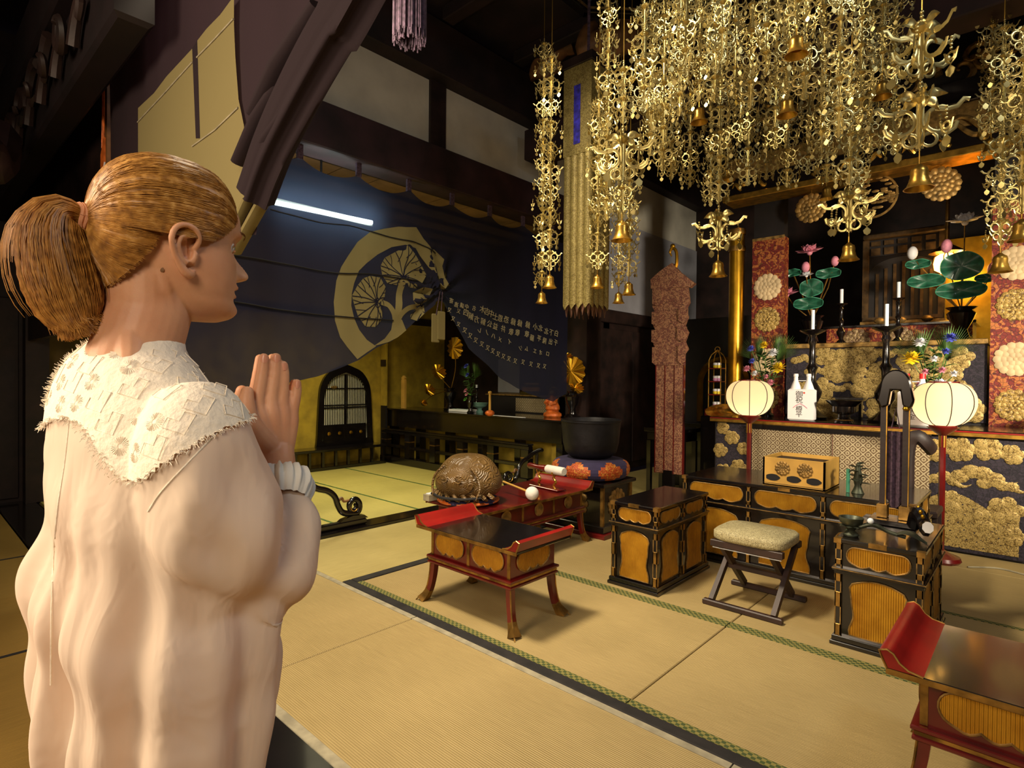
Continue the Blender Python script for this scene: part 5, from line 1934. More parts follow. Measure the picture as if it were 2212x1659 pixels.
# gilded lotus arrangements either side of the shrine
def lotus_arrangement(loc, label, items, leaves, stems):
    t = thing('lotus_arrangement', label, 'ornament', loc)
    MB().lathe([(0.12, 0), (0.13, 0.02), (0.07, 0.05), (0.05, 0.12), (0.09, 0.2), (0.12, 0.28), (0.09, 0.31), (0.13, 0.34), (0.06, 0.33)], seg=20).build('vase', 'black_lacquer', t)
    for (x, z, r, tilt) in leaves:
        mb = MB()
        mb.grid(lambda u, v: (r * v * math.cos(2 * PI * u), -0.02 * math.cos(10 * PI * u) * v * v - r * 0.28 * v * v * tilt, r * v * math.sin(2 * PI * u) * (0.8 if tilt < 0.5 else 0.42)), 40, 7, True)
        lf = mb.build('lotus_leaf', 'leaf_green', t, (x, -0.05, z), (0, 0, 0), ang=80)
        MB().tube([(r * math.cos(a), -0.02 * math.cos(5 * a) - r * 0.28 * tilt, r * math.sin(a) * (0.8 if tilt < 0.5 else 0.42)) for a in [2 * PI * i / 40 for i in range(41)]], 0.004, 5).build('rim', 'leaf_edge', lf)
        MB().tube([(0, 0.01, 0), (-x * 0.5, 0.04, -(z - 0.3) * 0.5), (-x, 0.05, -(z - 0.3))], 0.007, 5).build('stem', 'brass_dark', lf)
    for (x, z, r, m, bud) in items:
        mb = MB()
        if bud:
            mb.ball((0, 0, 0), r, 10, 8, 0.8, 0.8, 1.15)
        else:
            blossom(mb, (0, 0, 0), r, 8, (0, -0.35, 0.9), 3)
        f = mb.build('lotus_bud' if bud else 'lotus_flower', m, t, (x, -0.06, z), ang=60)
        MB().tube([(0, 0, 0), (-x * 0.3, 0.03, -(z - 0.3) * 0.45), (-x, 0.06, -(z - 0.3))], 0.006, 5).build('stem', 'brass_dark', f)
    return t


lotus_arrangement((-1.93, 7.16, 1.792), 'left arrangement of pink and white lotus with green leaves by the shrine',
                  ((-0.02, 1.06, 0.16, 'petal_pink', False), (-0.06, 0.90, 0.055, 'petal_pink', True), (-0.26, 0.60, 0.15, 'petal_pink', False), (0.24, 0.93, 0.05, 'petal_pink', True), (-0.05, 0.80, 0.09, 'petal_white', False)),
                  ((0.0, 0.66, 0.125, 0.1), (-0.02, 0.48, 0.16, 0.9), (0.18, 0.80, 0.13, 0.9), (-0.2, 0.85, 0.10, 0.9)), None)
lotus_arrangement((-0.58, 7.16, 1.792), 'right arrangement of white lotus with green leaves before the gold screen',
                  ((0.02, 1.16, 0.16, 'petal_white', False), (-0.12, 0.95, 0.06, 'petal_pink', True), (-0.40, 0.92, 0.06, 'petal_white', True), (0.24, 0.68, 0.06, 'petal_pink', True)),
                  ((0.0, 0.74, 0.17, 0.35), (0.0, 0.50, 0.20, 0.9), (-0.28, 0.62, 0.16, 0.7), (-0.35, 0.80, 0.11, 0.8), (0.2, 0.6, 0.1, 0.9)), None)

# gold arch and cake tower at the left of the altar
t = thing('gold_arch', 'gold bell-shaped arch frame on black panel left of the gold column', 'frame', (atY(1512, 860, 7.2).x + 0.2, 7.2, 0))
mb = MB()
pth = [(-0.2, 0.85)] + [(-0.2 + 0.0 * i, 0.85 + 0.5 * i / 6) for i in range(1, 7)] + [(-0.2 + 0.4 * (1 - math.cos(PI / 2 * i / 8)) * 0.75, 1.35 + 0.3 * math.sin(PI / 2 * i / 8)) for i in range(1, 9)]
pth = [(x, z) for x, z in pth]
pth2 = pth + [(0.2 - x + 0.0, z) for x, z in reversed(pth[:-1])]
mb.tube([(x, 0, z) for x, z in pth2], 0.042, 4, up=(0, 1, 0), flat=1.0)
mb.build('arch', 'gold_bright', t, ang=50)
MB().box(-0.55, 0.55, 0.05, 0.1, 0, 2.2).build('black_panel', 'black_matte', t)
MB().box(-0.5, 0.4, -0.16, 0.05, 0, 0.83, 0.006).build('ledge', 'black_lacquer', t)
t = thing('cake_tower', 'red and gilt four-tier rack of pink and yellow rice cakes left of the gold column', 'rack', (-2.74, 6.47, 0))
MB().box(-0.13, 0.13, -0.13, 0.13, 0, 0.98, 0.008).build('pedestal', 'black_lacquer', t)
bs = MB().box(-0.10, 0.10, -0.10, 0.10, 0.98, 1.06, 0.004).build('base', 'red_lacquer', t)
for sx in (-1, 1):
    MB().tube([(sx * 0.04 + 0.03 * math.cos(a), -0.105, 1.02 + 0.03 * math.sin(a)) for a in [2 * PI * i / 14 for i in range(13)]], 0.005, 6).build('gilt_scroll', 'gold', bs)
for sx in (-1, 1):
    for sy in (-1, 1):
        MB().tube([(sx * 0.07, sy * 0.07, 1.06), (sx * 0.07, sy * 0.07, 1.62), (sx * 0.05, sy * 0.05, 1.68), (0, 0, 1.74)], 0.006, 6).build('gilt_rod', 'gold', t)
for k in range(4):
    z = 1.08 + 0.15 * k
    sh = MB().box(-0.075, 0.075, -0.075, 0.075, z - 0.012, z, 0.002).build('shelf', 'red_lacquer', t)
    MB().lathe([(0.04, 0), (0.045, 0.008), (0.045, 0.025), (0.04, 0.032)], (0, 0, z + 0.001), 18).build('coloured_cake', 'candy_pink' if k % 2 == 0 else 'candy_yellow', t)
    MB().lathe([(0.043, 0.032), (0.045, 0.04), (0.045, 0.055), (0.04, 0.06)], (0, 0, z + 0.001), 18).build('white_cake', 'petal_white', t)
MB().tube([(0.03 * math.cos(a), 0, 1.745 + 0.03 * math.sin(a)) for a in [2 * PI * i / 14 for i in range(15)]], 0.005, 6).build('finial_ring', 'gold', t)
# low black bench at left of altar
t = thing('low_bench', 'low black bench with gilt leg fittings left of the altar cloth', 'bench', (-3.14, 6.25, 0))
MB().box(-0.3, 0.22, -0.2, 0.2, 0.78, 0.83, 0.006).build('seat', 'black_lacquer', t)
MB().box(-0.27, 0.19, -0.17, 0.17, 0.68, 0.78, 0.006).build('apron', 'black_lacquer', t)
MB().box(0.0, 0.15, -0.175, -0.168, 0.70, 0.76).build('gilt_plate', 'gold_dull', t)
for sx in (-0.25, 0.17):
    for sy in (-0.15, 0.15):
        MB().box(sx - 0.025, sx + 0.025, sy - 0.025, sy + 0.025, 0, 0.68, 0.004).build('leg', 'black_lacquer', t)


# ================================================================== INSTRUMENTS AND FITTINGS
def m_carved(name, c0, c1, scale):
    N = NB(name)
    co = N.coord()
    nz = N.n('ShaderNodeTexNoise', i_Scale=4.0, i_Detail=2.0)
    N.l(co, nz.inputs['Vector'])
    mixv = N.n('ShaderNodeMix', data_type='VECTOR')
    mixv.inputs[0].default_value = 0.12
    N.l(co, mixv.inputs[4])
    N.l(nz.outputs['Color'], mixv.inputs[5])
    vo = N.n('ShaderNodeTexVoronoi', i_Scale=scale)
    N.l(mixv.outputs[1], vo.inputs['Vector'])
    sn = N.n('ShaderNodeMath', operation='SINE')
    mu = N.n('ShaderNodeMath', operation='MULTIPLY', i_1=38.0)
    N.l(vo.outputs['Distance'], mu.inputs[0])
    N.l(mu.outputs[0], sn.inputs[0])
    r = N.ramp([(0.2, rgb(*c0)), (0.8, rgb(*c1))])
    N.l(nz.outputs['Fac'], r.inputs[0])
    N.l(r.outputs[0], N.b.inputs['Base Color'])
    N.b.inputs['Roughness'].default_value = 0.38
    N.bump(sn.outputs[0], 0.5, 0.006)
    MATS[name] = N.m


m_carved('carved_wood', (86, 66, 36), (128, 98, 54), 13)


def segcushion(t, r, h, z0, cols, seg=8):
    """round cushion pieced from lozenges of two silks"""
    for which in list(range(seg)) + [-1]:
        mb = MB()
        n, k = 98 if seg == 7 else 100, 10
        for i in range(k):
            for j in range(n):
                v0, v1 = i / k, (i + 1) / k
                u0, u1 = j / n, (j + 1) / n
                ph = ((u0 * seg) % 1.0) - 0.5
                vv = (v0 + 0.5 / k) - 0.5
                diamond = abs(ph) * 2 + abs(vv) * 2.1 < 0.92
                own = int(u0 * seg + 1e-6) if diamond else -1
                if own != which:
                    continue
                b = len(mb.v)
                for (u_, v_) in ((u0, v0), (u1, v0), (u1, v1), (u0, v1)):
                    a = 2 * PI * u_
                    th = -PI / 2 + PI * v_
                    rr = r * (0.72 + 0.28 * math.cos(th) ** 0.8) if v_ not in (0, 1) else r * 0.72
                    mb.v.append((rr * math.cos(a), rr * math.sin(a), z0 + h / 2 + h / 2 * math.sin(th)))
                mb.f.append((b, b + 1, b + 2, b + 3))
        mb.build('silk_lozenge' if which >= 0 else 'silk_ground', cols[0] if which >= 0 else cols[1], t, ang=80)
    MB().lathe([(r * 0.72, 0.002), (r * 0.5, 0.0), (0.001, 0.0)], (0, 0, z0), 24).build('underside', cols[1], t)
    MB().lathe([(r * 0.73, 0), (r * 0.5, 0.004), (0.001, 0.004)], (0, 0, z0 + h), 24).build('upper_side', cols[1], t)


# bowl gong on its cushion
GX, GY = -3.10, 4.47
t = thing('round_cushion', 'round orange and violet silk cushion under the bowl gong', 'cushion', (GX, GY, 0.476))
segcushion(t, 0.365, 0.175, 0.0, ('brocade_orange', 'cloth_indigo'), 7)
t = thing('bowl_gong', 'big black iron bowl gong resting on the orange and violet cushion', 'gong', (GX, GY, 0.656))
t.scale = (0.94, 0.94, 0.96)
MB().lathe([(0.10, 0.0), (0.20, 0.01), (0.255, 0.06), (0.278, 0.15), (0.288, 0.26), (0.296, 0.355), (0.302, 0.372), (0.292, 0.374), (0.28, 0.355), (0.27, 0.25), (0.25, 0.12), (0.2, 0.04), (0.001, 0.03)], seg=44).build('bowl', 'iron_black', t, ang=50)
MB().tube([(0.297 * math.cos(a), 0.297 * math.sin(a), 0.357) for a in [2 * PI * i / 48 for i in range(49)]], 0.007, 6).build('rim', 'iron_black', t)

# wooden fish drum
MX, MY, MZ = -3.175, 2.975, 0.458
t = thing('drum_cushion', 'violet and orange cushion under the carved wooden fish drum', 'cushion', (MX, MY, MZ))
segcushion(t, 0.235, 0.035, 0.0, ('orange_silk', 'cloth_indigo'), 5)
t = thing('wooden_fish_drum', 'round carved wooden fish drum at the near end of the red instrument table', 'drum', (MX, MY, MZ + 0.041), math.radians(20))
t.scale = (1.05, 1.05, 0.86)
mb = MB()


def fish(u, v):
    a = 2 * PI * u
    th = PI * v
    z = 0.37 * (1 - math.cos(th)) / 2
    r = 0.268 * (math.sin(th) ** 0.45) * (1.0 - 0.36 * (z / 0.37) ** 1.6)
    x, y = r * math.cos(a), r * 0.92 * math.sin(a)
    return (x, y, z)


mb.grid(fish, 60, 30, True)
mb.build('body', 'carved_wood', t, ang=80)
fb = MB()
fb.grid(lambda u, v: (0.15 * math.sin(PI * v) ** 0.7 * math.cos(2 * PI * u), -0.175 - 0.075 * math.cos(PI * v * 0.5) - 0.0, 0.17 + 0.13 * math.sin(PI * v) ** 0.7 * math.sin(2 * PI * u)) if False else
        (0.145 * v * math.cos(2 * PI * u), -0.262 + 0.05 * v * v, 0.165 + 0.12 * v * math.sin(2 * PI * u)), 36, 8, True)
fb.build('face_boss', 'carved_wood', t, ang=80)
for s_ in (-1, 1):
    sp = [(s_ * (0.06 + 0.045 * (1 - q) * math.cos(9 * q)), -0.268, 0.19 + 0.045 * (1 - q) * math.sin(9 * q)) for q in [i / 26 for i in range(27)]]
    MB().tube(sp, 0.006, 5).build('carved_swirl', 'carved_wood', t)
    MB().tube([tuple(p) for p in spline([(s_ * 0.165, -0.212, 0.03), (s_ * 0.185, -0.193, 0.12), (s_ * 0.16, -0.190, 0.22), (s_ * 0.10, -0.175, 0.29)], 14)], [0.009] * 14, 7).build('carved_fin', 'carved_wood', t)
MB().tube([tuple(p) for p in spline([(-0.19, -0.19, 0.045), (-0.1, -0.245, 0.035), (0, -0.258, 0.032), (0.1, -0.245, 0.035), (0.19, -0.19, 0.045)], 20)], 0.012, 7).build('mouth_slit', 'ink_black', t)
mb = MB()
for k in range(9):
    a = math.radians(-150 + 120 * k / 8)
    mb.tube([(0.235 * math.cos(a), 0.22 * math.sin(a), 0.06), (0.26 * math.cos(a + 0.1), 0.245 * math.sin(a + 0.1), 0.03), (0.25 * math.cos(a + 0.2), 0.235 * math.sin(a + 0.2), 0.01)], [0.016, 0.018, 0.01], 6)
mb.build('carved_fringe', 'carved_wood', t)
# its beater lying across the table
t = thing('drum_beater', 'long drum beater with a white padded ball lying on the instrument table', 'beater', (-2.845, 3.33, 0.46))
MB().ball((0, 0, 0.055), 0.052, 18, 12).build('padded_ball', 'white_cloth', t)
MB().tube([(-0.03, 0.01, 0.057), (-0.36, 0.06, 0.09)], 0.009, 8).build('handle', 'wood_yellow', t)
# grey block at the table's left corner
t = thing('wood_clapper', 'small pale square block at the left end of the instrument table', 'block', (-3.402, 2.79, 0.458))
MB().box(-0.035, 0.035, -0.04, 0.04, 0, 0.05, 0.003).build('block', 'grey_border', t)
MB().box(-0.02, 0.02, -0.025, 0.025, 0.05, 0.056).build('top_plate', 'candle_white', t)
# big padded gong beater on a gilt rest
t = thing('padded_gong_beater', 'thick white padded gong beater with a red handle on a gilt twisted rest', 'beater', (-3.10, 3.80, 0.46), math.radians(-8))
MB().lathe([(0.03, -0.0), (0.036, 0.01), (0.036, 0.20), (0.03, 0.21)], seg=18).build('white_padding', 'white_cloth', t, (0.02, 0, 0.165), (0, PI / 2, 0))
MB().lathe([(0.018, -0.24), (0.028, -0.22), (0.02, -0.12), (0.03, -0.02), (0.028, 0.0)], seg=14).build('red_handle', 'red_lacquer', t, (0.02, 0, 0.165), (0, PI / 2, 0))
for x in (-0.07, 0.12):
    mb = MB()
    p = spline([(x, 0, 0.127), (x - 0.005, -0.01, 0.10), (x + 0.02, -0.01, 0.07), (x - 0.012, 0, 0.035), (x, 0, 0.006)], 22)
    mb.tube([tuple(q) for q in p], [0.009 + 0.003 * (i % 2) for i in range(22)], 8)
    mb.tube([(x, -0.038, 0.15), (x, -0.03, 0.13), (x, 0, 0.122), (x, 0.03, 0.13), (x, 0.038, 0.15)], 0.007, 6)
    mb.build('twisted_support', 'gold', t)
MB().box(-0.15, 0.2, -0.05, 0.05, 0, 0.012, 0.003).build('rest_base', 'red_lacquer', t)


# low curled barriers on the sill
def curl_barrier(y_end, sgn, L, label):
    t = thing('curl_barrier', label, 'barrier', (-4.61, y_end, 0.031))
    Y = lambda d: sgn * d
    MB().box(-0.035, 0.035, min(Y(-0.02), Y(L)), max(Y(-0.02), Y(L)), 0.0, 0.055, 0.01).build('base_bar', 'black_lacquer', t)
    MB().prism([(Y(-0.04), 0.055), (Y(0.0), 0.085), (Y(0.12), 0.095), (Y(0.22), 0.075), (Y(0.25), 0.055)][::(1 if sgn < 0 else -1)], 'X', -0.03, 0.03).build('carved_foot', 'black_lacquer', t)
    sp = []
    for i in range(30):                                   # scroll then S up to the rail
        q = i / 29
        a = math.radians(200 - 430 * q) if False else math.radians(-60 + 480 * (1 - q))
        r = 0.018 + 0.062 * q
        sp.append((0, Y(0.10 - r * math.cos(a) * 0.9), 0.175 + r * math.sin(a)))
    rest = spline([sp[-1], (0, Y(0.20), 0.13), (0, Y(0.255), 0.20), (0, Y(0.29), 0.29), (0, Y(0.36), 0.35), (0, Y(0.46), 0.385), (0, Y(0.52), 0.42), (0, Y(0.66), 0.455), (0, Y(L), 0.455)], 34)
    path = sp + [tuple(v) for v in rest[1:]]
    n = len(path)
    MB().tube(path, [0.014 + 0.014 * min(1, i / 18) for i in range(n)], 8).build('scroll_rail', 'black_lacquer', t, ang=60)
    MB().tube([(0.03, p[1], p[2]) for p in sp[6:16]], 0.004, 5).build('gilt_line', 'gold', t)
    MB().tube([tuple(v) for v in spline([(0, Y(0.275), 0.24), (0, Y(0.22), 0.27), (0, Y(0.20), 0.235), (0, Y(0.13), 0.24)], 10)], [0.02, 0.018, 0.015, 0.012, 0.012, 0.012, 0.012, 0.012, 0.01, 0.006], 7).build('leaf_spur', 'wood_brown', t)
    d = 0.62
    while d < L:
        MB().tube([(0, Y(d), 0.055), (0, Y(d), 0.44)], 0.02, 8).build('strut', 'black_lacquer', t)
        d += 0.45
    return t


curl_barrier(2.98, -1, 1.35, 'low black barrier with curled end behind the praying woman')
curl_barrier(4.86, 1, 0.72, 'low black barrier with curled end behind the instrument table')

# chime stand on the right cabinet
t = thing('chime_stand', 'black hooped chime stand on the right cabinet with a dark red chime cloth', 'stand', (-0.615, 3.98, 0.567))
MB().box(-0.12, 0.12, -0.10, 0.10, 0, 0.03, 0.004).build('base_board', 'black_lacquer', t)
for x in (-0.058, 0.052):
    MB().box(x - 0.026, x + 0.026, -0.035, 0.035, 0.03, 0.11, 0.004).build('socket', 'brass_dark', t)
    p = MB().box(x - 0.016, x + 0.016, -0.016, 0.016, 0.11, 0.80, 0.003).build('post', 'dark_wood', t)
    MB().box(x + 0.013, x + 0.018, -0.018, -0.012, 0.11, 0.80).build('gilt_edge', 'gold', p)
hd = [(0.0 + 0.076 * math.cos(a), 0.80 + 0.10 * math.sin(a)) for a in [PI * i / 14 for i in range(15)]] + [(-0.090, 0.72), (-0.072, 0.675), (-0.035, 0.69), (-0.022, 0.78), (0.022, 0.78), (0.035, 0.69), (0.072, 0.675), (0.090, 0.72)]
MB().prism(hd, 'Y', -0.032, 0.032).build('hooped_head', 'black_lacquer', t, bevel=0.008)
MB().lathe([(0.012, 0), (0.018, 0.01), (0.012, 0.02)], (0.052, -0.03, 0.665), 10).build('gilt_knob', 'gold_bright', t)
MB().grid(lambda u, v: (-0.04 + 0.08 * u, 0.012 * math.sin(u * 14), 0.14 + 0.40 * v - 0.05 * math.sin(PI * u) * (1 - v)), 16, 8).build('chime_cloth', 'cord_purple', t)
MB().tube([(-0.02, 0, 0.56), (0, 0, 0.68), (0.02, 0, 0.56)], 0.004, 5).build('cord', 'cord_purple', t)

# handled censer lying on the right cabinet
t = thing('handled_censer', 'dark bronze censer with leaf-tipped handle lying on the right cabinet', 'censer', (-0.735, 3.50, 0.567))
MB().lathe([(0.035, 0), (0.04, 0.01), (0.018, 0.03), (0.03, 0.05), (0.055, 0.075), (0.06, 0.10), (0.052, 0.10), (0.03, 0.07)], seg=18).build('cup', 'bronze_green', t)
mb = MB()
for k in range(8):
    a = 2 * PI * k / 8
    leaf_blade(mb, (0.01 * math.cos(a), 0.01 * math.sin(a), 0.045), (math.cos(a), math.sin(a), 0.5), 0.06, 0.02, 0.3, 4)
mb.build('lotus_petals', 'bronze_green', t)
MB().tube([tuple(v) for v in spline([(0.03, 0, 0.05), (0.10, 0.01, 0.075), (0.17, 0.03, 0.045), (0.24, 0.04, 0.03)], 16)], [0.012] * 8 + [0.010] * 8, 8).build('handle', 'bronze_green', t)
mb = MB()
mb.grid(lambda u, v: (0.20 + 0.13 * v, 0.04 + 0.055 * (u - 0.5) * 2 * math.sin(PI * (0.15 + 0.8 * v)), 0.035 + 0.03 * math.sin(3.2 * v + 0.4) - 0.02 * abs(u - 0.5)), 9, 12)
mb.build('leaf_tip', 'bronze_green', t)
MB().ball((0.09, 0.0, 0.095), 0.016, 10, 7).build('knob', 'candle_white', t)
t = thing('bronze_scroll_foot', 'black scrolled foot with gilt studs at the far right of the right cabinet', 'ornament', (-0.455, 3.72, 0.567))
t.scale = (1.15, 1.15, 1.4)
MB().tube([tuple(v) for v in spline([(-0.04, 0.1, 0.03), (-0.02, 0.05, 0.085), (0.015, 0.0, 0.05), (0.03, -0.09, 0.045), (0.045, -0.16, 0.07)], 18)], [0.03] * 6 + [0.026] * 6 + [0.022] * 6, 8).build('scroll', 'black_lacquer', t)
for k in range(3):
    MB().ball((-0.015 + 0.012 * k, 0.04 - 0.03 * k, 0.108 - 0.012 * k), 0.009, 8, 6).build('gilt_stud', 'gold_bright', t)
t = thing('bronze_sprig', 'bronze leaf sprig standing on the altar table right of the offering box', 'ornament', (-0.90, 4.46, 0.637))
mb = MB()
for k in range(12):
    a = 2.4 * k
    leaf_blade(mb, (0.0, 0, 0.06 + 0.012 * k), (math.cos(a), math.sin(a), 0.5), 0.09, 0.022, 0.4, 5)
mb.build('leaves', 'bronze_green', t)
MB().lathe([(0.04, 0), (0.03, 0.02), (0.02, 0.05), (0.03, 0.09), (0.012, 0.2)], seg=12).build('vase', 'bronze_green', t)
MB().lathe([(0.012, 0), (0.012, 0.16)], (-0.055, -0.02, 0), 10).build('pale_stick', 'leaf_edge', t)
t = thing('chair_arm', 'curved dark red-brown wooden chair standing behind the right cabinet', 'chair', (-0.62, 4.99, 0))
MB().tube([tuple(v) for v in spline([(-0.09, 0.06, 0.0), (-0.09, 0.06, 0.6), (-0.085, 0.06, 0.92), (-0.03, 0.06, 1.0), (0.02, 0.1, 0.95), (0.04, 0.2, 0.9)], 22)], [0.05] * 22, 9, flat=0.7).build('curved_back', 'dark_wood', t)
MB().box(-0.1, 0.1, 0.04, 0.36, 0.42, 0.47, 0.01).build('seat', 'dark_wood', t)
for x, y in ((0.08, 0.08), (-0.08, 0.33), (0.08, 0.33)):
    MB().box(x - 0.015, x + 0.015, y - 0.015, y + 0.015, 0, 0.42).build('leg', 'dark_wood', t)

# rose brocade banner on a pole
bp = atD(1445, 1030, 6.3)
t = thing('standing_banner', 'tall rose-brown brocade banner with peaked head on a black foot', 'banner', (bp.x, bp.y, 0), math.radians(8))
MB().box(-0.05, 0.05, -0.05, 0.05, 0, 0.40, 0.006).build('foot_post', 'black_lacquer', t)
MB().box(-0.16, 0.16, -0.12, 0.12, 0, 0.05, 0.006).build('foot_base', 'black_lacquer', t)
body = MB().box(-0.155, 0.155, -0.02, 0.02, 0.36, 1.72, 0.006).build('body', 'brocade_pink', t)
for x in (-0.155, -0.052, 0.052, 0.155):
    MB().box(x - 0.005, x + 0.005, -0.024, 0.024, 0.36, 1.72).build('red_tape', 'red_lacquer', body)
sh = [(-0.16, 1.55), (0.155, 1.55), (0.16, 1.66), (0.205, 1.72), (0.17, 1.80), (0.205, 1.90), (0.165, 1.97), (0.20, 2.07), (0.17, 2.14), (0.215, 2.22), (0.19, 2.40), (-0.19, 2.42), (-0.20, 2.20), (-0.165, 2.12), (-0.20, 2.02), (-0.16, 1.93), (-0.205, 1.84), (-0.165, 1.74)]
MB().prism(sh, 'Y', -0.035, 0.0).build('shoulder_flaps', 'brocade_pink', t)
for (x, z, w_, h_) in ((-0.15, 1.78, 0.10, 0.16), (0.14, 1.80, 0.10, 0.16), (-0.15, 1.98, 0.10, 0.16), (0.15, 2.0, 0.10, 0.16), (-0.15, 1.55, 0.08, 0.2), (0.14, 1.56, 0.08, 0.2), (-0.14, 2.2, 0.11, 0.2)):
    MB().prism([(x - w_ / 2, z + h_), (x + w_ / 2, z + h_), (x + w_ / 2, z + 0.03), (x, z), (x - w_ / 2, z + 0.03)], 'Y', -0.055, -0.036).build('hanging_flap', 'brocade_pink', t)
MB().prism([(-0.215, 2.40), (0.215, 2.38), (0.265, 2.42), (0.10, 2.56), (0.02, 2.66), (-0.12, 2.58), (-0.22, 2.50)], 'Y', -0.05, 0.03).build('peaked_head', 'brocade_pink', t)
MB().tube([tuple(v) for v in spline([(0.03, 0, 2.55), (0.055, 0, 2.66), (0.05, 0, 2.78), (0.01, 0, 2.83), (-0.02, 0, 2.79), (0.0, 0, 2.74)], 20)], [0.018] * 14 + [0.016, 0.014, 0.012, 0.01, 0.008, 0.006], 8).build('gilt_hook', 'gold_bright', t)
MB().ball((0.01, 0, 2.85), 0.028, 10, 7).build('gilt_bud', 'gold_bright', t)
MB().tube([(0, 0.03, 0.3), (0, 0.03, 2.6)], 0.015, 8).build('pole', 'black_lacquer', t)

# square gold brocade column hanging in the hall
bx0, by0 = -2.94, 4.14
t = thing('column_banner', 'long square hanging column of gold brocade strips with pointed ends', 'banner', (bx0, by0, 1.97))
t.scale = (1.12, 1.12, 1.0)
MB().box(-0.105, 0.105, -0.115, 0.115, 0.07, 2.15).build('core', 'black_matte', t)
MB().box(-0.14, 0.14, -0.15, 0.15, 2.10, 2.18, 0.006).build('top_board', 'dark_wood', t)
MB().box(-0.13, 0.13, -0.14, 0.14, 1.34, 2.10, 0.004).build('upper_wrap', 'brocade_pale_gold', t)
for (a, b, c_, d_) in ((-0.03, 0.03, -0.143, -0.139),):
    MB().box(a, b, c_, d_, 1.43, 1.93).build('blue_inscription_band', 'blue_cloth', t)
for side in range(4):
    n = 4
    half = 0.128 if side % 2 == 0 else 0.138
    off = 0.128 if side % 2 == 0 else 0.118
    for k in range(n):
        wd = 2 * half / n
        c_ = -half + wd * (k + 0.5)
        mb = MB()
        mb.grid(lambda u, v: (c_ + (u - 0.5) * wd * 0.98, -off - 0.016 * math.sin(PI * u) ** 0.6, (0.02 + 0.05 * abs(2 * u - 1)) * (1 - v) + 1.34 * v), 9, 4)
        mb.xf(Matrix.Rotation(PI / 2 * side, 4, 'Z'))
        st = mb.build('brocade_strip', 'brocade_pale_gold', t, ang=70)
    mb = MB()
    for k in range(5):
        c_ = -half + 2 * half / 5 * (k + 0.5)
        mb.prism([(c_ - half / 5, 0.10), (c_ + half / 5, 0.10), (c_, -0.04)], 'Y', -off + 0.012, -off + 0.02)
    mb.xf(Matrix.Rotation(PI / 2 * side, 4, 'Z'))
    mb.build('under_fringe', 'silk_brown', t)
MB().tube([(0, 0, 2.18), (0, 0, 3.1)], 0.012, 6).build('cord', 'cord_purple', t)

# big tassel hanging near the top edge
tp = atD(885, 96, 2.6)
t = thing('hanging_tassel', 'thick greyish purple hanging tassel at the top edge', 'tassel', (tp.x, tp.y, tp.z))
rn = random.Random(11)
mb = MB()
for k in range(260):
    a, q = rn.uniform(0, 2 * PI), 0.078 * math.sqrt(rn.uniform(0.25, 1))
    x, y = q * math.cos(a), q * math.sin(a)
    z0 = rn.uniform(0, 0.05)
    mb.tube([(x, y, z0), (x * 0.98, y * 0.98, 0.3), (x * 0.8, y * 0.8, 0.55)], 0.0035, 5)
mb.build('fringe', 'cord_purple', t, kind=None)
MB().lathe([(0.05, 0.52), (0.075, 0.56), (0.06, 0.64), (0.02, 0.68), (0.012, 2.2)], seg=16).build('knot', 'cord_purple', t)

# carved beam over the canopy and its beast-head ends
zb = atY(1630, 182, 5.0).z
bm_ = struct('trim_9', MB().box(-4.44, 3.0, 5.0, 5.28, zb, zb + 0.35, 0.01), 'purple_brown_wood')


def beast(p0, p1, p2, r, label):
    t = thing('carved_beam_end', label, 'carving', tuple(p0))
    P = [Vector(p) - Vector(p0) for p in (p0, p1, p2)]
    d = (P[2] - P[0])
    mb = MB()
    pts = spline([P[0], P[0] * 0.5 + P[1] * 0.5 + Vector((0, 0, 0.05)), P[1], P[1] * 0.4 + P[2] * 0.6 + Vector((0, 0, 0.02)), P[2], P[2] + Vector((0, 0, r * 0.9)) - d * 0.04, P[2] + Vector((0, 0, r * 1.0)) - d * 0.16], 22)
    rad = [r * (1.0 - 0.72 * i / 21) for i in range(22)]
    mb.tube([tuple(q) for q in pts], rad, 12)
    mb.build('snout', 'wood_brown', t, ang=70)
    lj = MB().tube([tuple(P[0] * 0.4 + P[1] * 0.6 - Vector((0, 0, r * 0.9)) + d * 0.45 * q) for q in (0, 0.5, 1)], [r * 0.6, r * 0.45, r * 0.2], 10)
    lj.build('lower_jaw', 'wood_brown', t)
    e1 = P[1] * 0.75 + P[0] * 0.25
    for k in range(3):
        q = P[0] + (P[2] - P[0]) * (0.35 + 0.16 * k)
        MB().ball(tuple(q - Vector((0, 0.6 * r, 0.55 * r))), r * 0.22, 8, 6, 1.3, 0.7, 0.7).build('white_tooth', 'candle_white', t)
    for k in range(4):
        q = P[0] + (P[2] - P[0]) * (0.1 + 0.2 * k)
        MB().tube([tuple(q + Vector((0, 0, r * 0.7))), tuple(q + Vector((0.04, 0, r * 1.3))), tuple(q + Vector((0.0, 0.02, r * 1.6)))], [r * 0.3, r * 0.22, r * 0.05], 7).build('mane_curl', 'wood_brown', t)


y_ = 5.02
beast(atY(1420, 10, y_), atY(1340, 75, y_ - 0.25), atY(1262, 108, y_ - 0.45), 0.17, 'carved wooden beast head with white fangs left of the brass pendants')
beast(atY(1235, 90, y_ + 0.1), atY(1190, 130, y_ + 0.0), atY(1155, 165, y_ - 0.1), 0.13, 'dim carved beast head above the left brass strands')


# ================================================================== BRASS PENDANT STRANDS
def rib2d(mb, path, w, th=0.0016):
    mb.tube([(x, 0.0, z) for x, z in path], th, 4, up=(0, 1, 0), flat=w / 2 / th)


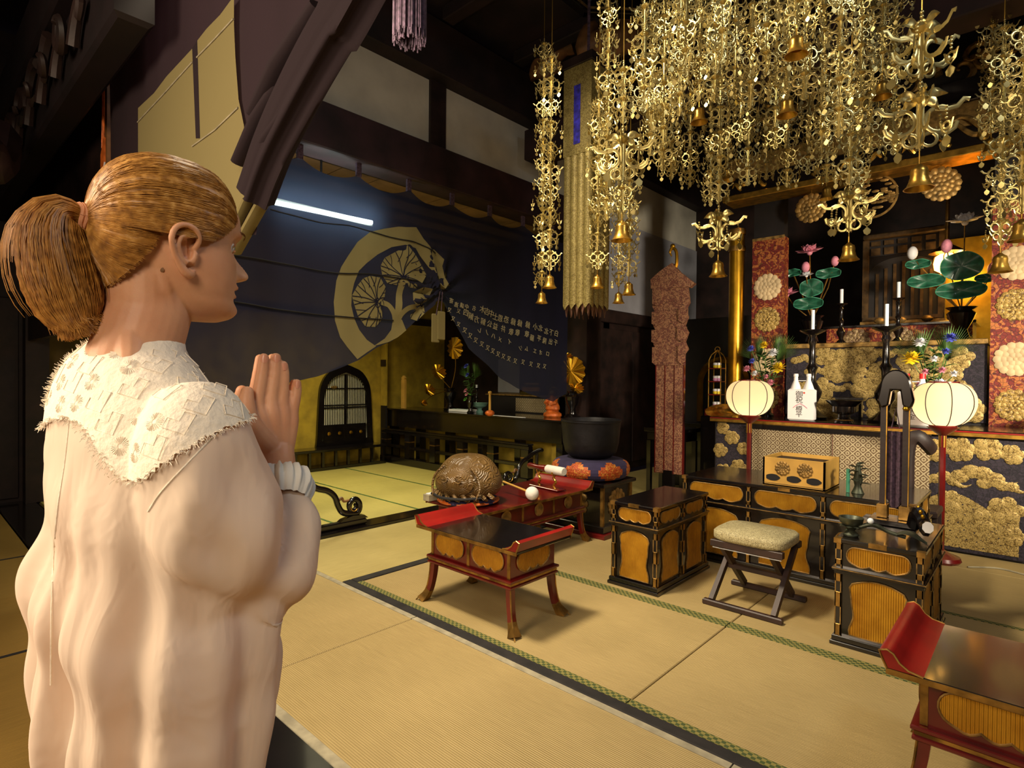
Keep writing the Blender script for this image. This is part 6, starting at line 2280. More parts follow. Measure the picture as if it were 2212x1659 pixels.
def arc(cx, cz, r, a0, a1, n=10):
    return [(cx + r * math.cos(math.radians(a0 + (a1 - a0) * i / n)), cz + r * math.sin(math.radians(a0 + (a1 - a0) * i / n))) for i in range(n + 1)]


mb = MB()                                                    # half openwork plate, hangs radially from the stem
rib2d(mb, [(0.004, 0.004), (0.004, -0.128)], 0.008)
rib2d(mb, arc(0.034, -0.036, 0.026, 0, 360, 12), 0.010)
rib2d(mb, arc(0.026, -0.088, 0.019, 0, 360, 10), 0.008)
rib2d(mb, [(0.052, -0.024), (0.064, -0.030), (0.078, -0.026), (0.088, -0.012), (0.094, -0.014)], 0.009)
rib2d(mb, [(0.042, -0.080), (0.054, -0.082), (0.064, -0.070), (0.068, -0.058)], 0.008)
rib2d(mb, [(0.004, 0.002), (0.018, 0.010), (0.034, -0.006), (0.048, -0.002)], 0.010)
rib2d(mb, [(0.012, -0.108), (0.016, -0.124), (0.004, -0.136)], 0.010)
PLATE = mb.mesh('plate', 'brass', True, 50)
mb = MB()                                                    # bigger palmette with leaves
rib2d(mb, [(0.004, 0.01), (0.004, -0.135)], 0.011)
rib2d(mb, arc(0.045, -0.060, 0.034, 60, 330, 12), 0.011)
rib2d(mb, [(0.035, -0.03), (0.06, -0.035), (0.085, -0.03), (0.10, -0.012), (0.112, -0.016)], 0.012)
rib2d(mb, [(0.04, -0.095), (0.065, -0.10), (0.08, -0.088), (0.085, -0.07)], 0.010)
rib2d(mb, arc(0.022, -0.112, 0.018, 90, 420, 10), 0.009)
for (dx, dz, L, wd) in ((0.9, 0.1, 0.062, 0.016), (0.75, -0.75, 0.05, 0.014), (0.35, 0.5, 0.03, 0.012)):
    b = len(mb.v)
    n = 6
    for i in range(n + 1):
        s_ = i / n
        ww = wd * math.sin(PI * min(1, 0.12 + 0.88 * s_))
        px_, pz_ = 0.006 + dx * L * s_, 0.0 + dz * L * s_ + 0.012 * math.sin(PI * s_)
        mb.v += [(px_ - dz * ww, 0.0, pz_ + dx * ww), (px_, -0.006, pz_), (px_ + dz * ww, 0.0, pz_ - dx * ww)]
    for i in range(n):
        for j in (0, 1):
            mb.f.append((b + i * 3 + j, b + i * 3 + j + 1, b + i * 3 + j + 4, b + i * 3 + j + 3))
PALM = mb.mesh('palmette', 'brass', True, 50)
mb = MB()                                                    # bead chain, little plate and kite
for k in range(4):
    mb.ball((0, 0, -0.006 - 0.010 * k), 0.0042, 6, 4)
rib2d(mb, arc(0, -0.056, 0.010, 0, 360, 8), 0.007)
rib2d(mb, [(-0.010, -0.05), (-0.018, -0.042), (-0.012, -0.066), (0, -0.078), (0.012, -0.066), (0.018, -0.042), (0.010, -0.05)], 0.006)
mb.prism([(0, -0.080), (0.013, -0.094), (0.010, -0.106), (0, -0.114), (-0.010, -0.106), (-0.013, -0.094)], 'Y', -0.0012, 0.0012)
DROP = mb.mesh('drop', 'brass', True, 50)
mb = MB()                                                    # tier stem
mb.lathe([(0.004, 0.02), (0.016, 0.012), (0.022, 0.0), (0.012, -0.008), (0.004, -0.012)], seg=10)
mb.tube([(0, 0, 0.05), (0, 0, -0.14)], 0.0035, 6)
for k in range(3):
    mb.ball((0, 0, 0.045 - 0.012 * k), 0.006, 7, 5)
STEM = mb.mesh('tier', 'brass', True, 50)
mb = MB()
mb.lathe([(0.006, 0.105), (0.012, 0.10), (0.020, 0.092), (0.030, 0.086), (0.034, 0.07), (0.033, 0.05), (0.037, 0.04), (0.038, 0.032), (0.046, 0.012), (0.058, 0.0), (0.054, 0.0), (0.03, 0.03)], seg=20, cap=False)
mb.tube([(0.0, 0.0, 0.10), (0, 0, 0.14)], 0.004, 6)
BELL = mb.mesh('bell', 'gold', True, 50)
NST = 0


def strand(px, ytop, ybell, D, s=1.0, label=None, group=None, pitch=0.165, palms=(), bell=True, rot=None, drops=4, dark=False):
    """one hanging strand; ytop / ybell are where it starts and where its bell ends"""
    global NST
    NST += 1
    rn = random.Random(NST * 13)
    b = atD(px, ybell, D)
    top = atD(px, ytop, D).z
    t = thing('brass_pendant_strand', label or 'brass openwork pendant strand in the dense cluster of strands under the canopy', 'ornament', tuple(b))
    if group or not label:
        t['group'] = group or 'brass strands of the hanging canopy'
    H = top - b.z
    if bell:
        o = place(BELL, 'bell', t, (0, 0, 0))
        o.scale = (s, s, s)
    z = 0.28 * s if bell else 0.13 * s
    MB().tube([(0, 0, 0.12 * s if bell else 0.0), (0, 0, max(H, 4.605 - b.z))], 0.003, 5).build('wire', 'wire_gold', t)
    k = 0
    ph = rn.uniform(0, PI / 2) if rot is None else rot
    while z < H:
        big = k in palms
        sc = s * (1.55 if big else rn.uniform(0.9, 1.12))
        z += (0.10 * s if big else 0)
        tier = place(STEM, 'tier', t, (0, 0, z))
        tier.scale = (sc, sc, sc)
        p2 = ph + 0.45 * k
        for q in range(4):
            a = p2 + PI / 2 * q
            place(PALM if big else PLATE, 'openwork_plate', tier, (0, 0, 0), (0, 0, a))
        for q in range(drops):
            a = p2 + PI / 4 + 2 * PI / drops * q
            rr = 0.066 if q % 2 else 0.088
            place(DROP, 'drop', tier, (rr * math.cos(a), rr * math.sin(a), -0.02 - 0.02 * (q % 2)), (rn.uniform(-0.15, 0.15), 0, a + rn.uniform(-0.6, 0.6)))
        z += pitch * s + (0.07 * s if big else 0)
        k += 1
    return t


# strands that stand apart
strand(1187, 90, 622, 4.3, 0.95, 'brass strand with a bell hanging left of the gold brocade column, right one of two', pitch=0.17)
strand(1170, 60, 655, 4.65, 0.9, 'brass strand ending lowest, left of the gold brocade column', pitch=0.17)
strand(1290, 180, 622, 4.1, 0.9, 'brass strand whose bell hangs before the gold brocade column', pitch=0.15)
strand(1343, 110, 520, 3.5, 1.15, 'brass strand with large golden palmette and bell right of the gold brocade column', palms=(1, 4), pitch=0.15)
strand(1358, 300, 637, 4.4, 0.95, 'brass strand with low bell just right of the gold brocade column', pitch=0.16)
strand(1336, 330, 655, 4.8, 0.9, 'brass strand with lowest small bell right of the gold brocade column', pitch=0.16)
strand(1551, 60, 597, 3.9, 1.05, 'brass strand with wide palmette and bell before the gold column', palms=(0,), pitch=0.16)
strand(1833, 120, 562, 3.6, 1.05, 'brass strand with palmette and bell hanging before the shrine', palms=(0,), pitch=0.15)
strand(1985, -20, 408, 2.75, 1.12, 'large brass strand with leafy palmettes and a big bell, nearest to the camera', palms=(0, 1, 3), pitch=0.13)
strand(2160, 20, 588, 3.3, 1.05, 'brass strand with a bell at the right edge before the red pillar', pitch=0.15)
strand(2206, 30, 520, 2.8, 1.0, 'brass strand cut by the right edge of the picture', pitch=0.15)
# the dense cluster
CL = [(1405, 330, 4.0), (1432, 365, 3.7), (1468, 250, 3.3), (1510, 265, 3.7), (1545, 215, 3.2), (1588, 190, 3.5), (1622, 225, 3.2), (1655, 165, 3.0), (1700, 250, 3.2), (1738, 210, 3.0), (1775, 330, 3.3), (1812, 290, 2.75), (1858, 265, 3.05), (1905, 210, 3.45),
      (1412, 300, 4.2), (1450, 385, 4.3), (1490, 405, 4.5), (1535, 440, 4.9), (1572, 390, 4.6), (1615, 400, 4.4), (1655, 390, 4.5), (1700, 405, 4.3), (1745, 375, 4.4), (1785, 430, 4.75), (1850, 450, 4.2), (1390, 240, 3.05), (1480, 160, 3.0), (1560, 120, 2.9), (1720, 120, 2.8), (1930, 330, 3.6), (1880, 330, 3.9), (1600, 300, 4.2), (1675, 320, 3.8), (2140, 330, 4.0), (2185, 300, 4.2), (1310, 470, 3.9)]
ORD = 'first second third fourth fifth sixth seventh eighth ninth tenth eleventh twelfth thirteenth fourteenth fifteenth sixteenth seventeenth eighteenth nineteenth twentieth twenty-first twenty-second twenty-third twenty-fourth'.split()
for i, (x, y, D) in enumerate(CL):
    dy = -40 if D < 4.1 else (150 if i % 2 else 190)
    row = sorted(q for q, _, e in CL if (e < 4) == (D < 4))
    lab = 'brass openwork strand, %s from the left in the %s row of the hanging cluster' % (ORD[row.index(x)], 'front' if D < 4 else 'rear')
    strand(x, dy, y, D, 0.95 if D < 4 else 1.0, lab, 'brass strands of the hanging canopy', bell=(i % 5 == 3), pitch=0.150, drops=5 if D < 4 else 4)

# octagonal canopy frame they hang from, above the picture
t = thing('hanging_canopy', 'octagonal black and gilt canopy frame the brass strands hang from', 'canopy', (-1.25, 3.45, 4.61))
for (r0, z0, z1, m, nm) in ((1.9, 0.0, 0.14, 'black_lacquer', 'outer_ring'), (1.2, 0.05, 0.16, 'black_lacquer', 'inner_ring')):
    pts = ngon(8, r0, 0, 0, PI / 8)
    for i in range(8):
        a, b = Vector(pts[i]).to_3d(), Vector(pts[(i + 1) % 8]).to_3d()
        mid, L, ang = (a + b) / 2, (b - a).length, math.atan2((b - a).y, (b - a).x)
        sd = MB().box(-L / 2 - 0.02, L / 2 + 0.02, -0.04, 0.04, z0, z1, 0.006).build('ring_side', m, t, tuple(mid), (0, 0, ang))
        MB().box(-L / 2, L / 2, -0.044, 0.044, z0 + 0.03, z0 + 0.05).build('gilt_line', 'gold_dull', sd)
for k in range(8):
    a = PI / 8 + 2 * PI * k / 8
    MB().tube([(1.9 * math.cos(a), 1.9 * math.sin(a), 0.1), (0.2 * math.cos(a), 0.2 * math.sin(a), 0.3)], 0.025, 6).build('spoke', 'black_lacquer', t)
MB().lathe([(0.3, 0.2), (0.25, 0.4), (0.05, 0.5), (0.03, 0.56)], seg=16).build('hub', 'black_lacquer', t)


# ================================================================== CURTAINS
CX = -4.56
G0 = atX(945, 632, CX)
GY0, GZ0 = G0.y, G0.z


def curtX(y, z):
    d = math.hypot(y - GY0, z - GZ0)
    a = math.atan2(z - GZ0, y - GY0)
    return CX + 0.010 * math.sin(7.0 * y + 0.8 * z) + 0.006 * math.sin(17 * y) + 0.045 * math.exp(-(d / 0.45) ** 2) * math.sin(11 * a) + 0.03 * math.exp(-(d / 0.25) ** 2)


def interp(tab, y):
    for (a, b), (c, d) in zip(tab, tab[1:]):
        if a <= y <= c:
            return b + (d - b) * (y - a) / (c - a)
    return tab[0][1] if y < tab[0][0] else tab[-1][1]


def pxtab(pts, X):
    return [(v.y, v.z) for v in (atX(x, y, X) for x, y in pts)]


low = [(1.12, 1.28)] + pxtab([(491, 851), (600, 832), (688, 813), (775, 778), (812, 752), (850, 736), (885, 705), (915, 676), (945, 645), (965, 665), (1012, 752), (1082, 818), (1140, 850), (1195, 868), (1224, 850)], CX)
y0c, y1c = 1.12, low[-1][0]
t = thing('crest_curtain', 'dark purple curtain with a cream ringed leaf crest, gathered up in the middle', 'curtain', (0, 0, 0))
NU, NV = 190, 46


def curt(u, v):
    y = y0c + (y1c - y0c) * u
    zt = 3.22 - 0.085 * abs(math.sin(PI * (y - 1.2) / 0.56)) ** 0.8
    zb_ = interp(low, y)
    z = zt + (zb_ - zt) * v
    return (curtX(y, z), y, z)


MB().grid(curt, NU, NV).build('cloth', 'curtain_purple', t, ang=80)


def sheet(poly, off, m, name, par, step=0.06):
    """cut piece lying on the curtain surface; poly in (y,z)"""
    ys, zs = [p[0] for p in poly], [p[1] for p in poly]
    n = len(poly)
    vs = [Vector(p) for p in poly]

    def inside(y, z):
        c = False
        for i in range(n):
            (a, b), (e, f) = poly[i], poly[i - 1]
            if (b > z) != (f > z) and y < (e - a) * (z - b) / (f - b) + a:
                c = not c
        return c
    y = min(ys) + step / 2
    while y < max(ys):
        z = min(zs) + step / 2
        while z < max(zs):
            if inside(y, z):
                vs.append(Vector((y, z)))
            z += step
        y += step
    r = delaunay_2d_cdt(vs, [(i, (i + 1) % n) for i in range(n)], [list(range(n))], 1, 1e-6)
    mb = MB()
    mb.v = [(curtX(p[0], p[1]) + off, p[0], p[1]) for p in r[0]]
    mb.f = [tuple(f) for f in r[2]]
    return mb.build(name, m, par, ang=80)


def z5(pts):
    return pxtab([(480 + 0.27125 * x, 300 + 0.27125 * y) for x, y in pts], CX)


def stroke(pts, w, off, m, name, par, n=14):
    P = spline(z5(pts), n)
    mb = MB()
    for i, p in enumerate(P):
        q = P[min(i + 1, n - 1)] - P[max(i - 1, 0)]
        L = math.hypot(*q) or 1
        nx, nz = -q[1] / L * w / 2, q[0] / L * w / 2
        for s_ in (-1, 1):
            y, z = p[0] + s_ * nx, p[1] + s_ * nz
            mb.v.append((curtX(y, z) + off, y, z))
    for i in range(n - 1):
        mb.f.append((2 * i, 2 * i + 1, 2 * i + 3, 2 * i + 2))
    return mb.build(name, m, par, ang=80)


ring = [(880, 1300), (890, 1450), (930, 1580), (990, 1659), (1075, 1755), (1150, 1700), (1225, 1652), (1150, 1600), (1090, 1520), (1050, 1430), (1025, 1330), (1030, 1230), (1050, 1150), (1090, 1050), (1150, 990), (1240, 920), (1350, 862), (1450, 845), (1540, 870), (1580, 930), (1640, 1020), (1695, 1100), (1700, 1165), (1740, 1210), (1825, 1165), (1790, 1060), (1760, 960), (1700, 890), (1600, 800), (1540, 705), (1400, 700), (1290, 715), (1180, 740), (1080, 820), (1000, 930), (940, 1020), (900, 1130)]
cr = thing('leaf_crest', None, None) if False else None
ringo = sheet(z5(ring), 0.004, 'curtain_cream', 'crest_ring', t)
wedge = [(1205, 1650), (1300, 1590), (1352, 1520), (1362, 1440), (1430, 1440), (1462, 1525), (1400, 1580), (1330, 1618)]
sheet(z5(wedge), 0.004, 'curtain_cream', 'crest_stem_foot', t)
leafs = {
    'a': [(1470, 850), (1530, 920), (1575, 1010), (1602, 1090), (1590, 1150), (1540, 1195), (1480, 1185), (1432, 1130), (1390, 1165), (1320, 1150), (1275, 1085), (1262, 1010), (1300, 945), (1380, 900)],
    'b': [(1180, 1090), (1260, 1105), (1308, 1180), (1300, 1262), (1248, 1310), (1280, 1370), (1275, 1440), (1220, 1497), (1140, 1495), (1080, 1410), (1050, 1320), (1030, 1250), (1080, 1165), (1125, 1110)],
    'c': [(1580, 1185), (1640, 1200), (1622, 1290), (1575, 1330), (1528, 1340), (1505, 1290), (1520, 1220)],
    'd': [(1500, 1395), (1560, 1340), (1610, 1320), (1600, 1390), (1545, 1450), (1495, 1432)]}
base = {'a': (1432, 1100), 'b': (1235, 1300), 'c': (1590, 1330), 'd': (1600, 1330)}
for k, pl_ in leafs.items():
    lf = sheet(z5(pl_), 0.004, 'curtain_cream', 'crest_leaf', t)
    bx_, by_ = base[k]
    rim = pl_ if k in 'cd' else [p for p in pl_ if math.hypot(p[0] - bx_, p[1] - by_) > 60]
    for i, p in enumerate(rim):
        q = (bx_ + (p[0] - bx_) * 0.55 + 12 * (-1) ** i, by_ + (p[1] - by_) * 0.55 - 8)
        stroke([(bx_, by_), q, p], 0.009, 0.007, 'curtain_purple', 'crest_vein', lf, 9)
        if k in 'ab':
            q1 = (bx_ + (p[0] - bx_) * 0.6, by_ + (p[1] - by_) * 0.6)
            p2 = rim[(i + 1) % len(rim)]
            mid = ((p[0] * 0.45 + p2[0] * 0.55), (p[1] * 0.45 + p2[1] * 0.55))
            stroke([q1, ((q1[0] + mid[0]) / 2 + 6, (q1[1] + mid[1]) / 2), mid], 0.007, 0.007, 'curtain_purple', 'crest_vein', lf, 6)
    if k in 'ab':
        dx, dy = (22, 0) if k == 'a' else (0, 26)
        for s_ in (-1, 1):
            c0 = (bx_ + s_ * dx, by_ + s_ * dy)
            stroke([(c0[0] + s_ * (20 * (1 - q)) * math.cos(7 * q), c0[1] + (20 * (1 - q)) * math.sin(7 * q)) for q in (0, .15, .3, .45, .6, .75)], 0.009, 0.0075, 'curtain_purple', 'crest_vein', lf, 14)
for pts, w_ in (([(1424, 1140), (1408, 1280), (1394, 1400), (1392, 1490)], 0.066), ([(1270, 1300), (1330, 1325), (1368, 1395), (1380, 1480)], 0.05), ([(1540, 1335), (1470, 1350), (1420, 1400), (1398, 1470)], 0.05)):
    stroke(pts, w_, 0.0045, 'curtain_cream', 'crest_stem', t)
# seams of the cloth widths
for pts in ([(585, 452), (690, 481), (760, 489), (800, 500), (860, 517), (900, 525), (940, 547)], [(505, 552), (600, 567), (720, 590), (800, 592), (900, 608)], [(505, 652), (600, 668), (720, 683), (850, 692)]):
    P = spline(pxtab(pts, CX), 40)
    MB().tube([(curtX(p[0], p[1]) + 0.009, p[0], p[1]) for p in P], 0.006, 5).build('seam_cord', 'ink_black', t)
# lettering, seen from the back so reversed
RW = [([(480, 90), (506, 104), (535, 118), (566, 138), (602, 148), (640, 157), (685, 170), (730, 180), (775, 190), (822, 202), (860, 212), (898, 232), (930, 240), (970, 245)], '木吉中土恩恐縁縁縁小北北下白', 0.088),
      ([(365, 112), (400, 135), (440, 155), (480, 170), (522, 185), (565, 200), (620, 215), (670, 235), (715, 240), (770, 250), (800, 275), (850, 278), (885, 293), (925, 300), (965, 306)], '四解方解公益井敬敬敬藤平隆出千', 0.082),
      ([(460, 225), (505, 240), (550, 262), (600, 285), (660, 300), (735, 340), (770, 345), (820, 360), (860, 370), (905, 378)], 'レノハメイシムエオロ', 0.070),
      ([(370, 225), (405, 260), (440, 290), (475, 315), (510, 340), (545, 360), (585, 380), (620, 395), (655, 410), (700, 425), (750, 432), (795, 445), (845, 455), (885, 460)], '又又又又又又又又又又又又又又', 0.066),
      ([(265, 35), (300, 60), (340, 65), (378, 72), (430, 82)], '寄進講中名', 0.06), ([(285, 150), (330, 185), (325, 100), (250, 95)], '又又又又', 0.055)]
mat('dye_pale', (176, 166, 128), 0.9)
chars = {}
for pts, s_, sz in RW:
    for (x, y), ch in zip(pts, s_):
        p = atX(880 + 0.3307 * x, 640 + 0.3307 * y, CX)
        key = (ch, sz)
        if key not in chars:
            me = text_mesh(ch, sz, 'dye_pale', depth=0.001)
            chars[key] = me
        o = place(chars[key], 'lettering', t, (curtX(p.y, p.z) + 0.02, p.y, p.z))
        sl = math.radians(-24)
        # text x -> -Y (reversed), text y -> Z, tilted along the fall of the cloth
        o.rotation_euler = Matrix(((0, 0, 1), (-math.cos(sl), -math.sin(sl), 0), (-math.sin(sl) * -1 * -1, math.cos(sl), 0))).to_4x4().to_euler() if False else (PI / 2 - 0.0, 0.0, -PI / 2)
        o.rotation_euler = (PI / 2 , math.radians(12), PI / 2)
        o.scale = (-1, 1, 1)
# hanging loops
for k in range(9):
    y = 1.2 + 0.56 * k
    if y < y1c:
        MB().box(CX - 0.012, CX + 0.012, y - 0.025, y + 0.025, 3.2, 3.33).build('hanging_loop', 'cord_purple', t)
# gathering cord and wooden tags
t = thing('wooden_tag', 'pair of small pale wooden tags hanging from the gathered curtain', 'tag', (CX + 0.085, GY0 - 0.05, GZ0 - 0.52))
for dy, dz in ((-0.035, 0.0), (0.03, 0.03)):
    MB().box(-0.012 + dy * 0.2, 0.004 + dy * 0.2, dy - 0.045, dy + 0.045, dz, dz + 0.29, 0.008).build('tag_board', 'curtain_cream', t)
    MB().tube([(0, dy, dz + 0.28), (0, dy * 0.5 + 0.03, 0.52)], 0.005, 5).build('cord', 'cord_purple', t)

# fluorescent tube behind the curtain
a, b = atX(583, 435, -4.68), atX(803, 481, -4.68)
t = thing('fluorescent_tube', 'glowing white fluorescent tube shining through the purple curtain', 'lamp', tuple(a))
d = b - a
MB().tube([(0, 0, 0), tuple(d)], 0.021, 12).build('tube', 'white_glow_tube', t)
MB().box(-0.09, -0.03, -0.03, d.y + 0.03, 0.0, 0.05).build('fitting', 'plaster', t)
MB().tube([(-0.06, d.y * 0.5, 0.05), (-0.06, d.y * 0.5, 0.55)], 0.01, 6).build('hanger', 'black_matte', t)

# outer curtain hanging over the threshold
CY = 0.95


def P2(x, y): 
    v = atY(x, y, CY)
    return (v.x, v.z)


def outY(x, z):
    return CY + 0.010 * math.sin(8 * x + 2 * z) + 0.006 * math.sin(19 * x - z)


t = thing('outer_curtain', 'plum brown temple curtain with a big cream figure, swept up into a diagonal swag', 'curtain', (0, 0, 0))
edge = sorted([P2(560, 440), P2(600, 360), P2(650, 260), P2(700, 160), P2(745, 70), P2(780, 0), P2(830, -90), P2(900, -200)])
xl, xr = -4.40, edge[-1][0]


def outc(u, v):
    x = xl + (xr - xl) * u
    zb_ = 1.93 + 0.08 * (edge[0][0] - x) if x < edge[0][0] else interp(edge, x)
    z = 3.38 + (zb_ - 3.38) * v
    return (x, outY(x, z), z)


MB().grid(outc, 110, 30).build('cloth', 'curtain_plum', t, ang=80)


def osheet(pts, m, name, off=-0.006):
    poly = [P2(x, y) for x, y in pts]
    r = delaunay_2d_cdt([Vector(p) for p in poly], [(i, (i + 1) % len(poly)) for i in range(len(poly))], [list(range(len(poly)))], 1, 1e-6)
    mb = MB()
    mb.v = [(p[0], CY - 0.020 + off, p[1]) for p in r[0]]
    mb.f = [tuple(f) for f in r[2]]
    return mb.build(name, m, t)


cf = osheet([(310, 237), (345, 205), (372, 170), (429, 110), (437, 303), (446, 303), (440, 93), (460, 68), (490, 38), (520, -2), (520, 60), (523, 130), (530, 220), (541, 272), (545, 300), (556, 330), (575, 385), (545, 450), (470, 500), (310, 500)], 'curtain_cream', 'cream_figure')
osheet([(429, 110), (440, 93), (446, 303), (437, 303)], 'curtain_plum', 'dark_slit', -0.007)
for pts in ([(310, 268), (370, 205), (430, 140)], [(440, 130), (480, 90), (520, 48)], [(430, 320), (480, 285), (530, 238)]):
    MB().tube([(p[0], CY - 0.028, p[1]) for p in (P2(*q) for q in pts)], 0.004, 5).build('seam', 'grey_border', cf)
# swag bundle
path = [atY(x, y, CY - 0.05) for x, y in ((850, -150), (770, -10), (700, 105), (640, 215), (590, 320), (552, 425))]
pp = spline([tuple(p) for p in path], 40)
mb = MB()
n = 48
for i, p in enumerate(pp):
    tdir = Vector(pp[min(i + 1, 39)]) - Vector(pp[max(i - 1, 0)])
    tdir.normalize()
    e1 = Vector((0, -1, 0))
    e2 = tdir.cross(e1).normalized()
    wdt = 0.085 * (0.72 + 0.28 * math.sin(PI * min(1, i / 36) * 0.9)) * (1.25 if i < 12 else 1.0)
    for k in range(n):
        a = 2 * PI * k / n
        r = 1 + 0.16 * math.sin(6 * a + 0.02 * i) + 0.07 * math.sin(11 * a + 1 + 0.05 * i)
        q = Vector(p) + e2 * (wdt * r * math.cos(a)) + e1 * (0.055 * r * math.sin(a))
        mb.v.append(tuple(q))
for i in range(39):
    for k in range(n):
        m_ = (k + 1) % n
        mb.f.append((i * n + k, i * n + m_, (i + 1) * n + m_, (i + 1) * n + k))
mb.f.append(tuple(39 * n + k for k in range(n)))
mb.build('swag', 'curtain_plum', t, ang=80)
# folded corner above the swag's end
mb = MB()
for k, (x0_, y0_, x1_, y1_, w_) in enumerate(((640, 150, 524, 352, 0.055), (660, 210, 545, 380, 0.05), (700, 20, 560, 250, 0.06))):
    a, b = atY(x0_, y0_, CY - 0.04 - 0.01 * k), atY(x1_, y1_, CY - 0.035 - 0.01 * k)
    mb.tube([tuple(a), tuple(a.lerp(b, 0.5) + Vector((0, -0.01, -0.01))), tuple(b)], [w_ * 0.8, w_, w_ * 0.8], 14, flat=0.45, up=(0, -1, 0))
mb.xf(Matrix.Identity(4))
MB_f = mb.build('fold', 'curtain_plum', t, ang=80)
for (x0_, y0_, x1_, y1_, w_) in ((536, 432, 496, 520, 0.022), (566, 440, 508, 545, 0.026)):
    a, b = atY(x0_, y0_, CY - 0.03), atY(x1_, y1_, CY - 0.03)
    MB().tube([tuple(a), tuple(a.lerp(b, 0.5)), tuple(b)], w_, 10, flat=0.5, up=(0, -1, 0)).build('cream_tail', 'curtain_cream', t)

# paper scroll hanging on the post
v0, v1 = atY(221, 300, 0.93), atY(196, 742, 0.93)
t = thing('hanging_scroll', 'narrow white lettered scroll with orange heading hanging on the post', 'scroll', (v1.x, v1.y, v1.z))
L = v0 - v1
wd = 0.085
MB().quadbox([(-wd / 2, 0, 0), (wd / 2, 0, 0), (wd / 2, 0.008, 0), (-wd / 2, 0.008, 0), (L.x - wd / 2, 0, L.z * 0.80), (L.x + wd / 2, 0, L.z * 0.88), (L.x + wd / 2, 0.008, L.z * 0.88), (L.x - wd / 2, 0.008, L.z * 0.80)]).build('paper', 'paper_white', t)
MB().quadbox([(L.x - wd / 2, -0.001, L.z * 0.80), (L.x + wd / 2, -0.001, L.z * 0.88), (L.x + wd / 2, 0.009, L.z * 0.88), (L.x - wd / 2, 0.009, L.z * 0.80), (L.x - wd / 2, -0.001, L.z * 0.93), (L.x + wd / 2, -0.001, L.z * 1.0), (L.x + wd / 2, 0.009, L.z * 1.0), (L.x - wd / 2, 0.009, L.z * 0.93)]).build('orange_heading', 'orange_silk', t)
for s_ in (-1, 1):
    MB().tube([(L.x + s_ * wd * 0.3, 0.004, L.z * 0.96), (L.x + s_ * 0.004 + 0.01, 0.004, L.z * 1.28)], 0.005, 5).build('cord', 'orange_silk', t)
for ch, z in (('に', 0.74), ('信', 0.14), ('心', 0.06)):
    kanji(ch, 0.10, t, (L.x * z, -0.0015, L.z * z))


# ================================================================== SIDE BAY
# bell-shaped window with lattice doors on the left wall
t = thing('bell_window', 'black bell-shaped window with two white lattice doors on the yellow wall', 'window', (-8.085, 4.88, 0.30))
t['kind'] = 'structure' if False else t.get('kind', 'thing') if False else ''
del t['kind']


def bell(w, h, zs):
    R = [(w / 2 * 1.04, 0), (w / 2, 0.15), (w / 2 * 0.94, zs), (w / 2 * 0.86, zs + (h - zs) * 0.45), (w / 2 * 0.6, zs + (h - zs) * 0.78), (w / 2 * 0.25, zs + (h - zs) * 0.93), (0, h)]
    R = [tuple(p) for p in spline(R, 22)]
    return R + [(-x, z) for x, z in reversed(R[:-1])]


o_, i_ = bell(0.98, 1.28, 0.72), bell(0.80, 1.15, 0.70)
i_ = [(x, max(0.10, z)) for x, z in i_]
mb = MB()
for k in range(len(o_)):
    pass
n = len(o_)
for x in (0.0, 0.05):
    mb.v += [(x, p[0], p[1]) for p in o_] + [(x, p[0], p[1]) for p in i_]
for k in range(n):
    j = (k + 1) % n
    mb.f += [(2 * n + k, 2 * n + j, 3 * n + j, 3 * n + k), (k, n + k, n + j, j), (k, j, 2 * n + j, 2 * n + k), (n + k, 3 * n + k, 3 * n + j, n + j)]
mb.build('frame', 'black_lacquer', t, ang=30)
mat('lattice_paper', (232, 228, 205), 0.8)
MB().prism(i_, 'X', 0.004, 0.012).build('paper_back', 'lattice_paper', t)
for s_ in (-1, 1):
    c = s_ * 0.19
    d_ = MB().box(0.012, 0.03, c - 0.19, c + 0.19, 0.08, 0.33).build('door_panel', 'black_lacquer', t)
    for yy in (-0.09, 0.09):
        MB().ball((0.032, c + yy, 0.2), 0.03, 10, 6, 0.3, 1, 1).build('gilt_stud', 'gold_bright', d_)
    for k in range(13):
        y = c - 0.175 + 0.35 * k / 12
        zt = max([q[1] for q in i_ if abs(abs(q[0]) - abs(y)) < 0.06] or [0.9]) - 0.02
        MB().box(0.013, 0.024, y - 0.005, y + 0.005, 0.33, zt).build('lattice_bar', 'black_lacquer', t)
    for z in (0.33, 0.60, 0.64, 0.90):
        MB().box(0.013, 0.027, c - 0.185, c + 0.185, z - 0.009, z + 0.009).build('cross_bar', 'black_lacquer', t)
MB().box(0.012, 0.036, -0.022, 0.022, 0.08, 1.12).build('meeting_stile', 'black_lacquer', t)
MB().ball((0.03, -0.2, 0.92), 0.05, 12, 6, 0.3, 1.2, 0.5).build('gilt_pull', 'gold_dull', t)

# low slatted stand along the left wall
t = thing('slatted_stand', 'low black slatted stand along the yellow wall under the bell window', 'stand', (-7.84, 4.3, 0.011))
MB().box(-0.17, 0.17, -1.3, 1.08, 0.27, 0.31, 0.006).build('top', 'black_lacquer', t)
MB().box(-0.17, 0.17, -1.3, 1.08, 0.0, 0.05, 0.006).build('bottom_rail', 'black_lacquer', t)
for k in range(12):
    y = -1.26 + 2.3 * k / 11
    MB().box(0.12, 0.16, y - 0.018, y + 0.018, 0.05, 0.27).build('slat', 'black_lacquer', t)
MB().box(-0.16, -0.12, -1.28, 1.06, 0.05, 0.27).build('back_board', 'plaster_yellow', t)

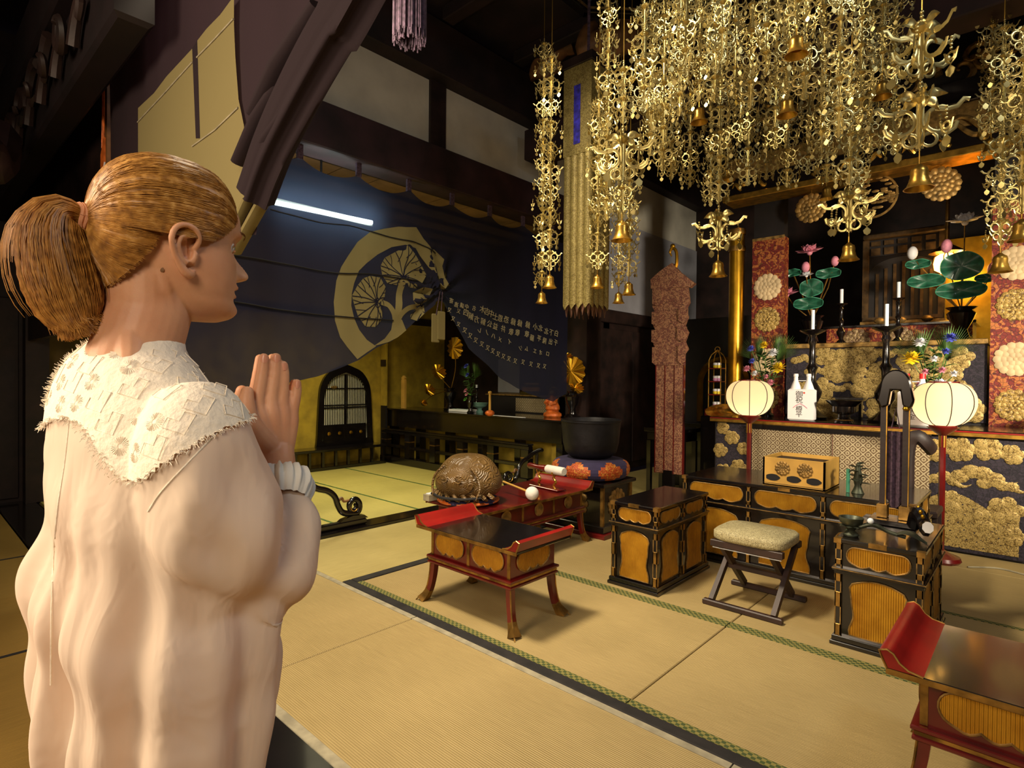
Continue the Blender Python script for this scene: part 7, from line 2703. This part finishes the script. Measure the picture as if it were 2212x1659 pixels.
# side altar counter with railing below
t = thing('side_altar_counter', 'long black lacquer side altar counter in the bay', 'altar', (-6.25, 5.95, 0.0))
MB().box(-1.72, 1.92, -0.33, 0.30, 0.58, 0.845).build('fascia', 'black_lacquer', t)
MB().box(-1.75, 1.95, -0.36, 0.31, 0.845, 0.872, 0.005).build('counter_top', 'black_lacquer', t)
MB().box(-1.70, 1.50, 0.0, 0.28, 0.03, 0.58).build('yellow_back', 'plaster_yellow', t)
for k in range(6):
    x = -1.66 + 3.52 * k / 5
    MB().box(x - 0.05, x + 0.05, -0.30, -0.18, 0.06, 0.58, 0.006).build('post', 'black_lacquer', t)
t = thing('counter_railing', 'black railing with square posts in front of the side altar counter', 'railing', (-6.25, 5.50, 0.011))
for z0, z1 in ((0.47, 0.52), (0.25, 0.295), (0.0, 0.11)):
    MB().box(-1.66, 1.52, -0.04 if z0 else -0.07, 0.04 if z0 else 0.07, z0, z1, 0.006).build('rail', 'black_lacquer', t)
MB().box(-1.66, 1.52, -0.055, 0.055, 0.52, 0.545, 0.006).build('hand_rail', 'black_lacquer', t)
for k in range(6):
    x = -1.58 + 3.04 * k / 5
    p = MB().box(x - 0.06, x + 0.06, -0.05, 0.05, 0.11, 0.475, 0.006).build('post', 'black_lacquer', t)
    MB().box(x - 0.065, x + 0.065, -0.054, 0.054, 0.36, 0.375).build('fitting', 'brass_dark', p)

CZ = 0.873


def on_counter(px, py): return atZ(px, py, CZ)


# gilt lotus-leaf stands
def gilt_lotus(px, z0, Y, leaves, label):
    p = atY(px, 890, Y)
    t = thing('gilt_lotus_stand', label, 'ornament', (p.x, Y, CZ))
    MB().lathe([(0.10, 0), (0.11, 0.02), (0.06, 0.05), (0.05, 0.12), (0.09, 0.2), (0.10, 0.28), (0.06, 0.32), (0.08, 0.35)], seg=18).build('vase', 'black_lacquer', t)
    for (lx, ly, r, tl) in leaves:
        r *= 1.3
        q = atY(lx, ly, Y)
        dx, dz = q.x - p.x, q.z - CZ
        mb = MB()
        mb.grid(lambda u, v: (r * v * math.cos(2 * PI * u), -0.05 * (1 - v) - 0.018 * math.cos(26 * PI * u) * v - r * 0.25 * tl * v * v * math.cos(2 * PI * u - 1), r * v * math.sin(2 * PI * u) * (1.0 if tl < 0.5 else 0.62)), 72, 6, True)
        lf = mb.build('lotus_leaf', 'gold_bright', t, (dx, -0.02, dz), (0, 0, 0), ang=60)
        MB().tube([tuple(v) for v in spline([(0, 0.0, 0), (-dx * 0.25, 0.04, -(dz - 0.33) * 0.5), (-dx, 0.04, -(dz - 0.33))], 10)], 0.007, 5).build('stem', 'wire_gold', lf)
    return t


gilt_lotus(972, CZ, 6.10, ((985, 752, 0.135, 0.1), (950, 803, 0.15, 0.8), (930, 842, 0.12, 0.9), (918, 870, 0.07, 0.8)), 'black vase of gilt lotus leaves on the left of the side altar')
gilt_lotus(1236, CZ, 6.15, ((1240, 802, 0.15, 0.3), (1248, 838, 0.09, 0.8), (1228, 770, 0.06, 0.5)), 'black vase of gilt lotus leaves at the right end of the side altar')

p = on_counter(1016, 893)
t = flower_vase((p.x, p.y, CZ), 'slim black vase with blue iris and pink flowers on the side altar', 5, ((0.0, 0.34, 0.045, 'petal_blue'), (0.01, 0.24, 0.04, 'petal_blue'), (-0.03, 0.06, 0.04, 'petal_pink'), (0.0, 0.02, 0.035, 'petal_pink'), (-0.02, -0.04, 0.035, 'leaf_lime')), 0.20)
t.scale = (0.95, 0.95, 1.25)
p = on_counter(857, 882)
t = thing('memorial_stick', 'pale upright wooden memorial stick at the left end of the counter', 'stick', (p.x + 0.12, p.y + 0.05, CZ))
MB().box(-0.045, 0.045, -0.02, 0.02, 0, 0.46, 0.004).build('stick', 'wood_yellow', t)
MB().prism([(-0.045, 0.46), (0.045, 0.46), (0.03, 0.48), (0.045, 0.50), (0.0, 0.54), (-0.045, 0.50), (-0.03, 0.48)], 'Y', -0.02, 0.02).build('notched_head', 'wood_yellow', t)
p = on_counter(1036, 892)
t = thing('celadon_bowl', 'small pale green footed bowl on the side altar', 'bowl', (p.x, p.y, CZ))
MB().lathe([(0.05, 0), (0.055, 0.02), (0.03, 0.05), (0.04, 0.07), (0.10, 0.10), (0.125, 0.15), (0.115, 0.15), (0.06, 0.10)], seg=22).build('bowl', 'teal_glaze', t)
p = on_counter(1002, 889)
t = thing('paper_packet', 'white paper packet lying on the side altar counter', 'packet', (p.x, p.y - 0.02, CZ), 0.1)
MB().box(-0.20, 0.20, -0.10, 0.10, 0, 0.035, 0.004).build('packet', 'paper_white', t)
MB().box(-0.20, 0.20, -0.02, 0.02, 0.035, 0.038).build('band', 'teal_glaze', t)
p = on_counter(1058, 899)
t = thing('orange_candle_holder', 'tall gilt candle rod on an orange round base on the side altar', 'candlestick', (p.x, p.y, CZ))
MB().ball((0, 0, 0.042), 0.065, 16, 9, 1, 1, 0.65).build('round_base', 'orange_silk', t)
MB().lathe([(0.018, 0.06), (0.016, 0.30), (0.026, 0.31), (0.026, 0.33), (0.01, 0.34)], seg=12).build('rod', 'wood_yellow', t)
p = on_counter(1094, 900)
t = thing('paper_strip', 'long pale paper strip lying along the counter edge', 'paper', (p.x, p.y + 0.02, CZ))
MB().box(-0.32, 0.30, -0.03, 0.03, 0, 0.006).build('strip', 'paper_white', t)
p = on_counter(1190, 903)
t = thing('seated_figurine', 'small orange-gilt seated figurine on a round pedestal on the counter', 'figurine', (p.x - 0.10, p.y + 0.16, CZ))
MB().lathe([(0.11, 0), (0.125, 0.02), (0.12, 0.05), (0.09, 0.07), (0.075, 0.09)], seg=22).build('pedestal', 'orange_silk', t)
MB().lathe([(0.085, 0.085), (0.105, 0.11), (0.10, 0.15), (0.07, 0.20), (0.055, 0.26), (0.03, 0.29)], seg=20, sy=0.8).build('robed_body', 'orange_silk', t)
MB().ball((0, 0, 0.325), 0.045, 14, 10).build('head', 'wood_brown', t)
for s_ in (-1, 1):
    MB().tube([(s_ * 0.06, -0.01, 0.24), (s_ * 0.085, -0.05, 0.19), (s_ * 0.03, -0.085, 0.17)], [0.026, 0.024, 0.018], 8).build('arm', 'orange_silk', t)
MB().tube([(0.09 * math.cos(a), 0.03, 0.31 + 0.09 * math.sin(a)) for a in [2 * PI * i / 20 for i in range(21)]], 0.006, 6).build('halo_ring', 'gold_dull', t)
# back shelf of the side altar
t = thing('brocade_shelf', 'back shelf with tan lozenge brocade front on the side altar', 'shelf', (-5.72, 6.55, 0))
MB().box(-0.72, 0.72, -0.13, 0.3, 0.0, 1.12).build('carcass', 'black_matte', t)
MB().box(-0.10, 0.70, -0.14, -0.13, 0.89, 1.09).build('brocade_front', 'lattice_brocade', t)
MB().box(-0.74, 0.74, -0.15, 0.32, 1.12, 1.14, 0.004).build('shelf_top', 'gold_dull', t)
t = thing('gilt_tablet_box', 'small gilt stepped box standing on the brocade shelf', 'box', (-5.62, 6.6, 1.141))
MB().box(-0.19, 0.19, -0.1, 0.1, 0, 0.05, 0.004).build('base', 'black_lacquer', t)
MB().box(-0.17, 0.17, -0.08, 0.08, 0.05, 0.12, 0.004).build('gilt_step', 'gold_bright', t)
MB().box(-0.15, 0.15, -0.07, 0.07, 0.12, 0.15, 0.004).build('dark_step', 'black_lacquer', t)
MB().box(-0.14, 0.14, -0.06, 0.06, 0.15, 0.18, 0.004).build('gilt_top', 'gold_dull', t)
t = thing('grey_board', 'plain grey-green board leaning at the back of the side altar', 'board', (-6.42, 6.905, 0.6))
MB().box(-0.24, 0.24, 0, 0.03, -0.58, 1.24, 0.004).build('board', 'plaster_brown', t)
MB().box(-0.24, 0.24, -0.012, 0.0, 0.55, 1.1, 0.004).build('pale_sheet', 'plaster_blue', t)
p = on_counter(972, 886)
candlestick((p.x + 0.45, p.y + 0.15, CZ), 0.75, 0.05, 'small black candlestick beside the gilt lotus leaves on the side altar')
t = thing('yellow_corner_board', 'tall narrow yellow wall board at the left end of the side altar', 'board', (-8.0, 5.555, 0.012))
MB().box(-0.08, 0.06, 0, 0.03, 0.9, 2.3).build('board', 'plaster_yellow', t)
MB().box(-0.08, 0.06, -0.01, 0.0, 1.55, 1.66).build('dark_band', 'dark_wood', t)
MB().box(-0.08, 0.06, 0, 0.03, 0.0, 0.9).build('lower_board', 'black_matte', t)
